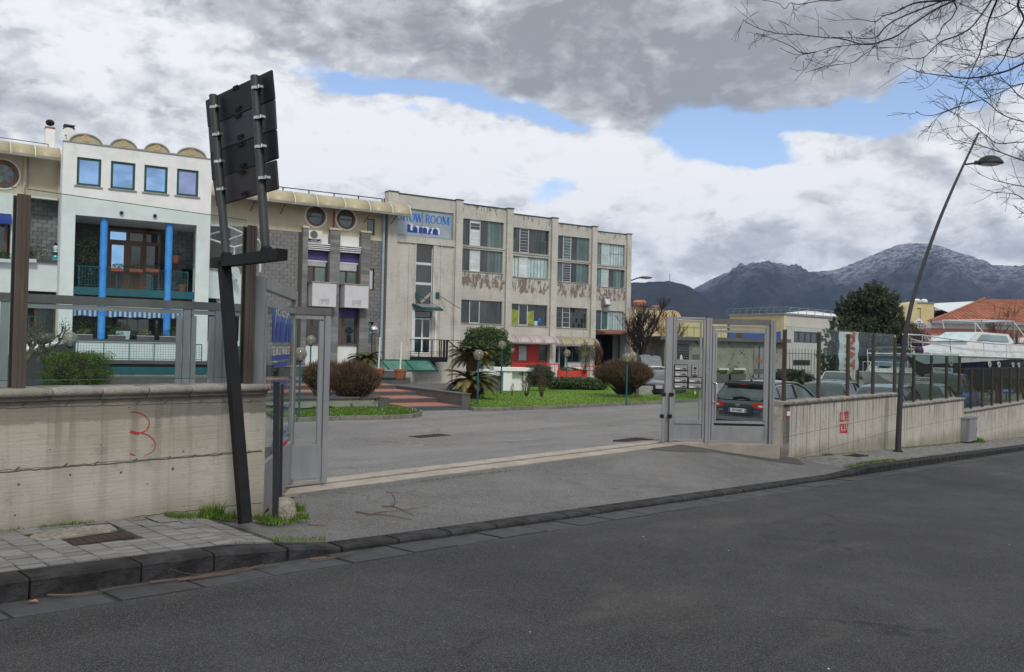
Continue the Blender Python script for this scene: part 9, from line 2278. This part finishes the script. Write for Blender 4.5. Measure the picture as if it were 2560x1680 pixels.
# notice objects behind the right fence
p = at(2518,977,36); T = thing('advert_board','small blue and purple advertising board behind the dark fence','sign',(p.x,p.y,GZ)); m = MB(); m.box(-.25,.3,0,.05,p.z - GZ - .08,p.z - GZ + .10); m.build('board',M['plate_blue'],T); m = MB(); m.bar((0,.05,0),(0,.05,p.z - GZ),.05); m.build('post',M['alu_dark'],T); text_mesh('OFFERTA',.11,M['text_white'],T,(.02,-.01,p.z - GZ),bold=.002)
LZ = 19.5
T_b = at(2245,1128,LZ); T = thing('street_lamp','tall leaning curved street lamp with a flat dark head on the right pavement','street lamp',(T_b.x,T_b.y,T_b.z))
pts = [(2087,1050),(2091,950),(2097,850),(2106,770),(2123,690),(2147,612),(2178,525),(2210,448),(2242,378),(2275,308)]
pts = [tuple(at(x * 1.0756,y * 1.0756,LZ) - T_b) for x,y in pts]; pts = spline(pts,4); n_ = len(pts)
m = MB(); m.tube(pts,[.066 - .045 * (i / n_) for i in range(n_)],14); m.build('pole',pmat('aubergine grey paint',(.035,.035,.045),(.028,.028,.035),4,rough=.45),T,smooth=60)
m = MB(); m.lathe([(.10,-.05),(.10,.02),(.07,.03)],(0,0,0),14); m.build('base_collar',M['dark_grey'],T)
a = at(2244 * 1.0756,382 * 1.0756,LZ) - T_b; b = at(2268 * 1.0756,379 * 1.0756,LZ) - T_b; m = MB(); m.tube([tuple(a),tuple(b)],.022,8); m.box(b.x - .02,b.x + .16,-.04,.04,b.z - .03,b.z + .05); m.build('arm',M['dark_grey'],T)
c = at(2301 * 1.0756,378 * 1.0756,LZ) - T_b; m = MB(); m.lathe([(.02,.17),(.12,.155),(.22,.10),(.29,.02),(.30,-.02),(.26,-.03)],tuple(c),24,sy=.75); h_ = m.build('lamp_head',M['dark_grey'],T,smooth=60); m = MB(); m.lathe([(.24,-.035),(.2,-.06),(.02,-.07)],tuple(c),20,sy=.72); m.build('lens',M['lamp_clear'],h_,smooth=60)
tb = S.w(9.0,-13.6); tb = Vector((9.6,9.0,0)); T = thing('overhanging_tree','big bare street tree whose dark twigs hang into the top right','tree',(tb.x,tb.y,0))
o_ = Vector((tb.x,tb.y,0)); rr = random.Random(77)
m = MB(); m.tube([(0,0,-1),(0,0,1.5),(-.2,0,3.5),(-.4,.1,5.5),(-.5,.1,8.0)],[.30,.26,.22,.17,.10],12); m.build('trunk',M['bark'],T,smooth=60)
zt2 = lambda x,y: (1840 + x * .3586,y * .3586)
limbs = [[(1700,-160),(1560,-20),(1400,60),(1230,170),(1120,250),(1010,290),(930,310),(840,300),(740,270),(620,262),(440,240),(300,235),(180,205),(90,165),(50,135)],
 [(1700,-120),(1450,0),(1300,60),(1130,130),(1040,190),(990,250),(930,270),(800,262),(670,260)],[(1010,290),(950,340),(880,390),(830,430),(760,445),(640,458),(560,435),(480,405)],
 [(1000,300),(850,310),(700,325),(600,350),(500,375),(410,380),(310,335)],[(560,362),(460,370),(380,320),(260,270),(140,230)],[(1750,-60),(1480,0),(1330,10),(1220,30),(1100,90),(1030,110),(970,150),(900,140),(820,125)],
 [(1300,-120),(900,-40),(700,5),(600,3),(440,30),(380,20),(340,60),(290,20),(180,0)],[(1840,-120),(1780,0),(1720,90),(1640,190),(1540,250),(1440,285),(1380,330),(1310,400),(1200,410),(1090,408)],
 [(1310,400),(1300,460),(1280,500)],[(2200,380),(2008,440),(1900,490),(1750,530),(1600,545),(1480,530),(1350,515),(1270,500),(1165,455)],[(2060,-60),(2008,130),(1960,220),(1900,330),(1860,420),(1790,500),(1740,530),(1640,600)],
 [(1900,-160),(1820,0),(1770,120),(1730,250),(1700,370),(1650,480),(1600,600),(1570,700),(1545,770)],[(2260,740),(2008,690),(1900,590),(1800,540),(1700,470),(1560,440)],[(2260,900),(2008,850),(1860,800),(1760,720),(1660,650),(1560,575),(1440,540)],
 [(2260,1010),(2008,990),(1830,1000),(1750,950),(1660,880),(1530,800),(1400,705)],[(2260,1180),(2008,1120),(1840,1060),(1720,1020),(1580,990),(1470,960)],[(1555,740),(1450,780),(1370,805),(1300,800),(1255,775)],[(2260,1330),(2008,1300),(1900,1280),(1780,1250),(1690,1210)],
 [(2100,-100),(1960,40),(1850,110),(1760,120),(1650,60),(1560,20)],[(2200,200),(2008,260),(1880,280),(1760,330),(1640,350),(1500,330),(1420,300)],[(2300,560),(2008,580),(1850,640),(1700,700),(1560,720)],[(2200,20),(2040,60),(1900,20),(1820,-40)],
 [(2240,1420),(2040,1400),(1960,1360),(1880,1345),(1780,1345)],[(2240,1540),(2050,1500),(1980,1470),(1940,1440)],[(1640,-100),(1540,60),(1500,130),(1440,180),(1400,260),(1250,300),(1150,330),(1000,330)],[(2150,320),(2030,360),(1940,400),(1830,380),(1700,400),(1560,380),(1450,420)]]
tips = MB(); tot = 0
def twig(p,d,L,r,lev):
 global tot
 k = 4; pts_ = [p]
 for i in range(k):
  d = (d + Vector((rr.gauss(0,.16),rr.gauss(0,.16),rr.gauss(0,.14)))).normalized(); p = p + d * L / k; pts_.append(p)
 tips.tube(pts_,[max(.0022,r * (1 - .5 * i / k)) for i in range(k + 1)],3,cap=False); tot += 1
 if lev > 0:
  for _ in range(rr.choice([1,2,2])): twig(pts_[rr.choice([1,2,3])],(d + Vector((rr.gauss(0,.5),rr.gauss(0,.5),rr.gauss(0,.5)))).normalized(),L * rr.uniform(.4,.75),r * .65,lev - 1)
for li,Lm in enumerate(limbs):
 z0 = rr.uniform(7.6,10.4); P_ = [at(*zt2(*p),z0 + .25 * math.sin(i * .9 + li)) - o_ for i,p in enumerate(Lm)]
 start = Vector((-.45 + rr.uniform(-.1,.1),rr.uniform(-.1,.1),rr.uniform(4.2,7.5))); f0 = P_[0]
 main = li not in (2,3,4,8,16)
 r0 = .015 if main and li in (0,1,5,7,9,10,11) else (.009 if main else .006)
 Q = ([tuple(start),tuple(start.lerp(f0,.5) + Vector((0,0,.3)))] if main else []) + [tuple(p) for p in P_]
 Qs = spline(Q,4); n_ = len(Qs); m = MB(); rs = []
 nl = (8 if main else 0)
 for i in range(n_):
  if i < nl: rs.append(.05 - (.05 - r0) * i / max(1,nl))
  else: rs.append(max(.0028,r0 * .85 * (1 - .82 * (i - nl) / max(1,n_ - nl))))
 m.tube(Qs,rs,6,cap=False); m.build('limb',M['bark_dark'],T,smooth=60)
 for i in range(nl,n_ - 1):
  a = Vector(Qs[i]); b = Vector(Qs[i + 1]); d = (b - a).normalized(); seglen = (b - a).length
  dens = 6.0 if Lm[0][0] > 1650 else 2.6
  for _ in range(int(seglen * dens * 1.6 + rr.random())):
   dd = (d * .9 + Vector((rr.gauss(0,.55),rr.gauss(0,.5),rr.gauss(-.05,.5)))).normalized(); twig(a.lerp(b,rr.random()),dd,rr.uniform(.10,.42),.0033,rr.choice([0,1,1,2]))
tips.build('twigs',M['bark_dark'],T,kind='stuff'); print('twigs',tot)
# == hills
def hillmat(name,a,b,snow,z0,z1,forest=None):
 m = bpy.data.materials.new(name); m.use_nodes = True; t = NT(m.node_tree); bs = t.n['Principled BSDF']
 co = t.node('ShaderNodeTexCoord').outputs['Object']; x,y,z = t.sep(co)
 n1 = t.noise(co,.012,10,.68); n2 = t.noise(t.scalev(co,(1,1,3)),.035,8,.7)
 c = t.mix(t.ramp(n1,.40,.62),a,b); c = t.mix(t.math('MULTIPLY',t.ramp(n2,.45,.62),.7),c,tuple(q * .5 for q in a))
 if forest: c = t.mix(t.math('MULTIPLY',t.ramp(t.math('ADD',z,t.math('MULTIPLY',n1,160)),190,215,1,0),.8),c,forest)
 hgt = t.ramp(t.math('ADD',z,t.math('MULTIPLY',t.math('SUBTRACT',n1,.5),240)),z0,z1)
 s_ = t.math('MULTIPLY',hgt,t.ramp(t.math('ADD',t.math('MULTIPLY',n2,.6),t.math('MULTIPLY',t.noise(t.scalev(co,(1,1,4)),.09,6,.7),.4)),.43,.56)); c = t.mix(t.math('MULTIPLY',s_,.8),c,snow)
 t.l.new(c,bs.inputs['Base Color']); bs.inputs['Roughness'].default_value = 1; bs.inputs['Specular IOR Level'].default_value = .1
 bn = t.node('ShaderNodeBump'); bn.inputs['Strength'].default_value = 1; bn.inputs['Distance'].default_value = 45; t.l.new(t.math('ADD',n1,t.math('MULTIPLY',n2,.5)),bn.inputs['Height']); t.l.new(bn.outputs[0],bs.inputs['Normal']); return m
from mathutils import noise as mn
def hill(name,ridge,Zr,Zb,mat,seed,label,rough=1.0,n_=260,k_=46,floor=-4.0):
 px = [p[0] for p in ridge]; py = [p[1] for p in ridge]; vs = []
 x0,x1 = px[0],px[-1]
 for i in range(n_ + 1):
  X_ = x0 + (x1 - x0) * i / n_; Y_ = float(np.interp(X_,px,py)); top = at(X_,Y_,Zr)
  for j in range(k_ + 1):
   t_ = j / k_; Z_ = Zb + (Zr - Zb) * t_; xw = (X_ - 1280) / FPX * Z_
   prof = t_ ** 1.15; h = floor + (top.z - floor) * prof
   nz = mn.fractal(Vector((xw / 420 + seed,Z_ / 420,seed)),.9,2.2,5); gul = mn.ridged_multi_fractal(Vector((xw / 260,Z_ / 800,seed)),.85,2.2,6,1.0,2.0)
   amp = (top.z - floor) * .34 * math.sin(PI * min(1,t_ * 1.0)) ** .7 * rough
   h += amp * (nz * .9) + amp * (gul - 1.2) * .55
   if j == k_: h = top.z + mn.noise(Vector((X_ * .12,seed,0))) * (top.z) * .012 + R.uniform(-.3,1.0) * .9
   vs.append((xw,Z_,h))
  vs.append(((X_ - 1280) / FPX * (Zr + 500),Zr + 500,floor))
 kk = k_ + 2; mb = MB(); mb.v = vs
 for i in range(n_):
  for j in range(kk - 1): a = i * kk + j; mb.f.append((a,a + kk,a + kk + 1,a + 1)); mb.m.append(0)
 o = mb.build(name,mat,smooth=80); struct(o); return o
HM = hillmat('bare wooded mountain with snow dusting',(.034,.032,.036),(.075,.068,.064),(.52,.54,.60),165,330,forest=(.014,.026,.022))
HM2 = hillmat('wooded hill',(.026,.028,.022),(.045,.042,.032),(.4,.42,.45),900,1000)
hill('mountain',[(1000,780),(1500,760),(1640,745),(1732,722),(1772,700),(1812,682),(1854,675),(1885,664),(1904,657),(1921,654.5),(1945,657),(1959,661),(1990,671),(2018,680),(2051,678),(2085,675),(2115,664),(2148,650),(2190,633),(2232,615),(2255,610),(2274,608),(2316,609),(2340,613),(2358,619),(2400,636),(2442,654),(2480,670),(2526,669),(2560,663),(2700,650),(3000,690),(3400,740)],2900,1350,HM,3.1,'',n_=420,k_=60)
hill('hill',[(600,800),(1100,740),(1400,712),(1577,707),(1636,705),(1660,703),(1682,705),(1710,712),(1732,724),(1760,742),(1790,762),(1830,784),(1900,810),(2000,835),(2300,860)],1900,900,HM2,9.3,'',.6,220,34)
hill('hill',[(1900,850),(2150,835),(2260,800),(2330,775),(2420,768),(2500,772),(2600,770),(2900,765),(3300,800)],1500,800,hillmat('dark forest hill',(.020,.032,.020),(.032,.046,.026),(.4,.4,.4),900,1000),5.7,'',.5,160,24)
# distant hamlet and mast
for k,(px,py,w,h_,lb) in enumerate(((2345,767,13,5,'tiny white house at the foot of the mountain, left'),(2398,762,30,9,'larger pale villa group on the wooded foot of the mountain'),(2452,765,5,12,'tiny bell tower at the foot of the mountain'),(2466,767,9,4,'tiny white house right of the bell tower'))):
 Z = 780; p = at(px,py,Z); sx_ = w / FPX * Z / 2; hz = h_ / FPX * Z; T = thing('distant_house',lb,'house',(p.x,p.y,p.z - hz))
 m = MB(); m.box(-sx_,sx_,0,8,-8,hz); m.build('wall',M['pale_wall'],T); m = MB(); m.prism([(-sx_ - .4,hz),(sx_ + .4,hz),(0,hz + sx_ * .35)],'y',-.4,8.4); m.build('roof',M['terracotta'],T)
 for j in range(3): m = MB(); x = -sx_ + sx_ * (.4 + .6 * j); m.box(x - .3,x + .3,-.05,0,hz * .35,hz * .65); m.build('window',M['dark'],T)
p = at(1674,706,1800); T = thing('radio_mast','thin radio mast on the left hill ridge','mast',(p.x,p.y,p.z - 3)); m = MB(); m.bar((0,0,0),(0,0,22),1.0); m.build('mast',M['alu_dark'],T)
# light afternoon haze
if HAZE:
 hm = bpy.data.materials.new('haze'); hm.use_nodes = True; t = NT(hm.node_tree); t.n.clear(); pv = t.node('ShaderNodeVolumePrincipled'); pv.inputs['Color'].default_value = (.42,.62,1.0,1); pv.inputs['Density'].default_value = HAZE; ou = t.node('ShaderNodeOutputMaterial'); t.l.new(pv.outputs[0],ou.inputs['Volume'])
 m = MB(); m.box(-3600,4000,-200,3700,-9,460); o = m.build('haze',hm); o['kind'] = 'stuff'; o['label'] = 'thin bluish haze in the air'
# repeats share a group phrase
GR_ = {'parked_car': 'cars parked in the yard','motor_boat': 'boats laid up in the yard','lawn_kerb': 'kerbs around the lawns','step_wall': 'low walls beside the garden steps','glass_fence': 'glass fences on the street walls','street_wall': 'concrete walls along the street',
 'plant_pot': 'terracotta plant pots','flower_box': 'flower boxes on balconies and windows','planter_trough': 'grey troughs on the terrace ledge','potted_shrub': 'potted shrubs on the terrace','round_shrub': 'brown winter shrubs on the lawns','rose_bush': 'bare rose bushes on the right lawn',
 'low_hedge': 'low variegated hedge pieces','cycad': 'cycads and small palms in the grounds','ivy_mound': 'ivy mounds against the factory','bare_tree': 'bare trees behind the yard','evergreen_tree': 'evergreens behind the boats','gnarled_tree': 'gnarled trees behind the left wall',
 'fallen_twig': 'twigs lying on the ground','gate_stop': 'gate stop posts','cut_off_post': 'dark posts at the gate','iron_fence': 'iron fences at the back of the yard','satellite_dish': 'white satellite dishes','chimney': 'chimneys on the left wing','manhole_cover': 'rusty covers in the pavements',
 'drain_grate': 'drain covers in the car park','concrete_trough': 'concrete troughs by the substation hut','distant_house': 'distant houses below the mountain','white_roofed_shed': 'white roofed sheds far right','leggy_shrub': 'leggy shrubs by the entrance','red_railing': 'red railings at the shopfront','dark_bush': 'dark bushes below the yacht'}
for o in list(SC.objects):
 if o.parent is None and o.get('category') and not o.get('group'):
  g = GR_.get(o.name.split('.')[0])
  if g: o['group'] = g
